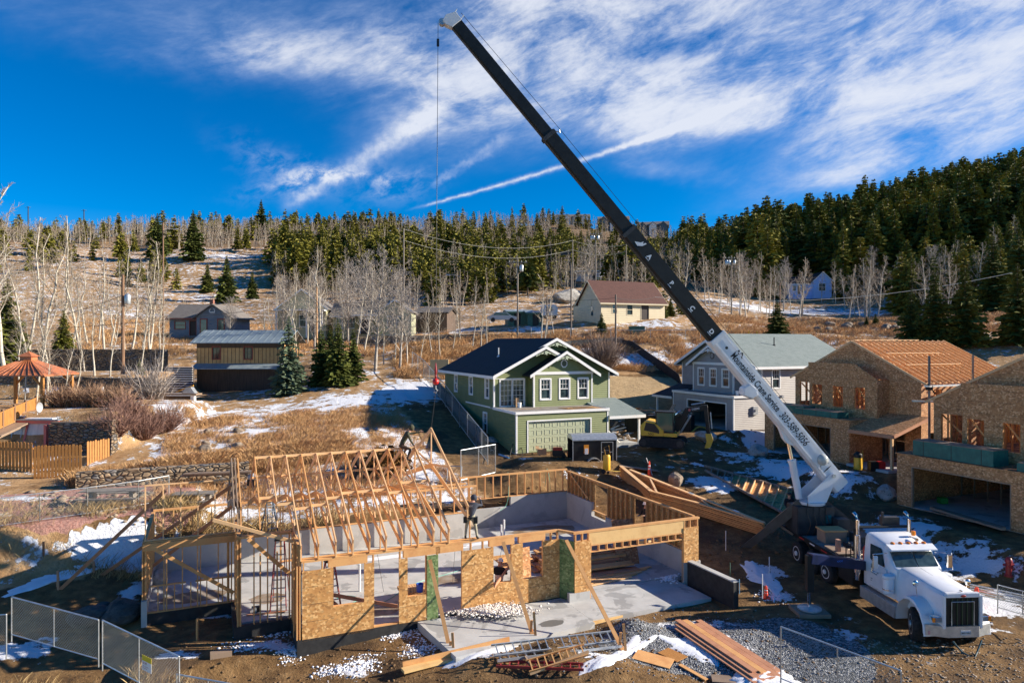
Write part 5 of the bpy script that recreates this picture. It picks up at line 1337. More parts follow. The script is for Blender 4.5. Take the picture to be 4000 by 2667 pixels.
# lift cylinder
ca = pc+hd_*.62+V((0, 0, tz+.22)); cb = bf+bd*3.15-up_*.42; cm = ca.lerp(cb, .60)
m = WB(); m.tube(ca, cm, .17, n=16); m.tube(cm, cm+(cb-ca).normalized()*.12, .2, n=16); lc = m.build('lift_cylinder', WHITEM, CR, smooth='auto')
m = WB(); m.tube(cm, cb, .085, n=12); m.build('piston_rod', CHROME, lc, smooth='auto')
m = WB(); m.prism([(2.6, -.40), (3.9, -.40), (3.3, -.62), (3.0, -.62)], lambda a, b_, d: bf+bd*a+up_*b_+sidev*d, -.12, .12); m.build('cylinder_lug', WHITEM, wb)
near = sidev if sidev.y < 0 else -sidev
# side light dome and hanging winch hood
c = bf+bd*1.35+near*.33+up_*.12; m = WB(); m.ball(c, .27, (1, .8, 1), 14, 10); m.build('round_lamp', mat('lamp_glass', col=(.45, .47, .45), rough=.15), wb, smooth=True)
c = bf+bd*6.15-up_*.52+near*.1; fh2 = lambda a, b_, d: c+bd*a+up_*b_+near*d
m = WB(); m.prism([(-.28, -.1), (-.34, .2), (-.1, .34), (.3, .28), (.36, -.1), (.1, -.3)], fh2, -.28, .30); m.build('winch_hood', WHITEM, wb, bevel=.03)
# lettering
xd = -bd
def blet(s_, s_along, voff, size, matl, hh, par, wd, sx=1.0, shear=0, nm='lettering', rot=False, off=0.0):
 o_ = bf+bd*s_along+near*(wd/2+.006)+up_*voff
 if rot: return text(s_, size, frame_m(o_, up_, bd), matl, par, nm, .003, offset=off)
 return text(s_, size, frame_m(o_, xd, up_), matl, par, nm, .003, sx=sx, shear=shear, offset=off)
def uat(u, v):
 # position along the boom from a photo point
 return max(0, (u-3259)/(1769-3259))*Lb
blet('Mountainside Crane Service', sW-1.12, -.12, .47, TXTB, .86, wb, .62, .655, off=.008, nm='company_lettering')
blet('303-589-5056', 4.40, -.14, .50, TXTB, .86, wb, .62, .70, .25, off=.004, nm='phone_lettering')
m = WB(); c = bf+bd*(sW-.72)+near*.315; m.tube(c, c+near*.006, .07, n=16); m.build('lettering_dot', TXTB, wb)
m = WB(); fz = lambda a, b_, d: bf+bd*(sW-1.12)+xd*a+up_*b_+near*(.314+d)
m.prism([(-.02, .22), (.10, .42), (.2, .30), (.30, .48), (.50, .22), (.40, .24), (.30, .38), (.2, .22), (.1, .32)], fz, 0, .005); m.build('mountain_mark', TXTB, wb)
# scale arc by the pivot
m = WB(); fz2 = lambda a, b_, d: bf+bd*.85+bd*a+up_*b_+near*(.315+d)
for k in range(9):
 a = -1.1+k*.28; p0 = (.05+.33*math.cos(a), .33*math.sin(a)*.8); m.prism([(p0[0]-.012, p0[1]-.03), (p0[0]+.012, p0[1]-.03), (p0[0]+.012, p0[1]+.03), (p0[0]-.012, p0[1]+.03)], fz2, 0, .004)
m.prism([(.0, -.3), (.04, 0), (0, .3), (-.03, 0)], fz2, 0, .004); m.build('angle_scale', TXTB, wb)
for s_, uu in (('A', 2512), ('B', 2598), ('C', 2677), ('D', 2752)):
 q_ = uat(uu, 0); blet(s_, q_, -.14, .30, TXTW, .74, b1, .52, nm='section_letter', off=.012)
 m = WB(); m.beam(bf+bd*(q_+.02)-up_*.20+near*.262, bf+bd*(q_-.22)-up_*.20+near*.262, .006, .03, up=up_); m.build('letter_underline', TXTW, b1)
q_ = uat(2480, 0)
m = WB(); fz3 = lambda a, b_, d: bf+bd*q_+xd*a+up_*b_+near*(.262+d)
m.prism([(-.28, -.12), (-.05, -.16), (.12, .02), (.18, .24), (.10, .22), (.06, .10), (.0, .20), (-.06, .06)], fz3, 0, .005); m.build('white_figure_mark', TXTW, b1)
m = WB(); m.prism([(-.75, .0), (-.70, -.04), (-.70, .3), (-.75, .28)], fz3, 0, .005); m.build('white_bar_mark', GREYP, b1)
# cable, weight and hook
hk = at(1702, 1490, 31.5); top = c0 = at(1745, 150, 31.5)
sheave = hc+V((-.18, 0, 0))
rc = root('crane_hook', 'red hook ball hanging on the crane cable before the green house', 'crane hook', hk)
m = WB(); m.path([sheave, V((hk.x, hk.y, hk.z+1.0))], .012, 5); m.build('cable', BLK, rc)
wz = HC+(1333-165)/F*31.5; wx = sheave.lerp(hk, (sheave.z-wz)/(sheave.z-hk.z))
m = WB(); m.tube(wx+V((0, 0, .16)), wx-V((0, 0, .16)), .06, n=10); m.build('anti_two_block_weight', BLK, rc)
m = WB(); m.ball(hk, .15, n=20, m=14); m.build('hook_ball', RED, rc, smooth=True)
m = WB(); m.lathe(hk, [(.03, .12), (.06, .24), (.03, .30), (.06, .42), (.06, .55), (.02, .85)], 10); m.build('swivel', REDD, rc, smooth='auto')
m = WB(); m.path([hk+V((0, 0, -.18)), hk+V((0, 0, -.32)), hk+V((.08, 0, -.40)), hk+V((.02, 0, -.5)), hk+V((-.09, 0, -.44))], .03); m.build('hook', STEEL, rc)
pk2 = S(9.35, 30.2, RZ+.82)
m = WB(); m.path([hk+V((0, 0, -.45)), pk2], .012, 5); m.build('sling', BLK, rc)
# deck load
for nm, lab, cat_, bx, mm in (('plywood_sheet', 'plywood square lying on the truck deck edge', 'board', (-1.15, -.35, 6.4, 7.3, 1.55, 1.60), LUMD),):
 m = TB(); m.box(*bx); tag(m.build(nm, mm), lab, cat_)
bxr = root('wooden_box', 'lidded wooden box standing on the truck deck before the crane', 'wooden box', TT(V((-.1, 8.3, 1.3))), ang)
m = TB(); m.box(-.75, .25, 7.95, 8.7, 1.478, 2.0); m.build('box_body', LUMD, bxr); m = TB(); m.box(-.80, .28, 7.9, 8.75, 2.002, 2.06); m.build('lid', LUM, bxr)
m = TB(); m.lathe((-.35, 5.95, 1.52), [(.09, 0), (.1, .05), (.1, .5), (.03, .6)], 10); m.build('fire_extinguisher', RED); tag(COL.objects[-1], 'red extinguisher standing behind the truck cab', 'extinguisher')
m = TB(); m.path([(-1.0, 6.2, 1.47), (-1.0, 6.2, 2.1), (-.9, 6.2, 2.15), (-.8, 6.2, 2.1), (-.8, 6.2, 1.47)], .022); m.build('grab_rail', BLACKM, dk)
m = TB(); m.box(-1.05, -.9, 6.6, 6.75, 1.47, 2.1); m.build('deck_stake', mat('faded_pink_wood', col=(.4, .22, .15)), dk)
m = TB()
for k in range(6):
 a = k*.9; m.path([(-.3+.4*math.cos(a), 6.7+.35*math.sin(a), 1.5), (-.1+.4*math.cos(a+1.5), 6.6+.35*math.sin(a+1.5), 1.6), (-.2+.45*math.cos(a+2.7), 6.7+.3*math.sin(a+2.7), 1.53)], .025, 5)
tag(m.build('sling_pile', mat('pale_sling', col=(.5, .38, .25)), None), 'tangled pale slings on the truck deck behind the cab', 'slings')
# gear on the rear deck and plumbing around the turret
for a0, a1, b0, b1, c0, c1, nm in ((.35, .95, 8.9, 9.4, 1.48, 2.3, 'valve_cabinet'), (.5, 1.1, 7.2, 8.2, 1.48, 1.95, 'tool_chest'), (-1.15, -.85, 10.7, 11.2, 1.48, 2.2, 'hydraulic_tank'), (-.2, .5, 6.9, 7.5, 1.48, 1.7, 'rigging_box')):
 m = TB(); m.box(a0, a1, b0, b1, c0, c1); m.build(nm, OUT, CR, bevel=.02)
for k in range(4):
 m = TB(); x0 = PC.x-.5+k*.3; m.path([(x0, PC.y-.6, 1.5), (x0+.1, PC.y-.75, 2.0), (x0, PC.y-.62, 2.5), (x0+.05, PC.y-.5, 2.95)], .022, 5); m.build('hydraulic_hose', BLK, CR)
for sg in (-1, 1):
 m = TB(); m.path([(PC.x+sg*.8, PC.y+.5, 1.5), (PC.x+sg*.85, PC.y-.5, 1.5), (PC.x+sg*.85, PC.y-.5, 2.6), (PC.x+sg*.8, PC.y+.5, 2.6)], .03, 6); m.build('pedestal_rail', OUT, CR)
# ------------------------------------------------------------- trees
def needle_fn(c1, c2):
 def fn(t, b):
  isl = t.n.new('ShaderNodeNewGeometry').outputs['Random Per Island']
  ob = t.n.new('ShaderNodeObjectInfo').outputs['Random']
  col = t.mix(isl, c1, c2)
  col = t.mix(t.m('MULTIPLY', ob, .35), col, (c2[0]*1.5, c2[1]*1.15, c2[2]*.7))
  t.put(b.inputs['Base Color'], col); b.inputs['Roughness'].default_value = .75; b.inputs['Specular IOR Level'].default_value = .2
 return fn
NEED = mat('pine_needles', needle_fn((.06, .08, .012), (.21, .205, .035)))
NEEDL = mat('light_pine_needles', needle_fn((.09, .105, .015), (.27, .25, .045)))
NEEDB = mat('blue_spruce_needles', needle_fn((.05, .085, .06), (.11, .16, .11)))
NEEDD = mat('dark_pine_needles', needle_fn((.035, .058, .014), (.12, .14, .03)))
def conifer_arrays(seed, h=10.0, rad=.2, lev=22, per=8, clump=3, size=.34, trunk=True, base=.06, shape=.85):
 rg = np.random.RandomState(seed); vs = []; fs = []; mi = []
 for i in range(lev):
  f = (i+rg.rand()*.6)/lev; z = h*(base+(1-base)*f); r = h*rad*((1-f)**shape)*(.75+.45*rg.rand())+.05*h*.1
  n = max(3, int(per*(.5+.6*(1-f)))); a0 = rg.rand()*6.28
  for k in range(n):
   if rg.rand() < .10: continue
   a = a0+6.283*k/n+rg.randn()*.2; rr = r*(.6+.5*rg.rand())
   ca, sa = math.cos(a), math.sin(a)
   for c in range(clump):
    q0 = rr*(c/clump)*.9; q1 = rr*min(1.0, (c+1.25)/clump)
    dz = -.16*rr+.22*q1*q1/max(rr, .1)*.6
    w_ = size*h/10*(.6+.5*rg.rand())*(1.15-.25*c/clump)+(rr*.22)
    sx, sy = -sa, ca; tl = rg.randn()*.35
    p0 = (q0*ca, q0*sa, z-.25*q0+.04*h*(0)) ; p1 = (q1*ca, q1*sa, z-.28*q1+dz*.3)
    m0 = [(p0[j]+p1[j])/2 for j in range(3)]
    b_ = len(vs)
    vs += [p0, (m0[0]+sx*w_*.5, m0[1]+sy*w_*.5, m0[2]+tl*w_*.5-.08*w_), p1, (m0[0]-sx*w_*.5, m0[1]-sy*w_*.5, m0[2]-tl*w_*.5-.08*w_)]
    fs.append((b_, b_+1, b_+2, b_+3)); mi.append(0)
    if rg.rand() < .7:   # an upright tuft
     hh = w_*.55; b_ = len(vs)
     vs += [p0, (m0[0], m0[1], m0[2]-hh*.5), p1, (m0[0]+rg.randn()*.05, m0[1], m0[2]+hh*.6)]
     fs.append((b_, b_+1, b_+2, b_+3)); mi.append(0)
 if trunk:
  n = 5; b_ = len(vs); r0 = h*.014
  for zz, r in ((-.6, r0*1.3), (h*.97, r0*.15)):
   for k in range(n): vs.append((r*math.cos(6.283*k/n), r*math.sin(6.283*k/n), zz))
  for k in range(n): fs.append((b_+k, b_+(k+1) % n, b_+n+(k+1) % n, b_+n+k)); mi.append(1)
 return np.array(vs, np.float32), np.array(fs, np.int32), np.array(mi, np.int32)
def bare_arrays(seed, h=10.0, trunk_r=.11, nb=26, spread=.26, start=.3, sub=5, twigs=2, lean=.06, wob=.03, quad=True, twig_w=.03, up=.9):
 rg = np.random.RandomState(seed); vs = []; fs = []; mi = []
 def tube(pts, rs, n, m):
  b_ = len(vs)
  for i, p in enumerate(pts):
   d = pts[min(i+1, len(pts)-1)]-pts[max(i-1, 0)]; d = d/(np.linalg.norm(d)+1e-9)
   s_ = np.cross(d, [0, 0, 1.0] if abs(d[2]) < .9 else [1.0, 0, 0]); s_ /= np.linalg.norm(s_)+1e-9; u_ = np.cross(s_, d)
   for k in range(n): vs.append(p+(s_*math.cos(6.283*k/n)+u_*math.sin(6.283*k/n))*rs[i])
  for i in range(len(pts)-1):
   for k in range(n): fs.append((b_+i*n+k, b_+i*n+(k+1) % n, b_+(i+1)*n+(k+1) % n, b_+(i+1)*n+k)); mi.append(m)
 ns = 9; la = rg.rand()*6.28; L_ = np.array([math.cos(la), math.sin(la), 0])*lean*h
 pts = []; w1 = np.zeros(3)
 for i in range(ns):
  f = i/(ns-1); w1 = w1+rg.randn(3)*wob*h*.3*np.array([1, 1, 0]); pts.append(np.array([0, 0, h*f-.4*(i == 0)])+L_*f*(1.6-f)+w1*f)
 rs = [trunk_r*h/10*(1-.9*(i/(ns-1))**.8)+.012 for i in range(ns)]
 tube(pts, rs, 6, 0)
 for k in range(nb):
  f = start+(1-start)*((k+rg.rand())/nb)*.97; i = min(ns-2, int(f*(ns-1))); g = f*(ns-1)-i
  p = pts[i]*(1-g)+pts[i+1]*g; a = k*2.4+rg.randn()*.4; Lb_ = h*spread*(1.15-f)*(.6+.8*rg.rand())*(1.0 if f > .45 else .75)
  d = np.array([math.cos(a), math.sin(a), up+.5*f+rg.randn()*.2]); d /= np.linalg.norm(d)
  bp = [p]
  for j in range(3): d = d+np.array([0, 0, .16])+rg.randn(3)*.16; d /= np.linalg.norm(d); bp.append(bp[-1]+d*Lb_/3)
  r0 = max(.016, rs[i]*.42); tube(bp, [r0, r0*.7, r0*.5, .008], 3, 0 if Lb_ > h*.12 else 1)
  for q in range(sub):
   t_ = .25+.75*(q+rg.rand())/sub; j = min(2, int(t_*3)); s0 = bp[j]*(1-(t_*3-j))+bp[j+1]*(t_*3-j)
   d2 = d+rg.randn(3)*.55+np.array([0, 0, .15]); d2 /= np.linalg.norm(d2); L2 = Lb_*(.25+.3*rg.rand())
   e0 = s0+d2*L2*.5; e1 = e0+(d2+rg.randn(3)*.25)*L2*.5
   tube([s0, e0, e1], [.011, .009, .005], 3, 1)
   for w_ in range(twigs):
    d3 = d2+rg.randn(3)*.6; d3 /= np.linalg.norm(d3); e2 = e0+d3*L2*.55; sd_ = np.cross(d3, rg.randn(3)); sd_ /= np.linalg.norm(sd_)+1e-9
    b_ = len(vs); vs.extend([e0-sd_*twig_w*.22, e0+sd_*twig_w*.22, e2+sd_*twig_w*.1, e2-sd_*twig_w*.1]); fs.append((b_, b_+1, b_+2, b_+3)); mi.append(1)
 return np.array(vs, np.float32), np.array(fs, np.int32), np.array(mi, np.int32)
def split_mesh(arr, names, mats):
 """turn arrays into one mesh per material part"""
 vs, fs, mi = arr; out = []
 for k, (nm, mt) in enumerate(zip(names, mats)):
  sel = fs[mi == k]
  if not len(sel): continue
  u, inv = np.unique(sel, return_inverse=True)
  out.append((nm, fast_mesh(nm, vs[u], inv.reshape(sel.shape), [mt], smooth=False)))
 return out
def whole_mesh(nm, arr, mats): return fast_mesh(nm, arr[0], arr[1], mats, smooth=False, midx=arr[2])
con_near = [split_mesh(conifer_arrays(100+k, 10, .24+.02*(k % 3), 42, 14, 4, .34), ('crown', 'trunk'), (NEED if k % 2 else NEEDD, BARK)) for k in range(5)]
con_blue = split_mesh(conifer_arrays(130, 10, .27, 36, 13, 4, .34, base=.02), ('crown', 'trunk'), (NEEDB, BARK))
con_mid = [whole_mesh('conifer', conifer_arrays(200+k, 10, (.20, .26, .31, .24, .18, .28)[k % 6], (30, 24, 20)[k % 3], 10, 3, .5+.12*(k % 2), base=(.04, .12, .25)[k % 3], shape=(.8, .55, .38, .65)[k % 4]), [(NEED, NEEDL, NEEDD)[k % 3], BARK]) for k in range(12)]
con_far = [conifer_arrays(300+k, 10, .21+.03*(k % 4), (20, 15)[k % 2], 8, 2, .72, base=(.04, .14, .24)[k % 3], shape=(.75, .5, .38)[k % 3]) for k in range(8)]
asp_near = [split_mesh(bare_arrays(400+k, 10, .095, 30, .24, .30, 6, 2, .13, .07, twig_w=.025), ('trunk', 'twigs'), (ASPEN, TWIG)) for k in range(8)]
gry_near = [split_mesh(bare_arrays(430+k, 10, .15, 46, .40, .16, 9, 4, .05, .04, up=.8, twig_w=.05), ('trunk', 'twigs'), (mat('grey_limb_bark', noisy((.26, .22, .18), (.46, .41, .34), 4)), TWIGG)) for k in range(4)]
asp_mid = [whole_mesh('aspen', bare_arrays(460+k, 10, .09, 24, .25, .22, 6, 3, .08, .05, twig_w=.09), [ASPEN, TWIG]) for k in range(6)]
asp_far = [bare_arrays(500+k, 10, .10, 10, .26, .22, 4, 3, .05, .05, twig_w=.30) for k in range(5)]
def plant(protos, name, label, cat, x, y, h, rz, group=None, wide=1.0, dz=-.1):
 z = hz(x, y)+dz; s_ = h/10.0
 if isinstance(protos, list):       # a thing with parts
  r_ = root(name, label, cat, (x, y, z), rz, group); r_.scale = (s_*wide, s_*wide, s_)
  r_.matrix_basis = Matrix.Translation(V((x, y, z))) @ Matrix.Rotation(rz, 4, 'Z') @ Matrix.Diagonal((s_*wide, s_*wide, s_, 1))
  for nm, me_ in protos:
   o = bpy.data.objects.new(nm, me_); COL.objects.link(o); o.parent = r_
  return r_
 o = bpy.data.objects.new(name, protos); COL.objects.link(o)
 o.location = (x, y, z); o.rotation_euler = (0, 0, rz); o.scale = (s_*wide, s_*wide, s_)
 return tag(o, label, cat, group)
def UX(u, y): return (u-2000)*y/F
rg = np.random.RandomState(11)
# near and singular conifers
for u, y, h, kind, lab in ((1128, 66, 7.4, 'b', 'blue-green spruce with snow-free drooping boughs beside the tan barn'),
 (1255, 69, 6.0, 'n', 'dark spruce just right of the blue-green one'), (1320, 68, 6.6, 'n', 'tallest dark spruce of the clump behind the snowy hill'), (1380, 70, 5.4, 'n', 'dark spruce at the right end of the clump behind the snowy hill'),
 (1290, 73, 5.5, 'n', 'dark spruce at the back of the clump behind the snowy hill'),
 (248, 80, 5.6, 'n', 'small dark spruce behind the copper-roofed gazebo'), (30, 66, 9.0, 'n', 'tall conifer cut by the left edge'), (75, 72, 5.4, 'n', 'conifer at the left edge behind the gazebo'),
 (3035, 93, 5.0, 'n', 'round green spruce above the grey house roof'), (2350, 92, 3.2, 'n', 'small spruce before the beige house'), (3560, 80, 7.0, 'n', 'spruce behind the rafters of the middle unfinished house'),
 (3650, 79, 9.0, 'n', 'second spruce behind the rafters, taller'), (3770, 78, 9.0, 'n', 'broad spruce right of the rafters'), (3975, 76, 9.0, 'n', 'dark spruce at the right edge beside the rafters'),
 (3880, 104, 11.5, 'n', 'tall pine standing above the right-hand spruces'), (2620, 108, 3.4, 'n', 'small spruce right of the beige house'), (2585, 104, 3.4, 'n', 'spruce hugging the right wall of the beige house'),
 (545, 62, 1.5, 'n', 'tiny yellowish spruce below the stone wall'), (3385, 97, 1.6, 'n', 'little seedling spruce on the golden slope'), (3420, 97, 1.9, 'n', 'second little seedling spruce on the golden slope')):
 plant(con_blue if kind == 'b' else con_near[int(u) % 5], 'spruce_tree', lab, 'spruce', UX(u, y), y, h, rg.rand()*6, None, 1.7 if 4 < h < 5.1 else 1.35 if (h < 5 or u > 3500) else 1.15)
for u, y, h, lab in ((885, 168, 11.5, 'big pine standing alone on the snowy left slope'), (810, 185, 8, 'pine left of the lone pine on the snowy slope'), (985, 175, 7, 'pine right of the lone pine on the snowy slope'), (755, 230, 17, 'tall spruce breaking the skyline on the left ridge'), (615, 235, 15, 'dark spruce on the left ridge beside the lamp pole'), (1020, 330, 17, 'highest pine on the left skyline')):
 plant(con_near[int(u) % 5], 'pine_tree', lab, 'pine', UX(u, y), y, h, rg.rand()*6, None, 1.2)
# wood of conifers
cand = []
def scat(n, u0, u1, y0, y1, h0, h1, dens=None):
 k = 0; tries = 0
 while k < n and tries < n*30:
  tries += 1
  u = rg.uniform(u0, u1); y = math.exp(rg.uniform(math.log(y0), math.log(y1)))
  if dens is not None and rg.rand() > dens(u, y): continue
  cand.append((u, y, rg.uniform(h0, h1))); k += 1
right = lambda u, y: 1.0 if y > 175+max(0, (3000-u))*.10 else .1
scat(1250, 2660, 4350, 168, 440, 6, 15.5, right)
scat(60, 3500, 4300, 120, 175, 8, 13)
scat(150, 1050, 2300, 190, 250, 9, 14, lambda u, y: 1.0 if (u > 1150 or y > 215) else .4)
scat(50, 1600, 2120, 150, 195, 8, 12)
scat(110, 600, 2300, 245, 330, 8, 14, lambda u, y: .35+.65*(u > 1100))
scat(75, -50, 1000, 300, 410, 6, 13)
scat(60, 1000, 2150, 340, 420, 9, 14)
scat(120, 2080, 2700, 165, 420, 7, 13)
scat(25, 2250, 2680, 112, 160, 3.5, 6)
scat(40, -50, 700, 190, 300, 6, 10, lambda u, y: .8)
cand = [(c[0], c[1], c[2]*(1.35 if (c[0] > 2900 and 170 < c[1] < 270) else 1)) for c in cand]
cand = [c for c in cand if not (2200 < c[0] < 2350 and c[1] < 205 and c[1] > 150) and not (3040 < c[0] < 3260 and c[1] < 190)]
cand.sort(key=lambda c: -c[2]/c[1])
def side(u): return 'right' if u > 2660 else 'middle' if u > 1050 else 'left'
LBL = {'right': 'dark conifer in the dense wood on the right-hand mountain', 'middle': 'conifer in the band of pines across the middle of the hill', 'left': 'conifer scattered on the left ridge above the dry meadow'}
for i, (u, y, h) in enumerate(cand[:262]):
 s_ = side(u)
 plant(con_mid[(i*5+i//7) % 12], 'conifer', LBL[s_], 'conifer', UX(u, y), y, h, rg.rand()*6.28, {'right': 'conifers on the right mountain', 'middle': 'pines across the middle hill', 'left': 'conifers on the left ridge'}[s_], .9+.5*rg.rand(), -.3)
def merge(items, arrs, name, mats, label):
 V_, F_, M_ = [], [], []; off = 0
 X_ = np.array([UX(c[0], c[1]) for c in items]); Y_ = np.array([c[1] for c in items]); Z_ = height(X_, Y_)
 for i, c in enumerate(items):
  a = arrs[i % len(arrs)]; th = rg.rand()*6.28; s_ = c[2]/10; w_ = s_*(.85+.5*rg.rand()); ct, st = math.cos(th), math.sin(th)
  v = a[0]; q = np.empty_like(v); q[:, 0] = (v[:, 0]*ct-v[:, 1]*st)*w_+X_[i]; q[:, 1] = (v[:, 0]*st+v[:, 1]*ct)*w_+Y_[i]; q[:, 2] = v[:, 2]*s_+Z_[i]-.3
  V_.append(q); F_.append(a[1]+off); M_.append(a[2]); off += len(v)
 me_ = fast_mesh(name, np.concatenate(V_), np.concatenate(F_), mats, smooth=False, midx=np.concatenate(M_))
 o = bpy.data.objects.new(name, me_); COL.objects.link(o); tag(o, label, 'wood', kind='stuff'); return o
merge(cand[262:], con_far, 'distant_wood', [NEED, BARK], 'mass of distant conifers high on both hills')
# bare trees
AG = 'pale bare aspens on the left slope'
al = [(25, 62, 17), (95, 72, 15.5), (120, 66, 12), (150, 74, 16), (178, 78, 14), (215, 80, 13), (325, 76, 14.5), (332, 68, 8), (408, 78, 13.5), (430, 88, 11), (490, 80, 13.5), (512, 86, 12), (545, 79, 12.5), (575, 81, 14.5), (592, 80, 13), (620, 83, 11), (65, 58, 7.5), (98, 56, 6.5), (140, 56, 8.5), (185, 56, 9), (290, 58, 6), (370, 60, 7), (430, 60, 6), (545, 66, 7), (628, 68, 6.5), (215, 51, 4.8), (238, 51.5, 5.2), (345, 92, 12), (385, 95, 11), (455, 96, 10), (285, 90, 12), (240, 100, 12), (10, 90, 14), (60, 96, 13)]
for i, (u, y, h) in enumerate(al):
 plant(asp_near[i % 8], 'aspen_tree', 'pale bare aspen among the white trunks on the left slope', 'aspen', UX(u, y), y, h, i*1.7, AG, 1.1)
ml = [(1045, 76, 9), (1100, 74, 8.5), (1175, 73, 11), (1262, 80, 13), (1320, 78, 7.5), (1345, 76, 7), (1390, 90, 10), (1420, 88, 11), (1500, 78, 8), (1540, 80, 7.5), (1590, 78, 9), (1690, 82, 7.5), (1720, 81, 8), (1845, 85, 8), (1880, 84, 8), (1905, 83, 7.5), (2108, 86, 9), (2122, 87, 9.5), (1640, 79, 6), (1765, 84, 6), (2165, 92, 6), (1200, 92, 10), (1150, 95, 9), (1800, 92, 7)]
for i, (u, y, h) in enumerate(ml):
 plant(asp_near[(i*3) % 8], 'aspen_tree', 'thin bare aspen in the row before the old houses', 'aspen', UX(u, y), y, h, i*2.1, 'thin bare aspens before the old houses', 1.1)
for i, (u, y, h, lab) in enumerate(((1465, 75, 13.0, 'largest spreading bare tree with a pale bushy crown left of the green house'), (1560, 76, 10.5, 'crooked dark-limbed bare tree just right of the largest bare tree'), (1230, 86, 9.5, 'bare spreading tree before the white gabled house'), (1100, 92, 9, 'bare spreading tree left of the white gabled house'), (2290, 160, 12, 'bare tree beside the wooden tower'), (2890, 128, 11, 'tall bare tree right of the crossarm pole'), (3400, 170, 12, 'silver-grey bare tree at the foot of the dark wood'), (3640, 150, 12, 'bare tree right of centre on the wooded slope'), (3060, 150, 11, 'bare tree standing left of the blue-white house'), (1360, 95, 11, 'bare bushy tree behind the white gabled house'), (1420, 100, 12, 'second bare bushy tree behind the white gabled house'), (900, 96, 6, 'bare gnarled tree before the slate-blue house'))):
 plant(gry_near[i % 4], 'bare_tree', lab, 'bare tree', UX(u, y), y, h, i*1.3, None, 1.0)
bl = []
for i in range(90): bl.append((rg.uniform(2640, 3950), rg.uniform(115, 172), rg.uniform(7, 12.5), 'bare aspen in the row along the foot of the right-hand wood', 'bare aspens at the foot of the right-hand wood'))
for i in range(46): bl.append((rg.uniform(1080, 1800), rg.uniform(125, 190), rg.uniform(6, 10), 'bare aspen on the slope behind the old houses', 'bare aspens behind the old houses'))
for i in range(85): bl.append((rg.uniform(1980, 2680), rg.uniform(150, 280), rg.uniform(7, 10), 'bare aspen on the slope behind the beige house', 'bare aspens behind the beige house'))
for i in range(40): bl.append((rg.uniform(1050, 2100), rg.uniform(185, 235), rg.uniform(8, 12), 'bare aspen mixed into the middle band of pines', 'bare aspens in the middle pines'))
for i in range(40): bl.append((rg.uniform(2800, 4050), rg.uniform(200, 330), rg.uniform(9, 14), 'bare aspen showing grey inside the dark wood', 'bare aspens inside the dark wood'))
for i, (u, y, h, lab, gp) in enumerate(bl):
 if 3040 < u < 3250 and y < 180 and rg.rand() < .7: continue
 plant(asp_mid[i % 6], 'aspen', lab, 'aspen', UX(u, y), y, h, i*1.1, gp, 1.15, -.2)
fa = [(rg.uniform(-150, 2150), rg.uniform(268, 415), rg.uniform(6, 10)) for _ in range(2100)]+[(rg.uniform(1950, 2700), rg.uniform(175, 430), rg.uniform(6, 9)) for _ in range(900)]+[(rg.uniform(1050, 1950), rg.uniform(140, 240), rg.uniform(5, 8)) for _ in range(260)]+[(rg.uniform(-100, 800), rg.uniform(110, 150), rg.uniform(3, 6)) for _ in range(25)]
merge(fa, asp_far, 'distant_bare_wood', [mat('dull_aspen_bark', noisy((.36, .31, .24), (.50, .44, .35), 2)), mat('brown_haze_twigs', noisy((.22, .16, .11), (.33, .25, .18), 1))], 'grey-brown mass of distant leafless aspens below the left skyline')
# ------------------------------------------------------------- shrubs
def shrub(name, label, u, y, h, w_, n, mats, seed, group=None, leaf=False, x=None):
 rs_ = np.random.RandomState(seed); x = UX(u, y) if x is None else x; z = hz(x, y); r_ = root(name, label, 'shrub', (x, y, z), 0, group)
 vs, fs = [], []
 for i in range(n):
  a = rs_.rand()*6.28; tilt = rs_.rand()**.7*.95; d = np.array([math.cos(a)*tilt*w_/h, math.sin(a)*tilt*w_/h, 1.0-.35*tilt]); d /= np.linalg.norm(d)
  p = np.array([math.cos(a)*w_*.18*rs_.rand(), math.sin(a)*w_*.18*rs_.rand(), -.05]); L_ = h*(.6+.45*rs_.rand())
  for s_ in range(3):
   q = p+(d+rs_.randn(3)*.22)*L_/3; sd_ = np.cross(d, rs_.randn(3)); sd_ /= np.linalg.norm(sd_)+1e-9; ww = .016*(1.3-s_*.35)*(1+y/60)
   b_ = len(vs); vs += [p-sd_*ww, p+sd_*ww, q+sd_*ww*.6, q-sd_*ww*.6]; fs.append((b_, b_+1, b_+2, b_+3))
   if s_ > 0:
    for t_ in range(3):
     e = q+(d+rs_.randn(3)*.7)*L_*.16; b_ = len(vs); vs += [q-sd_*ww*.5, q+sd_*ww*.5, e+sd_*ww*.3, e-sd_*ww*.3]; fs.append((b_, b_+1, b_+2, b_+3))
   p = q
  if leaf:
   for t_ in range(5):
    c = p+rs_.randn(3)*.12*h; c[2] = abs(c[2]); s1, s2 = rs_.randn(3)*.07*h, rs_.randn(3)*.07*h; b_ = len(vs); vs += [c-s1, c+s2, c+s1, c-s2]; fs.append((b_, b_+1, b_+2, b_+3))
 me_ = fast_mesh('twigs', np.array(vs, np.float32), np.array(fs, np.int32), [mats], smooth=False)
 o = bpy.data.objects.new('twigs', me_); COL.objects.link(o); o.parent = r_
 return r_
JUN = mat('rusty_juniper_leaves', needle_fn((.10, .05, .015), (.20, .10, .03)))
shrub('juniper_bush', 'round rust-brown bush on the snowy slope behind the roof trusses', 1512, 43.5, 1.35, 1.5, 420, JUN, 1, leaf=True)
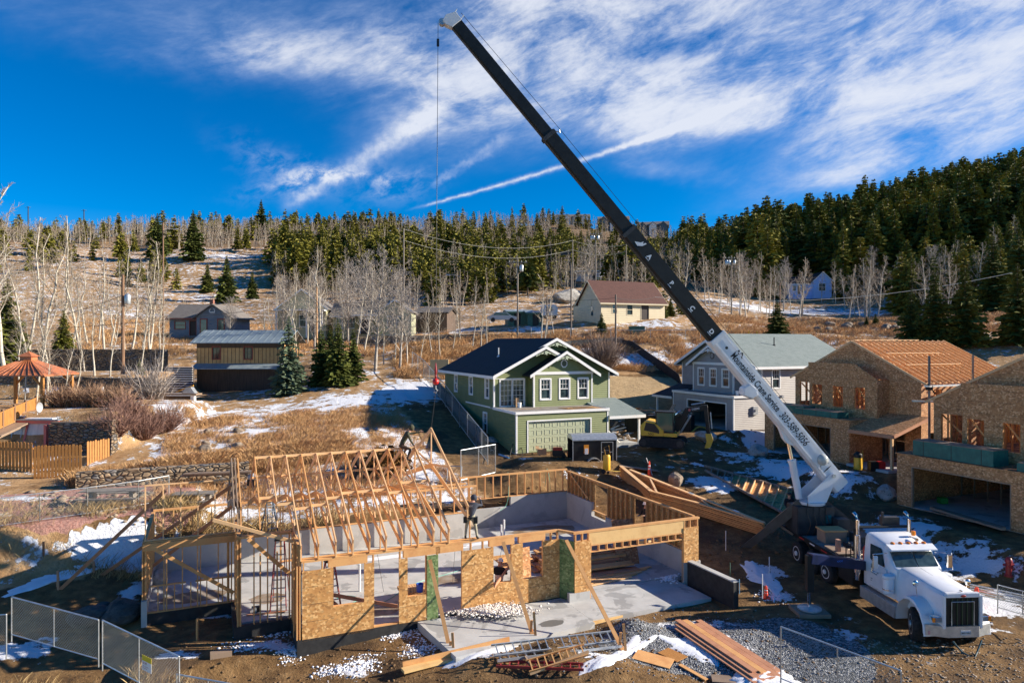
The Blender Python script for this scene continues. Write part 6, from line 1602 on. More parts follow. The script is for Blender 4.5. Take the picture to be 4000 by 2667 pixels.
for i, (u, y, h, w_, lab) in enumerate(((500, 49.5, 1.9, 1.7, 'reddish leafless willow bush left of the golden grass'), (560, 48.5, 1.7, 1.6, 'lower reddish willow bush nearest the wooden fence'), (640, 50.5, 1.8, 1.9, 'reddish-grey willow bush at the top of the hedge'), (450, 46.5, 1.7, 1.7, 'small reddish willow bush against the stone wall'))):
 shrub('willow_bush', lab, u, y, h, w_, 360, REDTW, 20+i)
shrub('bare_bush', 'grey leafless bush at the foot of the log steps', 590, 58.8, 3.0, 2.2, 260, TWIGG, 31)
shrub('bare_bush', 'dense grey-brown bush behind the green house beside the silt fence', 2355, 76.5, 3.6, 2.6, 520, mat('dark_brush', noisy((.15, .10, .08), (.26, .19, .15), 3)), 32)
for i in range(9): shrub('dry_bush', 'reddish dry brush row on the terrace below the gazebo', 210+i*34, 50.8+rg.rand(), 1.5, 1.1, 90, mat('dry_brush', noisy((.26, .14, .08), (.42, .27, .16), 3)), 40+i, 'dry brush on the terrace below the gazebo')
# ------------------------------------------------------------- dry grass
def grass_patch(name, label, n, region, hmin, hmax, wd, matl, seed, per=5):
 rs_ = np.random.RandomState(seed); X_, Y_ = region(rs_, n)
 dn_ = fbm(X_*.45+seed, Y_*.45, 5); keep = (dn_+rs_.randn(n)*.07 > .46) & (blobmask(snowb, X_, Y_) < .55+.2*rs_.rand(n)) & ~((np.abs(X_-14.7) < 8.2) & (np.abs(Y_-71.5) < 6.2) & (X_ > 7.5)); X_, Y_ = X_[keep], Y_[keep]; dn_ = dn_[keep]
 n = len(X_); Z_ = height(X_, Y_)
 X = np.repeat(X_, per)+rs_.randn(n*per)*.10; Y = np.repeat(Y_, per)+rs_.randn(n*per)*.10; Z = np.repeat(Z_, per)-.03
 H = rs_.uniform(hmin*.6, hmax, n*per)*np.repeat(.3+1.1*dn_, per); a = rs_.rand(n*per)*6.28; W_ = wd*(.6+.8*rs_.rand(n*per))*(np.maximum(Y, 20)/45)**.7
 lx, ly = (rs_.randn(n*per)*.5+.25)*H, rs_.randn(n*per)*.45*H; ca, sa = np.cos(a)*W_, np.sin(a)*W_
 v = np.empty((n*per, 4, 3), np.float32)
 v[:, 0] = np.stack([X-ca, Y-sa, Z], 1); v[:, 1] = np.stack([X+ca, Y+sa, Z], 1); v[:, 2] = np.stack([X+lx+ca*.35, Y+ly+sa*.35, Z+H], 1); v[:, 3] = np.stack([X+lx*.7-ca*.5, Y+ly*.7-sa*.5, Z+H*.75], 1)
 f = np.arange(n*per*4).reshape(-1, 4)
 me_ = fast_mesh(name, v.reshape(-1, 3), f, [matl], smooth=False); o = bpy.data.objects.new(name, me_); COL.objects.link(o); tag(o, label, 'grass', kind='stuff')
def grass_fn(c1, c2, c3):
 def fn(t, b):
  isl = t.n.new('ShaderNodeNewGeometry').outputs['Random Per Island']; n = t.noise(wpos(t), .5, 4)
  col = t.mix(isl, c1, c2); col = t.mix(t.m('MULTIPLY', t.smooth(n, .5, .7), .7), col, c3)
  t.put(b.inputs['Base Color'], col); b.inputs['Roughness'].default_value = .8; b.inputs['Specular IOR Level'].default_value = .15
 return fn
GR = mat('golden_dry_grass', grass_fn((.44, .24, .105), (.64, .41, .20), (.36, .17, .08)))
GRF = mat('straw_dry_grass', grass_fn((.34, .23, .10), (.52, .38, .19), (.2, .12, .06)))
def poly_uy(u0, u1, y0, y1): return lambda r, n: ((lambda y: ((r.uniform(u0, u1, n)-2000)*y/F, y))(np.exp(r.uniform(math.log(y0), math.log(y1), n))))
def rect_pq(p0, p1, q0, q1):
 def g(r, n):
  p, q = r.uniform(p0, p1, n), r.uniform(q0, q1, n); return p*CA-q*SA, p*SA+q*CA
 return g
grass_patch('hill_grass', 'golden grass on the slope behind the framed house', 30000, rect_pq(-2.5, 14.5, 39.5, 60), .2, .45, .009, GR, 5)
grass_patch('front_hill_grass', 'tall blond grass at the edge of the gravel terrace', 13000, rect_pq(-7, 9, 45.6, 49), .35, .75, .010, GR, 6, 6)
grass_patch('bank_grass', 'golden grass on the bank behind the green house', 34000, poly_uy(1540, 2760, 72, 95), .3, .8, .012, GR, 7)
grass_patch('meadow_grass', 'golden grass above the grey house and rafters', 26000, poly_uy(2700, 4100, 84, 118), .3, .7, .013, GR, 8)
grass_patch('fence_grass', 'dry weeds at the bottom-left wire fence', 2600, poly_uy(-100, 900, 17.5, 23), .25, .6, .009, GRF, 9)
grass_patch('terrace_weeds', 'dry weeds on the snowy bank by the left wire fence', 1500, poly_uy(-100, 640, 30.5, 36), .25, .6, .010, GRF, 10)
grass_patch('yard_grass', 'dry grass around the old houses on the left', 26000, poly_uy(250, 1750, 84, 125), .3, .6, .012, GR, 11)
grass_patch('inner_grass', 'dry grass between the stone walls and the rear wall of the framed house', 1500, rect_pq(-2, 6.5, 36.3, 39.5), .4, .8, .013, GRF, 12)
# ------------------------------------------------------------- older houses behind
def cottage(name, label, cat, u, y, rz, w_, d_, hw, rise, wall, roofm, trim, z=None, windows=(), doors=(), gable_front=False, oh=.35, chimney=None, x=None):
 """box w_ wide (local X), d_ deep (Y); ridge along X unless gable_front"""
 x0 = UX(u, y) if x is None else x; z0 = hz(x0, y) if z is None else z
 Mx = Matrix.Translation(V((x0, y, z0))) @ Matrix.Rotation(rz, 4, 'Z'); T = lambda v: Mx @ V(v)
 rt = root(name, label, cat, (x0, y, z0), rz)
 fr = lambda a, b_, dd: (a, dd, b_); sdl = lambda a, b_, dd: (dd, a, b_)
 holes = [(a, b_, c, e) for (a, b_, c, e) in windows]+[(a, b_, 0.02, c) for a, b_, c in doors]
 m = MB(T); sheet(m, 0, w_, -1.2, hw, holes, fr, 0, .15); sheet(m, .15, d_-.15, -1.2, hw, [], sdl, 0, .15); sheet(m, .15, d_-.15, -1.2, hw, [], lambda a, b_, dd: (w_-dd, a, b_), 0, .15); sheet(m, 0, w_, -1.2, hw, [], lambda a, b_, dd: (a, d_-dd, b_), 0, .15)
 weld(m.build('wall', wall, rt))
 if gable_front:
  for y0 in (.002, d_-.15):
   m = MB(T); m.prism([(0, hw+.002), (w_, hw+.002), (w_/2, hw+rise)], fr, y0, y0+.145); m.build('gable_wall', wall, rt)
  s_ = rise/(w_/2)
  for sg, xa in ((0, -oh), (1, w_+oh)):
   m = MB(T); m.prism([(xa, hw-oh*s_), (w_/2, hw+rise), (w_/2, hw+rise+.12), (xa, hw-oh*s_+.12)], fr, -oh, d_+oh); m.build('roof', roofm, rt)
   m = MB(T); m.prism([(xa, hw-oh*s_-.12), (w_/2, hw+rise-.12), (w_/2, hw+rise+.10), (xa, hw-oh*s_+.10)], fr, -oh-.05, -oh-.003); m.build('barge_board', trim, rt)
 else:
  for x1 in (.002, w_-.147):
   m = MB(T); m.prism([(0, hw+.002), (d_, hw+.002), (d_/2, hw+rise)], sdl, x1, x1+.145); m.build('gable_wall', wall, rt)
  s_ = rise/(d_/2)
  for ya in (-oh, d_+oh):
   m = MB(T); m.prism([(ya, hw-oh*s_), (d_/2, hw+rise), (d_/2, hw+rise+.12), (ya, hw-oh*s_+.12)], sdl, -oh, w_+oh); m.build('roof', roofm, rt)
   for xe in (-oh-.05, w_+oh+.003):
    m = MB(T); m.prism([(ya, hw-oh*s_-.12), (d_/2, hw+rise-.12), (d_/2, hw+rise+.10), (ya, hw-oh*s_+.10)], sdl, xe, xe+.045); m.build('barge_board', trim, rt)
  m = MB(T); m.box(-oh, w_+oh, -oh-.06, -oh-.003, hw-oh*s_-.1, hw-oh*s_+.1); m.build('gutter', trim, rt)
 for a, b_, c, e in windows:
  m = MB(T)
  for q in ((a-.1, a, c-.1, e+.1), (b_, b_+.1, c-.1, e+.1), (a, b_, e, e+.1), (a, b_, c-.1, c), (a, b_, (c+e)/2-.03, (c+e)/2+.03)): m.box(q[0], q[1], -.03, .04, q[2], q[3])
  wi = m.build('window', trim, rt); m = MB(T); m.add([(a, .06, c), (b_, .06, c), (b_, .06, e), (a, .06, e)], [(0, 1, 2, 3)]); m.build('pane', GLASS, wi, fix=False)
 for a, b_, c in doors:
  m = MB(T)
  for q in ((a-.1, a, .0, c+.1), (b_, b_+.1, 0, c+.1), (a, b_, c, c+.1)): m.box(q[0], q[1], -.03, .05, q[2], q[3])
  m.build('door_frame', trim, rt); m = MB(T); m.box(a, b_, .06, .1, .02, c); m.build('door', mat('dark_door', col=(.04, .03, .025)), rt)
 if chimney:
  m = MB(T); m.box(chimney[0]-.25, chimney[0]+.25, chimney[1]-.25, chimney[1]+.25, hw, hw+rise+.8); m.build('chimney', mat('brick_chimney', noisy((.22, .08, .05), (.32, .14, .09), 6)), rt)
 return rt, T
# beige house with brown roof
bh_, Tb = cottage('house', 'beige clapboard house with a steep brown roof behind the boom', 'house', 2348, 98, TH, 10.8, 6.6, 2.55, 3.1, SIDB, SHBR, mat('cream_trim', col=(.66, .56, .38)), z=13.6,
 windows=((1.9, 2.6, .9, 2.1), (4.3, 5.2, .75, 2.1)), doors=((6.7, 8.0, 2.1),))
m = MB(Tb); m.box(.0, -.0, 0, 0, 0, 0) if False else None
m = MB(Tb); m.box(-.06, .0-.003, 2.6, 3.3, 2.1, 3.0); m.build('louvre', mat('cream_trim'), bh_); m = MB(Tb); m.box(-.05, -.003, 2.2, 2.7, .6, 1.9); m.build('window', GLASS, bh_)
m = MB(Tb); m.box(.3, 2.2, 6.65, 8.6, -1, 2.2); m.prism([(6.6, 2.9), (8.9, 2.1), (8.9, 2.25), (6.6, 3.05)], lambda a, b_, d: (d, a, b_), .1, 2.4); m.each('lean_to', SIDB, bh_)
# slate blue cottage
sl_, Ts = cottage('house', 'small slate-blue house with brown roof and brick chimney on the left hill', 'house', 662, 99, R(-4), 4.6, 6.5, 2.6, 1.9, SIDN, SHGY, mat('red_brown_trim', col=(.25, .05, .035)), z=11.3, windows=((.8, 2.3, 1.0, 2.0),), doors=((3.0, 3.9, 2.1),), chimney=(4.2, 4.0))
m = MB(Ts); m.prism([(4.4, 0-1), (9.2, -1), (9.2, 2.7), (6.8, 4.3), (4.4, 2.7)], lambda a, b_, d: (a, d, b_), -.8, 5.5); m.build('front_wing', SIDN, sl_)
for xa, xb in ((3.9, 6.8), (9.8, 6.8)):
 m = MB(Ts); m.prism([(xa, 2.35), (xb, 4.33), (xb, 4.45), (xa, 2.47)], lambda a, b_, d: (a, d, b_), -1.2, 6.0); m.build('roof', SHGY, sl_)
for a in (4.9, 7.4):
 m = MB(Ts); m.box(a, a+1.1, -.86, -.802, .3, 2.4); wi = m.build('window', mat('red_brown_trim'), sl_); m = MB(Ts); m.box(a+.15, a+.95, -.875, -.862, .45, 2.25); m.build('pane', GLASS, wi)
m = MB(Ts); m.path([(6.45, -1.0, 3.25), (6.35, -1.0, 3.5), (6.5, -1.0, 3.75)], .05); m.path([(7.05, -1.0, 3.25), (7.15, -1.0, 3.5), (7.0, -1.0, 3.75)], .05); m.box(6.4, 7.1, -.9, -.81, 3.2, 3.35); m.build('antler_ornament', HAT, sl_)
# white gabled porch house and its wings
vw = mat('sage_cream_wall', noisy((.42, .40, .24), (.50, .48, .30), 2))
vi, Tv = cottage('house', 'cream and white gabled house with columned porch seen through bare trees', 'house', 1085, 97, R(3), 6.6, 8, 3.4, 2.5, vw, SHGY, WHITE, z=11.8, windows=((1.3, 2.0, .8, 2.6), (3.0, 3.9, .8, 2.6)), doors=((4.6, 5.5, 2.3),), gable_front=True)
for k in range(4): m = MB(Tv); m.box(.1+k*2.05, .32+k*2.05, -1.6, -1.38, -.8, 2.9); m.build('column', WHITE, vi)
m = MB(Tv); m.box(-.1, 6.7, -1.8, -.01, 2.9, 3.1); m.build('porch_roof', WHITE, vi)
vi2, Tv2 = cottage('house', 'long low cream wing with white window frames right of the columned porch', 'house', 1300, 98, R(2), 7.4, 5, 2.6, 1.7, vw, SHGY, WHITE, z=11.6, windows=((.6, 1.3, .8, 2.2), (2.2, 3.4, .8, 2.2), (4.6, 5.2, .8, 2.2)), doors=())
vi3, Tv3 = cottage('house', 'sage green house with a front gable left of the dark shed', 'house', 1478, 96, R(2), 4.5, 6, 3.1, 1.5, SIDS, SHGY, WHITE, z=11.6, windows=((1.3, 1.9, .9, 2.3), (2.5, 3.2, .9, 2.3)), gable_front=True)
ol, To_ = cottage('shed', 'olive brown shed front between the cream wing and the sage house', 'shed', 1385, 95, R(2), 3.0, 3, 2.7, .6, mat('olive_boards', noisy((.18, .17, .06), (.25, .23, .09), 3, stretch=(6, 6, .5))), SHGY, WHITE, z=11.5, doors=((.8, 1.9, 2.1),))
dk_, Td_ = cottage('shed', 'dark brown shed with sloping roof above the stone wall', 'shed', 1625, 104, R(-18), 5.0, 3.5, 2.2, .7, mat('dark_shed_boards', noisy((.07, .045, .03), (.14, .09, .06), 3, stretch=(6, 6, .5))), SHGY, mat('dark_door'), z=12.6)
gs1, _t = cottage('shed', 'green tin shed with a dark doorway left of the blue trailer', 'shed', 1985, 104, R(8), 3.6, 3.6, 2.1, .3, GREENB, METR, GREENB, z=12.8, doors=((.9, 1.9, 1.9),))
gs2, _t = cottage('shed', 'smaller green shed with rusty door beside the blue trailer', 'shed', 2062, 103, R(8), 2.3, 3.2, 1.9, .3, GREENB, METR, GREENB, z=12.8, doors=((.7, 1.6, 1.7),))
# pale trailer
q = at(2115, 1245, 102); rt = root('camper_trailer', 'pale blue-white camper trailer right of the green sheds', 'trailer', q, R(5))
m = MB(lambda v: q+V(v)); m.prism([(0, .5), (2.3, .5), (2.4, 1.5), (2.1, 2.1), (.3, 2.1), (0, 1.6)], lambda a, b_, d: (a, d, b_), 0, 4); m.build('body', mat('pale_blue_tin', col=(.5, .56, .62), rough=.35), rt, bevel=.04)
m = MB(lambda v: q+V(v)); m.box(.7, 1.6, -.02, .0-.002, 1.2, 1.7); m.build('window', GLASS, rt); m = MB(lambda v: q+V(v)); m.tube((.6, .3, .35), (.6, .6, .35), .33, n=14); m.tube((1.9, .3, .35), (1.9, .6, .35), .33, n=14); m.each('wheel', RUBBER, rt)
# white tin shed, wooden tower, ridge apartments, blue-white house
ws, _t = cottage('shed', 'white tin shed high on the slope above the beige house', 'shed', 2250, 195, R(-14), 6.4, 5, 2.3, .5, mat('white_tin', noisy((.62, .64, .66), (.72, .74, .76), 1, stretch=(8, 8, .3))), METR, DARKM, z=hz(UX(2250, 195), 195)+.3, doors=((4.6, 5.4, 1.9),))
tx, ty = UX(2210, 188), 188; tz0 = hz(tx, ty)
rt = root('wooden_tower', 'dark wooden mine tower beside the white tin shed', 'tower', (tx, ty, tz0))
m = WB()
for a, b_ in ((-1.1, 0), (1.1, 0), (-1.1, 2.2), (1.1, 2.2)): m.beam((tx+a*1.5, ty+b_, tz0-.5), (tx+a, ty+b_, tz0+7.2), .22, .22)
m.each('leg', DARKM, rt)
m = WB()
for k in range(5):
 z_ = tz0+.6+k*1.4; m.beam((tx-1.4, ty, z_), (tx+1.4, ty, z_), .14, .14); m.beam((tx-1.4, ty, z_), (tx+1.2, ty, z_+1.3), .1, .1)
m.each('cross_brace', DARKM, rt)
m = WB(); m.box(tx-1.5, tx+1.5, ty-.2, ty+2.4, tz0+7.2, tz0+7.4); m.box(tx-1.5, tx+1.5, ty-.22, ty-.12, tz0+8.0, tz0+8.9); m.each('platform', DARKM, rt)
def apartments(label, u0, y, n, wd, h, wall, rz, hi):
 x0 = UX(u0, y); z0 = HC+(1333-hi)/F*y-h-3.4; Mx = Matrix.Translation(V((x0, y, z0))) @ Matrix.Rotation(rz, 4, 'Z'); T = lambda v: Mx @ V(v)
 rt = root('apartment_building', label, 'apartments', (x0, y, z0), rz)
 L_ = n*wd; m = MB(T); m.box(0, L_, 0, 11, -4, h); m.build('wall', wall, rt)
 for ya in (-.6, 11.6): m = MB(T); m.prism([(ya, h), (5.5, h+3.2), (5.5, h+3.4), (ya, h+.2)], lambda a, b_, d: (d, a, b_), -.6, L_+.6); m.build('roof', SHGY, rt)
 for xx in (0, L_-.2): m = MB(T); m.prism([(0, h), (11, h), (5.5, h+3.1)], lambda a, b_, d: (d, a, b_), xx, xx+.2); m.build('gable_wall', WHITE, rt)
 for k in range(n):
  xc = wd*(k+.5); m = MB(T); m.prism([(xc-2.2, -3), (xc+2.2, -3), (xc+2.2, h), (xc, h+2.2), (xc-2.2, h)], lambda a, b_, d: (a, d, b_), -1.6, .02); m.build('gabled_bay', WHITE if k % 2 else wall, rt)
  for sg in (-1, 1): m = MB(T); m.prism([(xc+sg*2.8, h-.6), (xc, h+2.25), (xc, h+2.45), (xc+sg*2.8, h-.4)], lambda a, b_, d: (a, d, b_), -2.0, 3); m.build('bay_roof', SHGY, rt)
  for fz in (1.0, 4.0, 6.8):
   if fz < h-1: m = MB(T); m.box(xc-.7, xc+.7, -1.68, -1.62, fz, fz+1.6); m.build('window', GLASS, rt)
apartments('grey gabled apartment row on the skyline left of the boom', 2160, 430, 4, 5.6, 6.0, mat('grey_apartment_wall', col=(.45, .46, .43)), R(-4), 832)
apartments('dark gabled apartment row on the skyline crossed by the boom', 2338, 420, 3, 6.0, 6.0, mat('slate_apartment_wall', col=(.09, .13, .15)), R(-6), 840)
apartments('lower gabled apartment row right of the boom on the skyline', 2490, 430, 3, 6.2, 5.0, mat('slate_apartment_wall'), R(-12), 862)
bwz = hz(UX(3150, 176), 176)
bw, Tbw = cottage('house', 'pale blue-white house with dark roof at the foot of the right wood', 'house', 3080, 172, R(-3), 6.2, 6, 2.6, 1.8, mat('pale_blue_wall', col=(.33, .52, .85)), SHBLUE, WHITE, z=bwz+.5, windows=((1.0, 1.8, .8, 2.0), (3.3, 4.0, .8, 2.0)), doors=((2.2, 2.9, 2.0),))
bw2, Tbw2 = cottage('house', 'blue-white gable wing with a tall window beside the dark roof', 'house', 3178, 170, R(-3), 4.3, 6, 3.2, 2.0, mat('pale_blue_wall'), SHBLUE, WHITE, z=bwz+.5, windows=((1.3, 2.8, .7, 2.4),), gable_front=True)
# barn with grey tin roof
barnT = lambda v: at(742, 1333, 69.5)+V((v[0], v[1], 0))+V((0, 0, v[2]-HC))
rt = root('barn', 'two-storey tan board barn with grey tin roof and dark lower storey', 'barn', barnT(V((4.6, 2, 5.2))))
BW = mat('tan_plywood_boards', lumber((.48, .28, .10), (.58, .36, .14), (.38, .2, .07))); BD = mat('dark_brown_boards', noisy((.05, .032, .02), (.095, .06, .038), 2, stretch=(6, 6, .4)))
m = MB(barnT); sheet(m, .4, 9.2, 8.3, 10.35, [(2.0, 2.75, 8.75, 9.95), (5.2, 5.95, 8.75, 9.95)], lambda a, b_, d: (a, .6+d, b_), 0, .15); m.box(.4, .55, .76, 5.5, 8.3, 10.35); m.box(9.05, 9.2, .76, 5.5, 8.3, 10.35); m.build('upper_wall', BW, rt)
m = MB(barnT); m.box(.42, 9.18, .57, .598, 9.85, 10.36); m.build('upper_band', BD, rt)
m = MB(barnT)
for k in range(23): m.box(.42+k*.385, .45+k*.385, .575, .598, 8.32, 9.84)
m.each('batten', BD, rt)
for a in (2.0, 5.2):
 m = MB(barnT);
 for q_ in ((a-.08, a, 8.67, 10.03), (a+.75, a+.83, 8.67, 10.03), (a, a+.75, 9.95, 10.03), (a, a+.75, 8.67, 8.75)): m.box(q_[0], q_[1], .55, .64, q_[2], q_[3])
 wi = m.build('window', mat('red_brown_trim'), rt); m = MB(barnT); m.box(a, a+.75, .68, .7, 8.75, 9.95); m.build('pane', GLASS, wi)
m = MB(barnT); m.prism([(-.1, 10.3), (3.2, 11.6), (3.2, 11.68), (-.1, 10.38)], lambda a, b_, d: (d, a, b_), -.0, 9.7); m.prism([(6.3, 10.3), (3.2, 11.6), (3.2, 11.68), (6.3, 10.38)], lambda a, b_, d: (d, a, b_), 0, 9.7); m.each('roof', METR, rt)
m = MB(barnT)
for k in range(14): m.prism([(-.1, 10.385), (3.2, 11.685), (3.2, 11.715), (-.1, 10.415)], lambda a, b_, d: (d, a, b_), .3+k*.7, .33+k*.7)
m.each('roof_seam', METR, rt)
m = MB(barnT); m.prism([(-.5, 7.75), (.6, 8.25), (.6, 8.30), (-.5, 7.82)], lambda a, b_, d: (d, a, b_), .3, 9.3); m.build('skirt_roof', METR, rt)
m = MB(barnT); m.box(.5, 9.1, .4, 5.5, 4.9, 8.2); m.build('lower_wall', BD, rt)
# log steps beside the barn
st0 = at(628, 1560, 64.0)
rt = root('steps', 'snow-dusted log steps climbing beside the barn', 'steps', st0)
for k in range(13):
 m = WB(); y_ = 63.5+k*.42; z_ = 5.5+k*.20; xa, xb = UX(632+k*1.5, y_), UX(752, y_); m.box(xa, xb, y_, y_+.36, z_-.5, z_+.05); s1 = m.build('step', mat('dark_log', noisy((.035, .025, .02), (.08, .06, .045), 4)), rt)
 m = WB(); m.box(xa+.1, xb-.1, y_+.12, y_+.34, z_+.051, z_+.085); m.build('snow_strip', SNOW, s1)
# ------------------------------------------------------------- stone walls
def stone_wall(label, pts, h, th=.5, n=26, top=True, matl=STONE, cap=LUMD, capit=False):
 rt = root('stone_wall', label, 'stone wall', V(pts[0]))
 m = WB(); rs_ = random.Random(len(pts)+int(h*100))
 for a, b_ in zip(pts[:-1], pts[1:]):
  a, b_ = V(a), V(b_); d = b_-a; nn_ = max(2, int(d.length/.5)); nr_ = V((-d.y, d.x, 0)).normalized()
  vs = []; rows = 5
  for i in range(nn_+1):
   c = a+d*(i/nn_)
   for j in range(rows+1):
    z = -.4+(h+.4)*j/rows+(rs_.uniform(-.08, .08) if j == rows else 0); vs.append(c-nr_*(rs_.uniform(0, .12)+(.18*(1-j/rows)))+V((0, 0, z)))
   for j in range(rows, -1, -1): vs.append(c+nr_*th+V((0, 0, -.4+(h+.4)*j/rows)))
  k = 2*(rows+1); fs = [(i*k+j, i*k+(j+1) % k, (i+1)*k+(j+1) % k, (i+1)*k+j) for i in range(nn_) for j in range(k)]
  fs += [tuple(range(k)), tuple(nn_*k+j for j in range(k-1, -1, -1))]; m.add(vs, fs)
 m.build('stonework', matl, rt)
 if capit:
  m = WB()
  for a, b_ in zip(pts[:-1], pts[1:]): m.beam(V(a)+V((0, .2, h+.05)), V(b_)+V((0, .2, h+.05)), .3, .12)
  m.build('coping_log', cap, rt)
 return rt
stone_wall('low stone retaining wall behind the picnic table with golden grass above', [S(-6.5, 45.3, 2.3), S(-1.5, 45.2, 2.3), S(2.5, 45.0, 2.3)], .9)
stone_wall('dark dry stone wall behind the wooden fence', [V((-30.4, 46.0, 2.6)), V((-28.3, 45.8, 2.6)), V((-26.0, 45.5, 2.8))], 2.5, capit=True)
stone_wall('long shaded stone wall below the terrace with the gazebo', [V((-47, 59.2, 5.7)), V((-37.5, 59.0, 5.6)), V((-30.5, 58.6, 5.5))], 1.9)
stone_wall('sunlit stone wall crossed by the brown power pole', [V((-56, 70.3, 7.6)), V((-44.0, 70.0, 7.7)), V((-36.0, 69.8, 7.7)), V((-34.6, 69.8, 7.7))], 2.0)
stone_wall('rubble wall along the road behind the wire fence', [V((-21, 92.0, 9.8)), V((-8, 93.0, 10.1)), V((3.5, 94, 10.3))], 1.3)
stone_wall('tumbled stone edge of the pink gravel terrace', [flat(60, 2120, 1.3), flat(210, 2075, 1.4), flat(330, 2040, 1.5), flat(560, 2010, 1.5)], .55)
def rock(label, u=None, v=None, z=None, r=.5, sc=(1, .8, .65), matl=ROCK, seed=0, group=None, x=None, y=None, name='boulder'):
 rs_ = random.Random(seed)
 if u is not None: q_ = ag(u, v) if abs(z) < 2.4 and not seed == 93 else flat(u, v, z); x, y, zz = q_.x, q_.y, q_.z
 else: zz = hz(x, y)
 bm = bmesh.new(); bmesh.ops.create_icosphere(bm, subdivisions=3, radius=r); off = V((seed*3.1, seed*1.7, 0))
 pl = [V((rs_.gauss(0, 1), rs_.gauss(0, 1), rs_.gauss(0, 1))).normalized() for _ in range(7)]
 for v_ in bm.verts:
  n_ = v_.co.normalized()
  for p_ in pl:
   dd = v_.co.dot(p_)
   if dd > r*.74: v_.co -= p_*(dd-r*.74)*.85
  v_.co *= 1+.12*noise.noise(n_*2.2+off)+.05*noise.noise(n_*6+off)
  v_.co = V((v_.co.x*sc[0], v_.co.y*sc[1], v_.co.z*sc[2]))
 me_ = bpy.data.meshes.new(name); bm.to_mesh(me_); bm.free(); me_.materials.append(matl)
 o = bpy.data.objects.new(name, me_); COL.objects.link(o); o.location = (x, y, zz+r*sc[2]*.45); o.rotation_euler = (0, 0, rs_.uniform(0, 6))
 tag(o, label, 'boulder', group); return o
rock('pale brown boulder by the orange cone above the stacked trusses', 2640, 1892, 1.4, .62, (1.1, .8, .85), ROCKB, 3)
rock('dark snow-dusted boulder at the left corner of the right-hand garage', 3465, 1950, 1.4, .65, (1.1, .9, .9), ROCK, 4)
rock('boulder beside the excavated bank below the grey house', 2960, 1775, 2.2, .75, (1.2, .9, .7), ROCK, 5)
rock('grey boulder in the trench beside the digger bucket', 2755, 1715, 2.3, .8, (1.3, .9, .6), ROCK, 6)
for i in range(16): rock('grey boulder in the row behind the rear wall of the framed house', x=S(.6+i*.86, 36.9+(.25 if i % 2 else 0)).x, y=S(.6+i*.86, 36.9+(.25 if i % 2 else 0)).y, r=.62+.22*random.random(), sc=(1, .8, .85), matl=ROCK if i % 3 else ROCKB, seed=10+i, group='boulders behind the rear wall')
for i, (u, v, z, r, lab) in enumerate(((350, 2410, -.6, .85, 'large dark boulder left of the open wall corner'), (470, 2400, -.6, .95, 'largest dark boulder touching the open wall corner'), (405, 2365, -.5, .4, 'small round boulder perched between two large dark ones'))): rock(lab, u, v+14, z, r*.85, (1.15, .95, .62), mat('dark_boulder_rock', rock_fn((.035, .035, .034), (.10, .098, .09))), 30+i)  # these three boulders are a darker rock in their own colour
for i in range(10): rock('dark boulder in the line across the golden slope above the rafters', x=UX(3200+i*38+random.uniform(-8, 8), 96), y=96+random.uniform(-3, 3), r=.6+.3*random.random(), matl=ROCKB, seed=50+i, group='dark boulders on the golden slope')
for i in range(9): rock('brown rock lying in the snowy grass of the slope', x=UX(700+i*28, 47), y=47.5+random.uniform(-1.5, 3.5), r=.25+.25*random.random(), matl=ROCKB, seed=70+i, group='brown rocks on the snowy slope')
rock('dark boulder in the shaded cut beside the green house', 1830, 1690, 3.0, .9, (1.1, .9, .8), ROCK, 91); rock('pale boulder at the base of the green side wall', 1920, 1745, 2.5, .7, (1, .9, .8), ROCK, 92)
rock('pale boulder inside the open corner of the left wing', 620, 2275, 0.0, .45, (1, .9, .9), ROCK, 93); rock('granite outcrop behind the beige house', x=UX(2225, 150), y=150, r=3.4, sc=(1.5, .8, .55), matl=ROCK, seed=94, name='rock_outcrop')
# loose rubble of stones and clods on the nearest soil
def scatter_stones(name, label, n, region, r0, r1, matl, seed, kind='stuff', cat='stones', flatn=.6):
 rs_ = np.random.RandomState(seed); X_, Y_ = region(rs_, n); Z_ = height(X_, Y_)
 bm = bmesh.new(); bmesh.ops.create_icosphere(bm, subdivisions=1, radius=1); bv = np.array([v.co[:] for v in bm.verts]); bf = np.array([[v.index for v in f.verts] for f in bm.faces]); bm.free()
 Vv, Ff = [], []
 for i in range(n):
  r = r0+(r1-r0)*rs_.rand()**3; v = bv*(1+.35*rs_.randn(len(bv), 1)*.6)*r*np.array([1+.4*rs_.rand(), 1, flatn]); th = rs_.rand()*6.28; c, s_ = math.cos(th), math.sin(th)
  w_ = np.stack([v[:, 0]*c-v[:, 1]*s_+X_[i], v[:, 0]*s_+v[:, 1]*c+Y_[i], v[:, 2]+Z_[i]+r*.15], 1); Vv.append(w_); Ff.append(bf+i*len(bv))
 me_ = fast_mesh(name, np.concatenate(Vv), np.concatenate(Ff), [matl], smooth=False); o = bpy.data.objects.new(name, me_); COL.objects.link(o); return tag(o, label, cat, kind=kind)
def reg_uv(u0, u1, v0, v1, z):
 def g(r, n):
  u, v = r.uniform(u0, u1, n), r.uniform(v0, v1, n); y = F*(HC-z)/(v-1333); return (u-2000)*y/F, y
 return g
def gauss_reg(pts):
 def g(r, n):
  k = r.randint(0, len(pts), n); c = np.array([[*flat(p[0], p[1], p[2]).xy] for p in pts]); s_ = np.array([(p[3], p[4]) for p in pts]); return c[k, 0]+r.randn(n)*s_[k, 0], c[k, 1]+r.randn(n)*s_[k, 1]
 return g
scatter_stones('soil_clods', 'clods and small stones on the bare soil in the foreground', 2600, reg_uv(700, 3300, 2380, 2700, -.35), .010, .06, SOIL, 1)
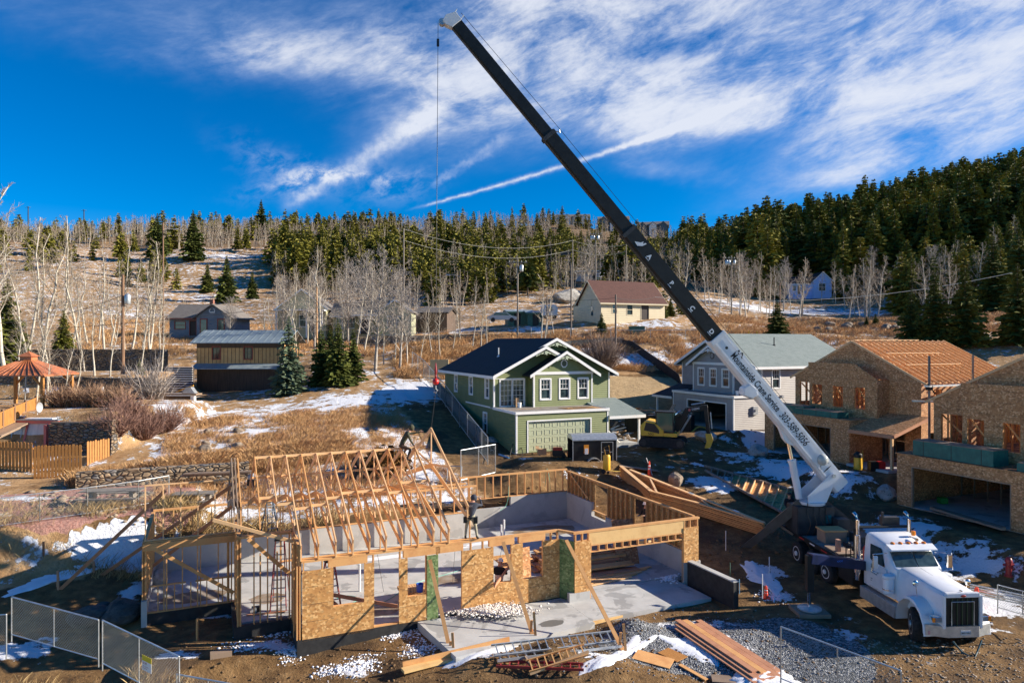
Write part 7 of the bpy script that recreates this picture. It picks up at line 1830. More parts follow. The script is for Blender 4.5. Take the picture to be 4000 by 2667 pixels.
scatter_stones('loose_stones', 'pale stones strewn before the truck', 1500, reg_uv(3350, 4050, 2500, 2700, -.1), .012, .055, mat('pale_brown_stones', rock_fn((.2, .15, .1), (.42, .34, .26))), 2)
scatter_stones('gravel_grains', 'grey crushed gravel beside the slab', 6000, lambda r, n: (6.9+r.randn(n)*2.2, 24.5+r.randn(n)*1.1), .012, .04, mat('grey_crushed_stone', noisy((.12, .125, .13), (.48, .49, .50), 30)), 3)
scatter_stones('site_clods', 'clods over the dug ground between the houses', 2500, reg_uv(1900, 3350, 1720, 2150, 1.4), .02, .10, SOIL, 4)
scatter_stones('snow_clumps', 'broken snow clumps along the foundation', 3600, gauss_reg([(1480, 2450, -.5, .55, .25), (1640, 2540, -.4, .35, .35), (1420, 2590, -.5, .30, .35), (1560, 2480, -.4, .5, .2), (1080, 2480, -.6, .5, .25), (1140, 2560, -.6, .25, .2), (960, 2540, -.6, .4, .25), (1300, 2620, -.6, .3, .2), (3030, 2330, -.1, .3, .3)]), .01, .055, SNOW, 5)
hp_ = (lambda r, n: (flat(2000, 2400, 0).x+r.randn(n)*.75-.9, flat(2000, 2400, 0).y+r.randn(n)*.28+.1))
o = scatter_stones('snow_heap', 'heap of dirty snow lumps on the front slab', 2600, hp_, .012, .065, mat('dirty_snow', noisy((.50, .43, .36), (.8, .78, .74), 8)), 6); o.location.z = .36
o = scatter_stones('snow_litter', 'snow lumps around the lumber in the garage', 900, gauss_reg([(2560, 2200, 0, .5, .5), (2600, 2260, 0, .3, .3)]), .015, .06, SNOW, 7); o.location.z = .3
scatter_stones('terrace_rubble', 'tumbled stones on the bank by the left wire fence', 260, reg_uv(120, 620, 2000, 2110, 1.2), .06, .22, ROCKB, 8)
# snow drifts with thickness
def drift(label, pts, z, th=.08, seed=0, name='snow_patch'):
 c = [ag(u, v) for u, v in pts]; n = len(c); cen = sum(c, V((0, 0, 0)))/n; ring = []; K = 9
 for i in range(n):
  p0, p1, p2, p3 = c[i-1], c[i], c[(i+1) % n], c[(i+2) % n]
  for k in range(K):
   t_ = k/K; p_ = .5*((2*p1)+(p2-p0)*t_+(2*p0-5*p1+4*p2-p3)*t_*t_+(3*p1-p0-3*p2+p3)*t_**3)
   ring.append(cen+(p_-cen)*(1+.30*noise.noise(p_*2.6+V((seed, 0, 0)))+.16*noise.noise(p_*8)))
 vs, fs = [], []; N = len(ring); lv = ((1.0, -.06), (.96, .22), (.86, .5), (.7, .75), (.52, .9), (.34, 1.0), (.16, 1.0))
 for s_, h_ in lv:
  for p_ in ring:
   q_ = cen+(p_-cen)*s_; vs.append((q_.x, q_.y, hz(q_.x, q_.y)+th*h_*(1+.9*noise.noise(q_*3.3)+.4*noise.noise(q_*9))))
 for j in range(len(lv)-1):
  for i in range(N): fs.append((j*N+i, j*N+(i+1) % N, (j+1)*N+(i+1) % N, (j+1)*N+i))
 vs.append((cen.x, cen.y, hz(cen.x, cen.y)+th)); fs += [((len(lv)-1)*N+i, (len(lv)-1)*N+(i+1) % N, len(vs)-1) for i in range(N)]
 m = WB(); m.add(vs, fs); o = m.build(name, SNOW, smooth=True); return tag(o, label, 'snow')
drift('long thin snow streak on the shaded soil left of the framed house', [(40, 2325), (120, 2270), (250, 2230), (400, 2190), (540, 2168), (545, 2182), (420, 2215), (330, 2245), (230, 2270), (140, 2300)], -.05, .05, 1)
drift('snow bank where the ladders end in the foreground', [(2270, 2600), (2370, 2560), (2460, 2500), (2560, 2490), (2500, 2540), (2400, 2590), (2310, 2620)], -.35, .05, 2)
drift('snow under the lumber pile in the foreground', [(2600, 2490), (2800, 2470), (2870, 2550), (2800, 2600), (2680, 2560)], -.3, .04, 3)
drift('thick snow heap at the bottom edge beside the wire gate', [(2850, 2650), (2930, 2610), (3040, 2620), (3120, 2670), (3000, 2740), (2840, 2720)], -.3, .16, 4)
drift('snow lying along the foot of the sheathed wall slab', [(1700, 2590), (1900, 2540), (2010, 2500), (2040, 2515), (1960, 2545), (1780, 2600)], -.38, .04, 5)
drift('snow patch between the stake and the low black wall', [(2910, 2200), (3000, 2230), (3050, 2290), (3030, 2330), (2990, 2290), (2920, 2260)], -.1, .06, 6)
# ------------------------------------------------------------- poles and wires
def pole(u, vt, y, label, r=.14, matl=POLEM, arm=False, trans=0, lamp=0, group=None):
 x = UX(u, y); z0 = hz(x, y)-.3; z1 = HC+(1333-vt)/F*y; rt = root('utility_pole', label, 'utility pole', (x, y, z0), 0, group)
 m = WB(); m.tube((x, y, z0), (x, y, z1), r, r*.7, 9); m.build('pole', matl, rt, smooth='auto')
 if arm:
  m = WB(); m.beam((x-1.3, y-.12, z1-.5), (x+1.3, y-.12, z1-.5), .1, .12); m.build('crossarm', matl, rt)
  for k in (-1.1, -.5, .5, 1.1): m = WB(); m.tube((x+k, y-.12, z1-.44), (x+k, y-.12, z1-.25), .06, .03, 6); m.build('insulator', GREYP, rt)
 for k in range(trans):
  xx = x+(-.45 if k == 0 and trans > 1 else .5 if k < 2 else .0)+(k == 2)*(-.9); m = WB(); m.lathe((xx, y-.15, z1-2.6 if not arm else z1-1.7), [(.22, 0), (.26, .08), (.26, .75), (.2, .85), (.06, .95)], 12); m.build('transformer', STEEL, rt, smooth='auto')
 if lamp:
  m = WB(); m.path([(x, y, z1-1.2), (x+lamp*.6, y, z1-.85), (x+lamp*1.5, y, z1-.85)], .04); m.ball((x+lamp*1.75, y, z1-.87), .28, (1.2, .6, .4)); m.build('lamp_arm', STEEL, rt)
 return V((x, y, z1))
P1 = pole(480, 1073, 62, 'tall red-brown pole with a grey transformer before the left aspens', .17, RUSTP, trans=1)
P2 = pole(637, 870, 95, 'pale lamp pole rising over the slate-blue house', .13, RUSTP, lamp=1)
P3 = pole(1237, 1106, 84, 'short orange-brown pole beside the blue-green spruce', .14, mat('orange_pole_wood', noisy((.38, .20, .09), (.5, .3, .15), 3)))
P4 = pole(1577, 892, 118, 'pole with crossed wires among the middle pines', .15, arm=False)
P5 = pole(1797, 1050, 100, 'street lamp pole left of the green house roof', .09, BARK, lamp=-1)
P6 = pole(2022, 1010, 92, 'silver-sleeved pole with crossarm behind the green house ridge', .13, arm=True, trans=1)
P7 = pole(2237, 935, 150, 'thin pole next to the wooden tower', .15)
P8 = pole(2327, 905, 150, 'pole carrying three transformers above the white shed', .15, arm=True, trans=3)
P9 = pole(2446, 953, 152, 'pole just left of the boom on the far slope', .13)
P10 = pole(2231, 1035, 92, 'dark post standing behind the green house ridge', .12, BARK); P11 = pole(2137, 1158, 92, 'short dark post left of the taller dark post', .11, BARK); P12 = pole(2405, 1150, 84, 'dark post before the beige house', .13, BARK)
P13 = pole(2857, 998, 126, 'pale crossarm pole right of the boom', .15, arm=True, trans=3); P14 = pole(3047, 1105, 132, 'orange-brown post near the blue-white house', .12, RUSTP); P15 = pole(3134, 1060, 130, 'dark post before the blue-white house', .12, BARK)
for u, vt in ((110, 806), (328, 818)): pole(u, vt, 330, 'distant lattice pylon on the left skyline, %s one' % ('taller left' if u < 200 else 'shorter right'), .3, DARKM, arm=True)
def wire(label, a, b_, sag=1.0, r=.018):
 pts = [a.lerp(b_, k/10)-V((0, 0, sag*4*(k/10)*(1-k/10))) for k in range(11)]; m = WB(); m.path(pts, r, 4); tag(m.build('wire', mat('wire_grey', col=(.05, .05, .05)), None), label, 'wire')
def wire2(label, a, b_, sag=1.0, r=.022):
 pts = [a.lerp(b_, k/10)-V((0, 0, sag*4*(k/10)*(1-k/10))) for k in range(11)]; m = WB(); m.path(pts, r, 4); tag(m.build('wire', mat('pale_cable', col=(.45, .45, .42)), None), label, 'wire')
wire('sagging wire from the left edge to the red-brown pole', at(-40, 1262, 60), P1-V((0, 0, 1.8)), .6, .02); wire('wire from the red-brown pole to the orange-brown pole', P1-V((0, 0, 2.4)), P3-V((0, 0, 1)), .8, .02)
wire('lowest wire crossing before the slate-blue house', at(-40, 1292, 60), at(1000, 1210, 64), .3, .02); wire('long wire from the orange-brown pole towards the green house', P3-V((0, 0, 2.2)), P6-V((0, 0, 4.6)), .6, .02)
wire2('upper pale wire over the middle pines', P4-V((0, 0, .1)), P7-V((0, 0, .2)), 2.4); wire2('lower pale wire over the middle pines', P4-V((0, 0, 2.0)), P7-V((0, 0, 2.2)), 2.4); wire2('upper wire between the far poles', P7-V((0, 0, .2)), P9-V((0, 0, .1)), .8); wire2('lower wire between the far poles', P7-V((0, 0, 2.2)), P9-V((0, 0, 1.6)), 1.0)
wire2('long pale wire sagging across the right meadow', at(2560, 1160, 96), at(4060, 1040, 96), 2.2, .035); wire('wire before the beige house roof', P6-V((0, 0, 5.0)), P12-V((0, 0, .4)), .4, .02); wire('wire from the dark post passing behind the boom', P12-V((0, 0, .4)), at(2560, 1160, 96), .3, .02); wire('wire to the crossarm pole through the wood edge', P9-V((0, 0, 2)), P13-V((0, 0, .4)), 1.0, .03)
wire('wire from the lamp pole to the silver-sleeved pole', P5-V((0, 0, .4)), P6-V((0, 0, .4)), .3, .02)
# ------------------------------------------------------------- wire fences
FENCE = mat('zinc_wire', col=(.33, .37, .38), rough=.5, metal=.2)
def chain_panel(label, a, b_, h=1.8, pitch=.085, wire_r=.0035, group=None, up=(0, 0, 1), parent=None, mid=True, frame_r=.022, kick=0.0, mesh=True):
 a, b_ = V(a), V(b_); d = b_-a; L_ = d.length; d.normalize(); up = V(up).normalized()
 rt = parent or root('wire_fence', label, 'wire fence', a, 0, group)
 m = WB(); P = lambda s_, z_: a+d*s_+up*z_
 m.path([P(0, -.15), P(0, h)], frame_r, 6); m.path([P(L_, -.15), P(L_, h)], frame_r, 6); m.path([P(0, h), P(L_, h)], frame_r, 6); m.path([P(0, .1), P(L_, .1)], frame_r*.8, 6)
 if mid: m.path([P(L_/2, .1), P(L_/2, h)], frame_r*.8, 6)
 fr_ = m.build('frame', STEEL, rt)
 if not mesh: return rt
 nr_ = d.cross(up).normalized()*wire_r; vs, fs = [], []
 def strand(s0, z0, s1, z1):
  n = len(vs); p, q_ = P(s0, z0), P(s1, z1); w_ = (up*(s1-s0)-d*(z1-z0)).normalized()*wire_r; vs.extend([p-w_, p+w_, q_+w_, q_-w_]); fs.append((n, n+1, n+2, n+3)); vs.extend([p-nr_, p+nr_, q_+nr_, q_-nr_]); fs.append((n+4, n+5, n+6, n+7))
 H_ = h-.1; k = -H_
 while k < L_:
  for sgn in (0, 1):
   s0, s1 = k, k+H_; z0, z1 = .1, h
   if s0 < 0: z0 = .1+(0-s0); s0 = 0
   if s1 > L_: z1 = h-(s1-L_); s1 = L_
   if z1 > z0+.01:
    if sgn == 0: strand(s0, z0, s1, z1)
    else: strand(L_-s0, z0, L_-s1, z1)
  k += pitch
 me_ = fast_mesh('mesh', np.array([tuple(v) for v in vs], np.float32), np.array(fs, np.int32), [FENCE], smooth=False); o = bpy.data.objects.new('wire_mesh', me_); COL.objects.link(o); o.parent = rt; fix_inv(o)
 return rt
def G(u, v, z): p_ = flat(u, v, z); return p_
bl0 = [(-60, 2500, -.9), (25, 2560, -.9)]
chain_panel('leftmost wire panel running off the left edge', at(-200, 2560, 24.5), at(25, 2555, 23.5), 1.35, .10, .0028)
chain_panel('left foreground wire panel before the dark boulders', at(45, 2487, 23.4)-V((0, 0, .0)), at(385, 2585, 22.2), 1.35, .10, .0028)
chain_panel('middle foreground wire panel bearing the yellow and white sign', at(400, 2600, 22.0), at(700, 2760, 20.0), 1.45, .10, .0028)
chain_panel('right foreground wire panel sinking below the bottom edge', at(690, 2800, 20.2), at(940, 2850, 19.5), 1.25, .10, .0028)
sg = at(560, 2605, 20.8); rt = root('site_sign', 'yellow-topped white sign hanging on the foreground wire fence', 'sign', sg)
dirf = (at(700, 2760, 20.0)-at(400, 2600, 22.0)).normalized()
m = WB(); fs_ = lambda a, b_, d: sg+dirf*a+V((0, 0, b_))+V((-.05, -1, 0)).normalized()*(.06+d)
m.prism([(0, -.02), (.46, -.02), (.46, .26), (0, .26)], fs_, 0, .008); m.build('board', HAT, rt); m = WB(); m.prism([(0, .262), (.46, .262), (.46, .42), (0, .42)], fs_, 0, .009); m.build('header_band', mat('sign_yellow', col=(.75, .55, .03)), rt)
nrm = V((-.05, -1, 0)).normalized()
for k, (s_, z_, sz) in enumerate((('BC99', .17, .09), ('danger  construction', .10, .035), ('authorised only', .04, .035))): text(s_, sz, frame_m(fs_(.03, z_, .009), dirf, (0, 0, 1)), mat('faded_red_print', col=(.45, .12, .10)), rt, 'sign_print')
chain_panel('right foreground wire gate panel below the gravel', at(3050, 2660, 21.0), at(3520, 2860, 18.6), 1.65, .10, .0028)
chain_panel('wire panel folded at the right edge beside the truck', at(3897, 2380, 26.5), at(4100, 2440, 24.5), .95, .10, .0028)
# pipes behind the truck
for k in range(5): m = WB(); m.tube(at(3790, 2280+k*9, 28.5-k*.25), at(4060, 2335+k*9, 26.5-k*.25), .028, n=6); tag(m.build('fence_pipe', STEEL), 'steel pipe in the bundle lying behind the truck nose', 'pipe', 'steel pipes behind the truck')
# hillside fence left of the green house
hf = [(1610, 1395, 76), (1655, 1450, 72), (1700, 1540, 66.5), (1740, 1630, 61), (1795, 1720, 55.5), (1860, 1800, 50.5), (1905, 1860, 47.5)]
for k in range(len(hf)-1):
 a, b_ = hf[k], hf[k+1]; pa, pb = at(a[0], a[1], a[2]), at(b_[0], b_[1], b_[2]); pa.z = hz(pa.x, pa.y)+.1; pb.z = hz(pb.x, pb.y)+.1
 chain_panel('wire panel in the run descending left of the green house', pa, pb, 1.8, .2, .0035, 'wire panels left of the green house', mid=True, frame_r=.03)
pa, pb = flat(1800, 1880, 2.0), flat(1935, 1850, 2.0); chain_panel('loose wire panel standing crosswise below the green house', pa, pb, 1.9, .12, .0028, frame_r=.028)
pa, pb = flat(1690, 1880, 1.9), flat(1800, 1885, 1.9); chain_panel('bent wire panel lying before the hillside snow', pa, pb, 1.2, .12, .0028, up=(0, .7, .7), frame_r=.028)
# left terrace fence, long road fence
tf = [(-30, 2170, 30.8), (155, 2150, 31.8), (340, 2110, 33.0), (540, 2060, 34.6), (660, 2040, 36)]
for k in range(len(tf)-1):
 pa, pb = at(*tf[k]), at(*tf[k+1]); pa.z = hz(pa.x, pa.y); pb.z = hz(pb.x, pb.y); chain_panel('wire panel in the run below the pink gravel terrace', pa, pb, 1.3, .12, .0028, 'wire panels below the gravel terrace', mid=False)
rf_ = [(-21, 90.3), (-14, 91), (-7, 91.8), (0, 92), (5, 90.5), (10, 88.8), (15, 88.3), (20, 88.5), (24, 89)]
for k in range(len(rf_)-1):
 pa, pb = V((rf_[k][0], rf_[k][1], 0)), V((rf_[k+1][0], rf_[k+1][1], 0)); pa.z = hz(pa.x, pa.y); pb.z = hz(pb.x, pb.y); chain_panel('wire panel in the long fence along the road', pa, pb, 1.5, .4, .004, 'wire panels along the road', frame_r=.035)
# silt fence and dark retaining wall
sp_ = [(2140, 1300, 83), (2230, 1290, 85), (2400, 1275, 87), (2470, 1290, 85), (2530, 1330, 81), (2590, 1375, 77.5), (2650, 1420, 74.5), (2690, 1460, 71)]
m = WB(); vs, fs = [], []
for k, (u, v, y) in enumerate(sp_):
 p_ = at(u, v, y); z_ = hz(p_.x, p_.y); vs += [(p_.x, p_.y, z_-.3), (p_.x+.02, p_.y, z_+.95+.15*(k % 2)), (p_.x+.06, p_.y+.03, z_+.95+.15*(k % 2)), (p_.x+.05, p_.y+.04, z_-.3)]
for k in range(len(sp_)-1):
 for j in range(4): fs.append((k*4+j, k*4+(j+1) % 4, (k+1)*4+(j+1) % 4, (k+1)*4+j))
m.add(vs, fs); tag(m.build('silt_fence', mat('black_fabric', noisy((.01, .01, .012), (.03, .03, .03), 2))), 'black fabric silt fence winding down the bank behind the houses', 'silt fence')
ra_, rb_ = V((-7.6, 68.5, 5.6)), V((-2.3, 52.0, 2.3))
m = WB(); d_ = (rb_-ra_).normalized(); nr_ = V((-d_.y, d_.x, 0)).normalized()*.15
zt = lambda t_: 6.9-(6.9-3.8)*t_
vs = []
for t_ in (0, 1):
 c = ra_.lerp(rb_, t_)
 vs += [(c-nr_)+V((0, 0, -1.5)), (c+nr_)+V((0, 0, -1.5)), V(((c+nr_).x, (c+nr_).y, zt(t_))), V(((c-nr_).x, (c-nr_).y, zt(t_)))]
m.add(vs, [(0, 1, 2, 3), (7, 6, 5, 4), (0, 4, 5, 1), (1, 5, 6, 2), (2, 6, 7, 3), (3, 7, 4, 0)]); tag(m.build('retaining_wall', mat('dark_concrete', concrete_fn((.10, .09, .08), (.17, .15, .13), .1))), 'dark concrete wall running along the left side of the green house', 'wall')
m = WB(); m.beam(at(1675, 1405, 72), at(1745, 1405, 72), .3, .2); p_ = at(1680, 1400, 72.5); m = WB(); m.box(p_.x, p_.x+1.9, p_.y, p_.y+.3, p_.z-1.7, p_.z-.1); tag(m.build('retaining_wall', mat('tan_concrete', concrete_fn((.42, .32, .16), (.5, .39, .21), .1))), 'tan wall stub behind the hook ball', 'wall')
# ------------------------------------------------------------- terrace: gazebo, deck, greenhouse, fences, picnic table
gc = at(112, 1560, 52.5); gz0 = hz(gc.x, gc.y)
rt = root('gazebo', 'gazebo with orange-brown metal roof on timber posts at the left edge', 'gazebo', (gc.x, gc.y, gz0))
hw_, ze = 2.55, gz0+2.35
m = WB(); zr = ze+1.05; c_ = gc
crn = [(c_.x-hw_, c_.y-hw_*.8), (c_.x+hw_, c_.y-hw_*.8), (c_.x+hw_, c_.y+hw_*.8), (c_.x-hw_, c_.y+hw_*.8)]; tp_ = [(c_.x+a*.4, c_.y+b_*.35) for a, b_ in ((-1, -1), (1, -1), (1, 1), (-1, 1))]
vs = [(x_, y_, ze-.08) for x_, y_ in crn]+[(x_, y_, ze) for x_, y_ in crn]+[(x_, y_, zr) for x_, y_ in tp_]
m.add(vs, [(3, 2, 1, 0), (0, 1, 5, 4), (1, 2, 6, 5), (2, 3, 7, 6), (3, 0, 4, 7), (4, 5, 9, 8), (5, 6, 10, 9), (6, 7, 11, 10), (7, 4, 8, 11), (8, 9, 10, 11)]); rf2 = m.build('roof', CEDAR, rt)
m = WB()
for k in range(11):
 f_ = (k+.5)/11; a = V((c_.x-hw_+2*hw_*f_, c_.y-hw_*.8-.01, ze+.02)); b_ = V((c_.x-.4+.8*f_, c_.y-.36, zr+.02)); m.beam(a, b_, .04, .05)
m.each('roof_seam', CEDAR, rf2)
m = WB(); m.box(c_.x-.42, c_.x+.42, c_.y-.36, c_.y+.36, zr, zr+.28); m.add([(c_.x-.55, c_.y-.5, zr+.282), (c_.x+.55, c_.y-.5, zr+.282), (c_.x+.55, c_.y+.5, zr+.282), (c_.x-.55, c_.y+.5, zr+.282), (c_.x, c_.y, zr+.68)], [(3, 2, 1, 0), (0, 1, 4), (1, 2, 4), (2, 3, 4), (3, 0, 4)]); m.build('cupola', CEDAR, rt)
for sx_ in (-1, 1):
 for sy_ in (-1, 1):
  x_, y_ = c_.x+sx_*hw_*.85, c_.y+sy_*hw_*.66
  m = WB(); m.box(x_-.1, x_+.1, y_-.1, y_+.1, gz0-.2, ze-.08); m.beam((x_, y_, ze-.9), (x_-sx_*.7, y_, ze-.1), .1, .14); m.build('post', FENCEW, rt)
# deck railing and planks
dr0, dr1 = at(-40, 1640, 43.5), at(140, 1565, 49.5); rt = root('deck_railing', 'orange-stained deck railing below the gazebo', 'railing', dr0)
m = WB(); m.beam(dr0+V((0, 0, .2)), dr1+V((0, 0, .2)), .1, .06); m.beam(dr0-V((0, 0, .75)), dr1-V((0, 0, .75)), .1, .1); m.each('rail', FENCEW, rt)
for k in range(5): c = dr0.lerp(dr1, k/4); m = WB(); m.beam(c-V((0, 0, 1.1)), c+V((0, 0, .35)), .12, .12); m.build('post', RUSTP, rt)
m = WB()
for k in range(34): c = dr0.lerp(dr1, (k+.5)/34); m.beam(c-V((0, 0, .70)), c+V((0, 0, .16)), .03, .16, up=(dr1-dr0))
m.each('baluster', FENCEW, rt)
m = WB(); o_ = V((.4, -.5, 0)); m.beam(dr0-V((0, 0, .95))+o_, dr1-V((0, 0, .95))+o_, 1.2, .08); m.beam(dr0-V((0, 0, 1.15))+o_*1.4, dr1-V((0, 0, 1.15))+o_*1.4, .08, .3); m.build('deck_edge', LUMD, rt)
dp = at(146, 1590, 47.0); rt = root('satellite_dish', 'small pale satellite dish at the end of the deck railing', 'satellite dish', dp)
m = WB(); m.lathe(dp, [(.02, .0), (.22, .05), (.33, .14), (.34, .15), (.22, .08), (.02, .03)], 14, axis='x'); m.build('dish', GREYP, rt); m = WB(); m.path([dp, dp-V((0, 0, .5))], .03); m.build('stem', STEEL, rt)
# greenhouse
gh = at(0, 1760, 46.0); gzz = 2.6
rt = root('greenhouse', 'small lean-to greenhouse with pink trim and white door at the left edge', 'greenhouse', (gh.x, gh.y, gzz))
ghT = lambda v: V((gh.x+v[0], gh.y+v[1], gzz+v[2]))
PINK = mat('pink_trim_paint', col=(.52, .16, .15), rough=.6); PANEL = mat('milky_panel', noisy((.50, .54, .58), (.68, .71, .74), 1, stretch=(5, 1, 1)), rough=.25)
m = MB(ghT); m.prism([(-.4, 0), (1.0, 0), (1.0, 1.9), (.55, 2.25), (-.1, 2.1)], lambda a, b_, d: (d, a, b_), -3.5, 3.4); m.v.clear(); m.f.clear(); m.m.clear(); m.g.clear()
m.prism([(.0, .0), (1.3, .0), (1.3, 2.45), (.75, 2.5)], lambda a, b_, d: (d, a, b_), -3.5, 3.05); m.build('glazing', PANEL, rt)
m = MB(ghT); m.prism([(.0, .3), (.03, .3), (.77, 2.48), (.70, 2.5)], lambda a, b_, d: (d, a-.03, b_), 1.3, 1.42); m.prism([(.60, 2.42), (1.5, 2.42), (1.5, 2.62), (.60, 2.62)], lambda a, b_, d: (d, a, b_), -3.5, 3.3); m.box(2.9, 3.06, -.05, .8, 0, 2.42); m.each('trim', PINK, rt)
m = MB(ghT)
for k in range(8): m.prism([(.0, .05), (.025, .0), (.775, 2.5), (.74, 2.52)], lambda a, b_, d: (d, a-.035, b_), -3.3+k*.62, -3.26+k*.62)
m.each('glazing_bar', STEEL, rt)
m = MB(ghT); m.box(3.07, 3.35, .2, 1.1, 0, 2.4); m.build('end_wall', WHITE, rt); m = MB(ghT); m.box(3.36, 3.39, .35, .95, .9, 1.9); m.build('door_window', GLASS, rt)
m = MB(ghT); m.box(-3.6, 3.45, .55, 1.7, 2.63, 2.70); m.build('roof', METR, rt); m = MB(ghT); m.box(1.2, 3.0, .7, 1.5, 2.701, 2.78); m.build('roof_snow', SNOW, rt)
def picket(label, a, b_, h, n, rails=2):
 a, b_ = V(a), V(b_); rt = root('picket_fence', label, 'wooden fence', a); d = (b_-a)
 rs_ = random.Random(n)
 for k in range(n):
  c = a+d*((k+.5)/n); w_ = d.length/n*.78; m = WB(); dd = d.normalized(); hh = h+rs_.uniform(-.04, .04)
  pr = [(-w_/2, 0), (w_/2, 0), (w_/2, hh-.06), (w_*.25, hh), (-w_*.25, hh), (-w_/2, hh-.06)]; nn_ = V((dd.y, -dd.x, 0)); m.prism(pr, lambda x_, z_, q_: c+dd*x_+V((0, 0, z_))+nn_*q_, 0, .022); m.build('picket', FENCEW, rt)
 m = WB(); nn_ = V((-d.y, d.x, 0)).normalized()*.04
 for z_ in (h*.2, h*.8): m.beam(a+nn_+V((0, 0, z_)), b_+nn_+V((0, 0, z_)), .05, .09)
 m.each('rail', FENCEW, rt); return rt
f1 = flat(130, 1868, 2.35); picket('front run of the orange-brown picket fence on the gravel', f1, flat(320, 1860, 2.35), 1.95, 14)
picket('back run of the orange-brown picket fence at the left edge', flat(-60, 1842, 2.35), flat(128, 1850, 2.35), 1.95, 14)
picket('short shaded picket panel behind the fence corner', flat(338, 1838, 2.4), flat(428, 1822, 2.4), 1.85, 9)
def picnic(label, u, v, z, rz, L_=2.4):
 p_ = flat(u, v, z); p_.z = max(hz(p_.x, p_.y), z-.1); Mx = Matrix.Translation(p_) @ Matrix.Rotation(rz, 4, 'Z'); T = lambda q_: Mx @ V(q_)
 rt = root('picnic_table', label, 'picnic table', p_, rz); WG = mat('grey_weathered_planks', noisy((.18, .15, .12), (.30, .26, .21), 3, stretch=(1, 6, 6)))
 m = MB(T)
 for k in range(5): m.box(-L_/2, L_/2, -.4+k*.165, -.4+k*.165+.15, .72, .76)
 m.each('tabletop', WG, rt)
 m = MB(T); m.box(-L_/2, L_/2, -.85, -.58, .42, .46); m.box(-L_/2, L_/2, .60, .87, .42, .46); m.each('bench', WG, rt)
 m = MB(T)
 for x_ in (-L_*.33, L_*.33): m.box(x_-.1, x_+.1, -.2, .2, 0, .72); m.box(x_-.04, x_+.04, -.8, .82, .34, .42)
 m.each('leg', WG, rt)
picnic('grey picnic table on the pink gravel', 440, 1970, 2.3, R(6), 2.9)
picnic('second picnic table under the open wall studs', 760, 1975, 2.2, R(10), 2.0)
m = WB(); p_ = flat(850, 1890, 2.4);
for k in range(3): pl_ = S(-1.2+k*.1, 44.6-k*.25, 2.75+.1*k); m = WB(); m.beam(pl_, pl_+V((3.6, .8, .0)), .3, .07); tag(m.build('plank', LUMD), 'grey plank in the stack behind the picnic tables', 'plank', 'grey planks behind the picnic tables')
p_ = S(2.6, 43.4, 2.3); p_.z = hz(p_.x, p_.y); rt = root('covered_barbecue', 'barbecue under a pale grey cover by the plank stack', 'barbecue', p_)
m = WB(); m.ball(p_+V((0, 0, .7)), .30, (1, .8, .8)); m.build('cover', GREYP, rt, smooth=True); m = WB(); m.box(p_.x-.25, p_.x+.25, p_.y-.2, p_.y+.2, p_.z, p_.z+.6); m.build('cart', BLACKM, rt)
for i, (u, v, z, lab) in enumerate(((240, 1540, 6, 'pale stone marker by the white notice'), )):
 p_ = at(400, 1505, 57); m = WB(); m.lathe(p_-V((0, 0, 1.2)), [(.16, 0), (.16, .8), (.1, .95), (.12, 1.1)], 10); tag(m.build('stone_post', HAT), 'pale short post on the dark stone wall', 'post')
p_ = at(240, 1665, 46.4); rt = root('notice', 'small white notice board before the dark stone wall', 'sign', p_); m = WB(); m.box(p_.x-.24, p_.x+.24, p_.y-.03, p_.y, p_.z-.5, p_.z); m.build('board', mat('notice_pale', col=(.5, .52, .55)), rt); m = WB(); m.box(p_.x-.1, p_.x+.1, p_.y-.035, p_.y-.031, p_.z-.35, p_.z-.15); m.build('emblem', mat('notice_grey', col=(.2, .22, .26)), rt); m = WB(); m.box(p_.x-.02, p_.x+.02, p_.y-.02, p_.y, p_.z-1.6, p_.z-.5); m.build('stake', STEEL, rt)
# wooden table with barrow by the log steps
p_ = at(600, 1545, 59.5); rt = root('wooden_platform', 'low plank platform at the foot of the log steps', 'platform', p_); m = WB(); m.box(p_.x-.4, p_.x+3.6, p_.y, p_.y+1.2, p_.z+.05, p_.z+.15); m.build('planks', LUMD, rt); m = WB(); m.box(p_.x+.1, p_.x+.5, p_.y+.3, p_.y+.7, p_.z-.7, p_.z+.05); m.box(p_.x+3, p_.x+3.3, p_.y+.3, p_.y+.7, p_.z-.7, p_.z+.05); m.each('leg', HAT, rt)
p_ = at(715, 1530, 59.8); m = WB(); m.beam(p_+V((-.6, 0, .0)), p_+V((.9, 0, .55)), .1, .1); tag(m.build('orange_board', mat('orange_board_paint', col=(.7, .35, .05))), 'orange board leaning on the pale barrow by the steps', 'board')
p_ = at(735, 1535, 59.6); m = WB(); m.prism([(-.55, 0), (.55, 0), (.2, .5), (-.2, .5)], lambda a, b_, d: p_+V((a, d, b_)), 0, .6); tag(m.build('barrow_tray', STEEL), 'upturned pale barrow tray on the plank platform', 'barrow')
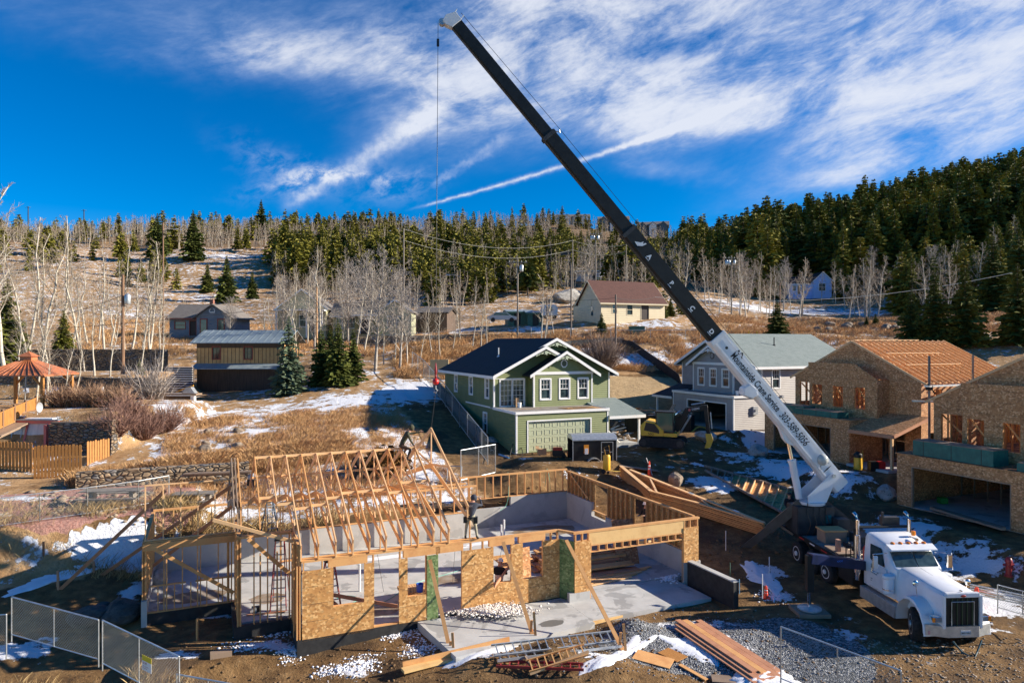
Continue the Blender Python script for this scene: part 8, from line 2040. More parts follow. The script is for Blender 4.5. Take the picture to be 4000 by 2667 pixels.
# ------------------------------------------------------------- stacked trusses, lumber
def gp(u, v, z=1.0): return flat(u, v, z)
tz = 1.3
A1, A2, B1_, C1 = ag(2427, 1862, .72), ag(2470, 1880, .72), ag(2985, 2095, .72), ag(2545, 1965, .72)
for k in range(10):
 dz_ = -.072*k; e = V((random.uniform(-.04, .04), random.uniform(-.04, .04), dz_)); m = WB()
 a2, b1, c1 = A2+e, B1_+e, C1+e; tip_ = A1+e
 m.beam(a2-(b1-a2).normalized()*.2, b1, .22, .045); m.beam(tip_, c1, .24, .044, up=(0, 0, 1)); mid = c1.lerp(b1, .42)+V((.1, .32, 0))
 m.beam(c1, mid, .22, .043); m.beam(mid, b1, .22, .043);
 for s_, t_ in ((.16, .08), (.55, .6), (.85, .82)):
  p_ = a2.lerp(b1, s_); q_ = (c1.lerp(mid, min(1, t_*1.6)) if t_ < .5 else mid.lerp(b1, (t_-.45)*1.6)); m.beam(p_+V((0, 0, .003)), q_+V((0, 0, .003)), .10, .04)
 o = m.build('stacked_truss', LUMP if k < 2 else LUM)
 tag(o, 'roof truss lying flat in the stack beside the garage wall', 'roof truss', 'roof trusses stacked flat by the garage wall')
for (u, v) in ((2730, 1953), (2890, 2030), (2520, 1868)):
 p_ = A2.lerp(B1_, {2730: .5, 2890: .82, 2520: .1}[u]); m = WB(); d_ = (B1_-A2).normalized(); m.beam(p_-d_*.18+V((0, 0, .027)), p_+d_*.18+V((0, 0, .027)), .2, .006); tag(m.build('connector_plate', STEEL), {2730: 'steel plate at the middle of the stacked truss chord', 2890: 'steel plate near the right end of the stacked truss chord', 2520: 'steel plate near the left end of the stacked truss chord'}[u], 'plate')
# lying wall frame with pale sheathing
c0, c1, c2, c3 = ag(2752, 1831, .2), ag(3095, 1925, .2), ag(3060, 2018, .2), ag(2755, 1850, .2)
rt = root('lying_wall_panel', 'half-sheathed wall panel lying on the snow behind the stacked trusses', 'wall panel', c3)
m = WB()
for z_ in (0,):
 m.beam(c0, c1, .09, .14); m.beam(c3, c2, .09, .14)
m.each('plate', POLEM, rt)
for k in range(1, 12): a, b_ = c0.lerp(c1, k/11.5), c3.lerp(c2, k/11.5); m = WB(); m.beam(a, b_, .05, .12); m.build('stud', LUMP if k > 4 else POLEM, rt)
m = WB(); a, b_, c, d = c0.lerp(c1, .36), c1, c2, c3.lerp(c2, .36); dz_ = V((0, 0, -.075)); m.add([a+dz_, b_+dz_, c+dz_, d+dz_, a+dz_*1.3, b_+dz_*1.3, c+dz_*1.3, d+dz_*1.3], [(0, 1, 2, 3), (7, 6, 5, 4), (0, 4, 5, 1), (1, 5, 6, 2), (2, 6, 7, 3), (3, 7, 4, 0)]); m.build('sheathing', OSB, rt)
# brown plank sheet near the cone
m = WB(); a, b_ = ag(2420, 1822, .08), ag(2570, 1842, .08); m.beam(a, b_, .9, .04); tag(m.build('plywood_sheet', LUMD), 'muddy plywood sheet on the soil behind the stacked trusses', 'board')
# safety cone
def cone(u, v, z, label, h=.95, r=.12):
 p_ = ag(u, v); rt = root('safety_cone', label, 'safety cone', p_); m = WB(); m.lathe(p_, [(r*1.9, 0), (r*1.9, .04), (r, .05), (r*.45, h), (r*.2, h+.02)], 14); m.build('body', mat('cone_orange', col=(.80, .07, .03), rough=.45), rt, smooth='auto')
 for t_ in (.45, .65): m = WB(); rr = r+(r*.45-r)*t_; m.lathe(p_, [(rr+.004, h*t_), (rr-.005, h*(t_+.10))], 14); m.build('band', HAT, rt)
 return p_
p_ = cone(2536, 1858, 1.7, 'tall orange marker cone beside the pale boulder'); m = WB(); m.tube(p_+V((.25, .1, -.05)), p_+V((-.15, .2, 1.15)), .025, n=6); tag(m.build('white_stake', HAT), 'white stake leaning on the orange marker cone', 'stake')
cone(3815, 2375, 0, 'orange and white cone behind the truck nose', .8, .15)
cone(2992, 2335, -.1, 'half-buried orange cone in the snow by the survey stakes', .5, .1)
for u, v, vt, lab, mt in ((3005, 2245, 2174, 'thin white survey stake standing left of the truck', HAT), (2978, 2340, 2243, 'thin white survey stake with the small cone', HAT), (2852, 2262, 2198, 'green-topped survey stake by the black wall', GREENB), (2888, 2320, 2262, 'short bluish survey stake by the end of the black wall', PIPEB), (2835, 2150, 2072, 'pale survey stake above the black wall', HAT), (770*1.7007, 1, 1, '', None)):
 if mt is None: continue
 p_ = ag(u, v); m = WB(); m.tube(p_-V((0, 0, .2)), p_+V((0, 0, (v-vt)/F*p_.y)), .02, n=6); tag(m.build('survey_stake', mt), lab, 'stake')
for u, v, vt, lab in ((770, 2500, 2415, 'brown wooden stake standing in the shaded soil before the wing'), (170, 2170, 2118, 'rusty thin post on the snowy bank at far left')):
 p_ = ag(u, v); m = WB(); m.beam(p_-V((0, 0, .2)), p_+V((0, 0, (v-vt)/F*p_.y)), .05, .09); tag(m.build('wood_stake', LUM if u > 500 else RUSTP), lab, 'stake')
m = SB(); m.box(.2, .9, 26.2, 26.5, -.45, -.28); tag(m.build('wood_block', LUMD), 'short timber block on the soil beside the snow', 'block')
# lumber pile bottom right
a, b_ = ag(2650, 2450), ag(2960, 2670); b_.z = (a.z+b_.z)/2; a.z = b_.z; dd = (b_-a).normalized(); nn_ = V((-dd.y, dd.x, 0)).normalized()
i_ = 0
for lay in range(3):
 for k in range(4+(lay == 0)*2-lay):
  o_ = nn_*(k*.235+lay*.16-.2)+V((0, 0, .12+lay*.045))+dd*random.uniform(-.25, .25); Lp = 4.4
  m = WB(); s0 = a+o_; m.beam(s0, s0+dd*Lp, .225, .04, up=(0, 0, 1)); tag(m.build('plank', [LUMR, LUM, LUMP][(i_) % 3] if lay == 2 else LUMR), 'reddish plank in the lumber pile at the bottom beside the gate', 'plank', 'planks in the bottom lumber pile'); i_ += 1
for (u0, v0, u1, v1, w_, lab, mt) in ((2480, 2560, 2625, 2600, .75, 'wide plywood offcut left of the lumber pile', LUM), (2590, 2545, 2665, 2580, .6, 'small orange plywood offcut beside the lumber pile', FENCEW), (2655, 2600, 2760, 2660, .15, 'narrow board between the lumber pile and the offcuts', LUM), (2890, 2582, 2970, 2578, .12, 'short batten right of the lumber pile', LUM), (2780, 2655, 2950, 2668, .5, 'mud-stained board at the very bottom edge', LUMD)):
 m = WB(); a, b_ = ag(u0, v0, .06), ag(u1, v1, .06); m.beam(a, b_, w_, .025); tag(m.build('offcut', mt), lab, 'board')
# long beam lying before the slab
m = WB(); a, b_ = ag(1573, 2640, .18), ag(2585, 2368, .1); m.beam(a, b_, .30, .09, up=(0, 0, 1)); tag(m.build('long_beam', mat('engineered_beam', lumber((.66, .42, .16), (.74, .50, .22), (.55, .30, .10)))), 'long pale engineered beam lying in front of the slab', 'beam')
m = WB(); a, b_ = ag(1573, 2628, .25), ag(1990, 2525, .25); m.beam(a, b_, .05, .2, up=(0, 0, 1)); tag(m.build('edge_board', LUM), 'board on edge along the left half of the long beam', 'board')
# ladders
def ladder(label, a, b_, w_, rungs, mt, up=(0, 0, 1), r=.035, mr=None, name='ladder', group=None):
 a, b_ = V(a), V(b_); d = (b_-a).normalized(); s_ = d.cross(V(up)).normalized(); rt = root(name, label, 'ladder', a, 0, group)
 for sg in (-1, 1): m = WB(); m.beam(a+s_*sg*w_/2, b_+s_*sg*w_/2, .03, .085, up=up); m.build('rail', mt, rt)
 for k in range(rungs): c = a.lerp(b_, (k+.5)/rungs); m = WB(); m.beam(c-s_*w_/2, c+s_*w_/2, .04, .03, up=up); m.build('rung', mr or mt, rt)
 return rt
ALU = mat('ladder_aluminium', col=(.45, .48, .50), rough=.35, metal=.5)
ladder('upper aluminium extension ladder lying in the foreground', ag(1925, 2590, .42), ag(2395, 2530, .40), .42, 15, ALU, up=(.0, -.5, .85))
ladder('lower aluminium ladder partly under the upper one', ag(1935, 2592, .2), ag(2420, 2535, .2), .42, 15, ALU)
ladder('red fibreglass ladder under the aluminium ladders', ag(1940, 2605, .12), ag(2280, 2618, .12), .4, 10, REDD)
ladder('brown wooden stepladder lying open on top of the red ladder', ag(2060, 2640, .3), ag(2290, 2590, .45), .40, 8, LUM, up=(0, -.5, .85))
m = WB(); m.beam(ag(2070, 2650, .15), ag(2300, 2600, .45), .05, .09); tag(m.build('loose_board', LUMP), 'pale board lying across the wooden stepladder', 'board')
m = WB(); m.beam(ag(2050, 2600, .3), ag(2100, 2650, .05), .05, .09); tag(m.build('loose_board', LUMD), 'brown board slanting beneath the wooden stepladder', 'board')
# orange stepladders inside the house
def stepladder(label, p0, q0, z0, h, rz, mt=REDD):
 Mx = Matrix.Translation(S(p0, q0, z0)) @ Matrix.Rotation(TH+rz, 4, 'Z'); T = lambda v: Mx @ V(v); rt = root('stepladder', label, 'stepladder', S(p0, q0, z0), TH+rz)
 for sg in (-1, 1):
  m = MB(T); m.beam((sg*.30, 0, 0), (sg*.16, .55, h), .03, .08); m.build('front_rail', mt, rt); m = MB(T); m.beam((sg*.32, 1.1, 0), (sg*.17, .6, h), .03, .05); m.build('rear_rail', mt, rt)
 for k in range(8): t_ = (k+.7)/8.4; m = MB(T); w_ = .30-.14*t_; m.box(-w_, w_, .55*t_-.04, .55*t_+.04, h*t_-.01, h*t_+.015); m.build('step', ALU, rt)
 m = MB(T); m.box(-.2, .2, .45, .7, h, h+.07); m.build('top_cap', BLK, rt)
stepladder('tall orange stepladder standing inside the open left wing', 3.2-.55, 28.6, 0, 2.6, R(-12)); stepladder('orange stepladder half hidden by the first sheathed panel', 4.55, 27.0, 0, 2.0, R(10))
stepladder('blue stepladder against the rear bank behind the trusses', 3.2, 36.2, .3, 2.2, R(20), mat('ladder_blue', col=(.05, .10, .16)))
# lumber in the garage
random.seed(5); i_ = 0
for lay in range(7):
 for k in range(7):
  q_ = 26.7+k*.52+random.uniform(-.1, .1); p0 = 13.9+random.uniform(-.2, .3)+lay*.1; L_ = random.uniform(3.0, 4.3)-.12*lay; z_ = .03+lay*.092
  if k < 1+lay*.45: continue
  w_ = .5; m = SB(); m.beam((p0, q_, z_+.04), (p0+L_, q_+random.uniform(-.25, .25), z_+.04), w_, .08); tag(m.build('board_bundle', [LUMR, LUMR, LUM][i_ % 3]), 'red-brown board in the wide lumber stack inside the garage', 'lumber', 'boards stacked inside the garage'); i_ += 1
for k in range(5):
 m = SB(); m.beam((13.7+k*.1, 25.9+k*.22, .04+.03*(k % 2)), (17.4+.4*k, 26.3+k*.2, .06), .13, .04); tag(m.build('loose_plank', LUM if k % 2 else LUMP), 'bright plank fanned on the garage floor before the stack', 'plank', 'bright planks before the garage stack')
for k in range(3):
 m = SB(); m.box(14.6+k*1.0, 15.4+k*1.0, 28.2+k*.6, 29.6+k*.3, .50-.0*k, .56); tag(m.build('snow_patch', SNOW), 'snow strip lying on the garage lumber, %s' % ('left one', 'middle one', 'right one')[k], 'snow')
m = SB(); a = V((17.7, 27.9, .02)); m.add([a, a+V((1.15, -.1, 0)), a+V((1.35, .75, 1.9)), a+V((.2, .85, 1.9)), a+V((0, .03, 0)), a+V((1.15, -.07, 0)), a+V((1.35, .78, 1.9)), a+V((.2, .88, 1.9))], [(0, 1, 2, 3), (7, 6, 5, 4), (0, 4, 5, 1), (1, 5, 6, 2), (2, 6, 7, 3), (3, 7, 4, 0)]); tag(m.build('leaning_sheet', mat('red_osb', osb((.30, .12, .05), (.42, .2, .09), (.55, .32, .18)))), 'reddish sheet leaning inside the garage near the side wall', 'board')
m = SB(); m.beam((17.3, 25.6, 1.75), (18.8, 26.0, 1.55), .04, .14); tag(m.build('floating_brace', LUMP), 'pale short board fixed across the garage opening', 'board')
# inside the house: sheets, bucket, boards, hose, saw
m = SB(); m.box(9.6-2.3, 8.9-.4, 27.1, 28.3, .30, .42); tag(m.build('osb_stack', OSB), 'low stack of wood sheets behind the window opening', 'board stack')
for k in range(4): m = SB(); m.box(7.5+k*.11, 7.59+k*.11, 27.3, 27.7, .42, .62); tag(m.build('wood_block', LUMP), 'pale block in the row on the sheet stack', 'block', 'pale blocks on the sheet stack')
p_ = S(7.55, 25.85, .96); rt = root('bucket', 'blue bucket in the window opening beside the green panel', 'bucket', p_); m = WB(); m.lathe(p_, [(.12, 0), (.15, .3), (.13, .3), (.12, .02)], 14); m.build('body', BLUEP, rt)
m = SB(); m.box(11.9, 12.9, 28.3, 29.4, .72, .76); tag(m.build('work_table', OSB), 'sheet laid as a work table behind the right window', 'table')
for k in range(6): m = SB(); m.beam((11.7+.05*k, 27.6+.22*k, .80), (13.4, 28.2+.22*k, .82), .10, .04); tag(m.build('loose_plank', LUM), 'plank on the sheet table behind the right window', 'plank', 'planks on the sheet table')
m = SB(); m.add([(12.3, 27.4, .02), (13.1, 27.6, .02), (13.1, 27.8, 1.5), (12.3, 27.6, 1.5), (12.3, 27.44, .02), (13.1, 27.64, .02), (13.1, 27.84, 1.5), (12.3, 27.64, 1.5)], [(0, 1, 2, 3), (7, 6, 5, 4), (0, 4, 5, 1), (1, 5, 6, 2), (2, 6, 7, 3), (3, 7, 4, 0)]); tag(m.build('leaning_sheet', OSBD), 'brown sheet leaning behind the right window opening', 'board')
m = SB(); m.beam((4.2, 27.3, .9), (6.8, 26.3, .35), .04, .14); tag(m.build('loose_board', LUMR), 'red-brown board slanting behind the first sheathed bay', 'board')
m = SB(); m.beam((4.4, 26.6, .8), (5.2, 25.9, .1), .04, .12); tag(m.build('loose_board', LUMR), 'short red-brown board propped in the first window', 'board')
m = SB(); m.beam((10.4, 25.3, .92), (11.9, 26.6, 1.5), .04, .12); tag(m.build('loose_board', LUMR), 'red-brown board poking out of the window by the kneeling man', 'board')
rt = root('circular_saw', 'circular saw on the slab inside the left wing', 'saw', S(1.85, 28.9, 0)); m = SB(); m.box(1.7, 2.0, 28.8, 29.0, .02, .2); m.build('motor', BLK, rt); m = SB(); m.lathe((1.75, 28.7, .13), [(.13, -.01), (.13, .01)], 16, axis='y'); m.build('blade', STEEL, rt)
m = SB(); m.beam((1.5, 28.6, .03), (2.9, 28.4, .03), .1, .03); tag(m.build('loose_board', LUMR), 'board on the slab beside the circular saw', 'board')
HOSE = mat('pale_green_hose', col=(.12, .42, .32), rough=.4)
def hose(label, pts, mt=HOSE, r=.014, site_=True, name='air_hose'):
 P_l = [S(*p) if site_ else V(p) for p in pts]; out = []
 for i in range(len(P_l)-1):
  p0, p1, p2, p3 = P_l[max(i-1, 0)], P_l[i], P_l[i+1], P_l[min(i+2, len(P_l)-1)]
  for k in range(5): t_ = k/5; out.append(.5*((2*p1)+(p2-p0)*t_+(2*p0-5*p1+4*p2-p3)*t_*t_+(3*p1-p0-3*p2+p3)*t_**3))
 out.append(P_l[-1]); m = WB(); m.path(out, r, 5); tag(m.build(name, mt), label, 'hose')
hose('pale green air hose looping over the slab', [(5.0, 28, .015), (5.8, 28.6, .015), (5.3, 29.2, .015), (4.6, 28.4, .015), (6.2, 27.6, .015), (8.5, 29.5, .015), (11, 30.5, .015), (13, 33, .015)])
hose('pale green air hose hanging over the rear wall plate', [(16.1, 37.1, 2.95), (16.1, 36.95, 2.2), (15.9, 36.8, 1.2), (15.4, 36.6, .9)]); hose('second hose draped over the wall plate near the corner', [(18.6, 37.3, 1.9), (18.6, 37.05, 2.97), (18.7, 36.9, 2.3), (18.9, 37.2, 1.7)])
for p0 in (5.9, 8.95, 11.0):
 m = SB(); m.beam((p0, 25.75, 2.6), (p0+1.0, 29.0, .02), .012, .012); tag(m.build('thin_cable', BLK), {5.9: 'thin dark cable in the first doorway gap', 8.95: 'thin dark cable right of the green panel', 11.0: 'thin dark cable behind the kneeling man'}[p0], 'cable')
m = SB(); m.tube((6.0, 29.5, .0), (6.0, 29.5, 1.15), .045, n=10); tag(m.build('vent_stub', HAT), 'white pipe stub rising from the slab below the trusses', 'pipe')
for k, (p0, q0) in enumerate(((14.5, 34.3), (14.75, 34.5))): m = SB(); m.tube((p0, q0, 0), (p0, q0, .75+.2*k), .05, n=10); tag(m.build('vent_stub', HAT), ('shorter' if k == 0 else 'taller')+' grey pipe stub in the far corner of the slab', 'pipe')
def puddle(label, p0, q0, rx, ry, z=.004, mt=None, name='damp_patch'):
 m = SB(); n = 20; m.add([(p0+rx*math.cos(6.283*k/n)*(1+.12*math.sin(k*2.3)), q0+ry*math.sin(6.283*k/n), z) for k in range(n)], [tuple(range(n))]); o = m.build(name, mt or mat('damp_concrete', col=(.17, .165, .155), rough=.35), fix=False); tag(o, label, 'damp patch')
puddle('round damp patch on the front slab', 11.9, 23.3, .5, .28, -.016); puddle('snow sheet on the slab along the rear wall', 9.0, 33.6, 3.6, .28, .006, SNOW, 'snow_patch'); puddle('snow sheet near the far corner of the slab', 14.4, 33.9, 2.2, .3, .007, SNOW, 'snow_patch')
puddle('thin snow on the slab behind the window opening', 8.0, 26.4, .7, .2, .008, SNOW, 'snow_patch')
MUD = mat('muddy_film', noisy((.20, .13, .07), (.34, .29, .23), 1.5, 6))
for nm, p0, q0, rx, ry in (('brown mud film on the slab inside the left wing', -.4, 31.6, 1.3, .7), ('brown mud film beside the circular saw', 2.4, 30.2, .7, .6), ('mud film behind the first doorway', 6.2, 27.0, .9, .5), ('mud film in the middle of the slab', 10.2, 29.3, 1.2, .6), ('dark wet film in the far slab corner', 17.3, 34.8, 1.9, 1.1)): puddle(nm, p0, q0, rx, ry, .003, MUD, 'mud_patch')
# ------------------------------------------------------------- cargo trailer, generator, compressor
tr = V((7.7, 49.9, 0)); trz = hz(tr.x, tr.y); a_ = TH+R(-2)
o_ = flat(2238, 1835, 1.9); Mx = Matrix.Translation(V((o_.x, o_.y, 1.95))) @ Matrix.Rotation(R(8), 4, 'Z'); TT2 = lambda v: Mx @ V(v)
rt = root('cargo_trailer', 'small black cargo trailer with silver roof and lowered ramp before the green garage', 'trailer', Mx.translation, R(8))
m = MB(TT2); sheet(m, 0, 3.0, .45, 1.95, [(1.95, 2.75, .55, 1.75)], lambda a, b_, d: (a, d, b_), 0, .04); sheet(m, 0, 3.0, .45, 1.95, [], lambda a, b_, d: (a, 1.6-d, b_), 0, .04); m.box(2.96, 3.0, .041, 1.559, .45, 1.95); m.box(.0, 2.959, .041, 1.559, .45, .5); weld(m.build('body', BLACKM, rt))
m = MB(TT2); arc = [(.8-.84*math.cos(math.pi*k/10), 1.955+.34*math.sin(math.pi*k/10)) for k in range(11)]; m.prism(arc, lambda a, b_, d: (d, a, b_), -.04, 3.05); m.build('roof', STEEL, rt, smooth='auto')
m = MB(TT2)
for x_ in (-.03, 2.98): m.box(x_, x_+.05, -.03, .0-.002, .45, 1.95)
m.box(-.03, 3.03, -.03, -.002, .40, .448); m.box(-.03, 3.03, -.035, -.003, 1.9, 1.97); m.each('trim', STEEL, rt)
m = MB(TT2);
for q_ in ((1.93, 1.97, .5, 1.8), (2.73, 2.77, .5, 1.8), (1.97, 2.73, 1.76, 1.8), (1.97, 2.73, 1.1, 1.14)): m.box(q_[0], q_[1], -.045, -.004, q_[2], q_[3])
m.each('door_frame', STEEL, rt)
m = MB(TT2); m.box(1.97, 2.73, .02, .04, .55, 1.75); m.build('door', BLACKM, rt)
m = MB(TT2); m.lathe((1.4, -.16, .33), [(.2, -.09), (.32, -.1), (.33, 0), (.32, .1), (.2, .09)], 20, axis='y'); wl = m.build('wheel', RUBBER, rt, smooth='auto'); m = MB(TT2); m.lathe((1.4, -.27, .33), [(.2, 0), (.19, .02), (.05, -.02), (.03, -.03)], 14, axis='y'); m.build('rim', STEEL, wl)
m = MB(TT2); fa_ = [(1.4-.48*math.cos(math.pi*k/8), .42+.36*math.sin(math.pi*k/8)) for k in range(9)]; ins = [(1.4-.42*math.cos(math.pi*k/8), .42+.30*math.sin(math.pi*k/8)) for k in range(8, -1, -1)]
vs = [(x_, y_, z_) for x_, z_ in fa_ for y_ in (-.30, -.01)]+[(x_, y_, z_) for x_, z_ in reversed(ins) for y_ in (-.30, -.01)]
fs = [(2*k, 2*k+2, 2*k+3, 2*k+1) for k in range(8)]+[(18+2*k, 18+2*k+1, 18+2*k+3, 18+2*k+2) for k in range(8)]+[(2*k, 18+2*k, 18+2*k+2, 2*k+2) for k in range(8)]
m.add(vs, fs); m.build('mudguard', STEEL, rt)
m = MB(TT2); m.prism([(-1.75, .06), (-.02, .45), (-.02, .5), (-1.75, .11)], lambda a, b_, d: (a, d, b_), -.05, 1.6); m.build('ramp', DARKM, rt)
m = MB(TT2); m.box(.75, 1.08, -.03, -.003, 1.05, 1.62); sgn = m.build('sticker', mat('orange_sign', col=(.8, .30, .02)), rt); m = MB(TT2); m.box(.80, 1.03, -.07, -.032, 1.0, 1.38); m.build('document_box', HAT, rt)
def place(u, v, z):
 p_ = ag(u, v); return p_ if abs(p_.z-z) < .9 else flat(u, v, z)
p_ = place(2178, 1785, 2.55); rt = root('generator', 'red and black portable generator before the green garage door', 'generator', p_); T = lambda v: p_+V(v)
m = MB(T); m.box(-.38, .38, -.25, .25, .12, .50); m.build('engine', BLK, rt, bevel=.03); m = MB(T); m.box(-.34, .34, -.24, .24, .5, .68); m.build('tank', RED, rt, bevel=.05)
m = MB(T)
for y_ in (-.3, .3): m.path([(-.45, y_, .02), (-.45, y_, .72), (.45, y_, .72), (.45, y_, .02), (-.45, y_, .02)], .018, 6)
m.each('frame', BLACKM, rt); m = MB(T); m.lathe((.42, -.34, .14), [(.14, -.03), (.14, .03)], 14, axis='y'); m.lathe((.42, .34, .14), [(.14, -.03), (.14, .03)], 14, axis='y'); m.each('wheel', RUBBER, rt)
p_ = place(2227, 1782, 2.5); rt = root('fuel_can', 'red fuel can standing left of the black trailer', 'fuel can', p_); T = lambda v: p_+V(v); m = MB(T); m.box(-.2, .2, -.12, .12, 0, .38); m.build('body', RED, rt, bevel=.05); m = MB(T); m.path([(-.12, 0, .38), (-.1, 0, .47), (.08, 0, .47), (.1, 0, .38)], .018); m.build('handle', RED, rt); m = MB(T); m.tube((.14, 0, .36), (.2, 0, .5), .025); m.build('spout', BLK, rt)
p_ = place(2118, 1775, 2.55); m = WB(); m.box(p_.x-.35, p_.x+.3, p_.y-.2, p_.y+.25, p_.z, p_.z+.4); rt = root('cardboard_box', 'open cardboard box before the green garage door', 'box', p_); m.build('carton', CARD, rt); m = WB(); m.beam((p_.x-.35, p_.y-.25, p_.z+.42), (p_.x-.35, p_.y+.3, p_.z+.55), .25, .015); m.beam((p_.x+.3, p_.y-.25, p_.z+.5), (p_.x+.35, p_.y+.3, p_.z+.42), .25, .015); m.each('flap', CARD, rt)
p_ = place(2370, 1850, 1.75); rt = root('air_compressor', 'upright yellow air compressor standing right of the black trailer', 'compressor', p_); T = lambda v: p_+V(v)
m = MB(T); m.lathe((0, 0, .2), [(.05, -.04), (.22, .02), (.24, .1), (.24, .9), (.2, 1.0), (.05, 1.05)], 20); tk = m.build('tank', YEL, rt, smooth='auto'); text('DEWALT'[:0]+'AIR', .12, frame_m(T((-.14, -.246, .85)), (1, 0, 0), (0, 0, 1)), TXTB, tk, 'tank_lettering') if False else None
m = MB(T); m.box(-.2, .15, -.15, .15, 1.25, 1.5); m.build('pump', BLK, rt); m = MB(T); m.path([(-.1, -.2, 1.2), (-.2, -.2, 1.7), (.1, -.2, 1.85), (.2, -.1, 1.3)], .02); m.build('pipework', mat('brass_pipe', col=(.5, .3, .08), metal=.5), rt); m = MB(T); m.lathe((-.22, -.14, .14), [(.15, -.04), (.15, .04)], 14, axis='y'); m.lathe((.05, -.28, .1), [(.09, -.03), (.09, .03)], 12, axis='y'); m.each('wheel', RUBBER, rt)
hose('yellow hose trailing from the compressor', [(p_.x+.2, p_.y, 2.1), (p_.x+.9, p_.y+.3, 2.0), (p_.x+1.6, p_.y+.6, 2.0), (p_.x+.8, p_.y+1.4, 2.1)], mat('yellow_hose', col=(.7, .5, .08)), .02, False)
hose('black hose coil at the corner of the green garage', [flat(1990, 1790, 2.4)+V((0, 0, .1)), flat(2010, 1765, 2.5)+V((0, 0, .8)), flat(2040, 1780, 2.4)+V((0, 0, .4)), flat(2030, 1810, 2.2)+V((0, 0, .1)), flat(2000, 1800, 2.2)+V((0, 0, .3))], BLK, .03, False)
hose('thick yellow flexible pipe over the dug soil by the digger', [flat(2680, 1720, 2.4)+V((0, 0, .1)), flat(2730, 1700, 2.5)+V((0, 0, .75)), flat(2790, 1705, 2.4)+V((0, 0, .35)), flat(2840, 1710, 2.4)], mat('yellow_hose'), .06, False, 'drain_pipe')
hose('tangle of yellow cord on the snow behind the wall panel', [flat(2830+18*math.cos(k*1.3)+k, 1845+7*math.sin(k*1.7), 1.4)+V((0, 0, .06+.05*(k % 3))) for k in range(26)], mat('yellow_cord', col=(.55, .55, .03)), .022, False, 'cord')
hose('yellow air line at the right edge beside the wood sheet', [flat(3910, 2435, -.1), flat(3960, 2450, -.1), flat(4040, 2465, -.1)], mat('yellow_hose'), .04, False)
m = WB(); a, b_ = flat(1950, 1780, 2.4), flat(1990, 1795, 2.3); m.tube(a+V((0, 0, .1)), b_+V((0, 0, .1)), .08, n=10); tag(m.build('drain_pipe', PIPEB), 'pale blue pipe on the soil left of the green garage', 'pipe')
m = WB(); m.beam(flat(3810, 2395, -.08), flat(3900, 2420, -.08), 1.5, .03); tag(m.build('plywood_sheet', LUM), 'wood sheet on the ground right of the truck nose', 'board')
m = WB(); m.beam(flat(3640, 2210, .2), flat(3840, 2188, .3), .35, .1); tag(m.build('timber_plank', LUMD), 'grey timber on the snow behind the truck cab', 'timber')
# fire hydrant
p_ = place(3940, 2255, .35); p_.z = hz(p_.x, p_.y); rt = root('fire_hydrant', 'dark red fire hydrant in the snow at the right edge', 'fire hydrant', p_); m = WB(); m.lathe(p_, [(.17, 0), (.17, .06), (.12, .08), (.12, .6), (.15, .62), (.15, .66), (.11, .78), (.03, .84)], 14); m.build('barrel', REDD, rt, smooth='auto'); m = WB(); m.tube(p_+V((-.22, 0, .5)), p_+V((.22, 0, .5)), .06); m.tube(p_+V((0, -.2, .45)), p_+V((0, 0, .45)), .08); m.each('nozzle', REDD, rt)
# water cooler and generator by the middle house
p_ = place(3352, 1832, 2.4); rt = root('shop_vacuum', 'yellow site vacuum with black top by the middle unfinished house', 'vacuum', p_); m = WB(); m.lathe(p_, [(.24, .0), (.27, .1), (.25, .75)], 14); m.build('tub', YEL, rt); m = WB(); m.lathe(p_+V((0, 0, .76)), [(.26, 0), (.26, .2), (.12, .35)], 14); m.build('motor_head', BLK, rt); m = WB(); m.path([p_+V((.2, 0, .8)), p_+V((.3, 0, 1.2)), p_+V((.35, 0, .6)), p_+V((.28, 0, .1))], .02); m.build('hose', YEL, rt)
p_ = place(3424, 1838, 2.4); rt = root('generator', 'dark generator with red end by the porch post of the middle house', 'generator', p_); m = WB(); m.box(p_.x-.45, p_.x+.05, p_.y-.2, p_.y+.3, p_.z, p_.z+.6); m.build('case', BLK, rt, bevel=.03); m = WB(); m.box(p_.x+.06, p_.x+.5, p_.y-.2, p_.y+.3, p_.z, p_.z+.58); m.build('red_cover', RED, rt, bevel=.05)
for k in range(6): m = WB(); a, b_ = place(3640, 1985+k*4, 1.4), place(3920, 2065+k*5, 1.35); m.beam(a+V((0, 0, .12*(k//2)+.05)), b_+V((0, 0, .12*(k//2)+.05)), .25, .1); tag(m.build('timber', LUMD), 'timber in the long stack inside the right-hand garage', 'timber', 'timbers inside the right-hand garage')
p_ = place(3690, 1975, 1.6); m = WB(); m.box(p_.x-.2, p_.x+.2, p_.y, p_.y+.4, p_.z+.1, p_.z+.42); tag(m.build('green_crate', mat('bright_green_plastic', col=(.03, .28, .04))), 'small green crate on the timbers in the right-hand garage', 'crate')
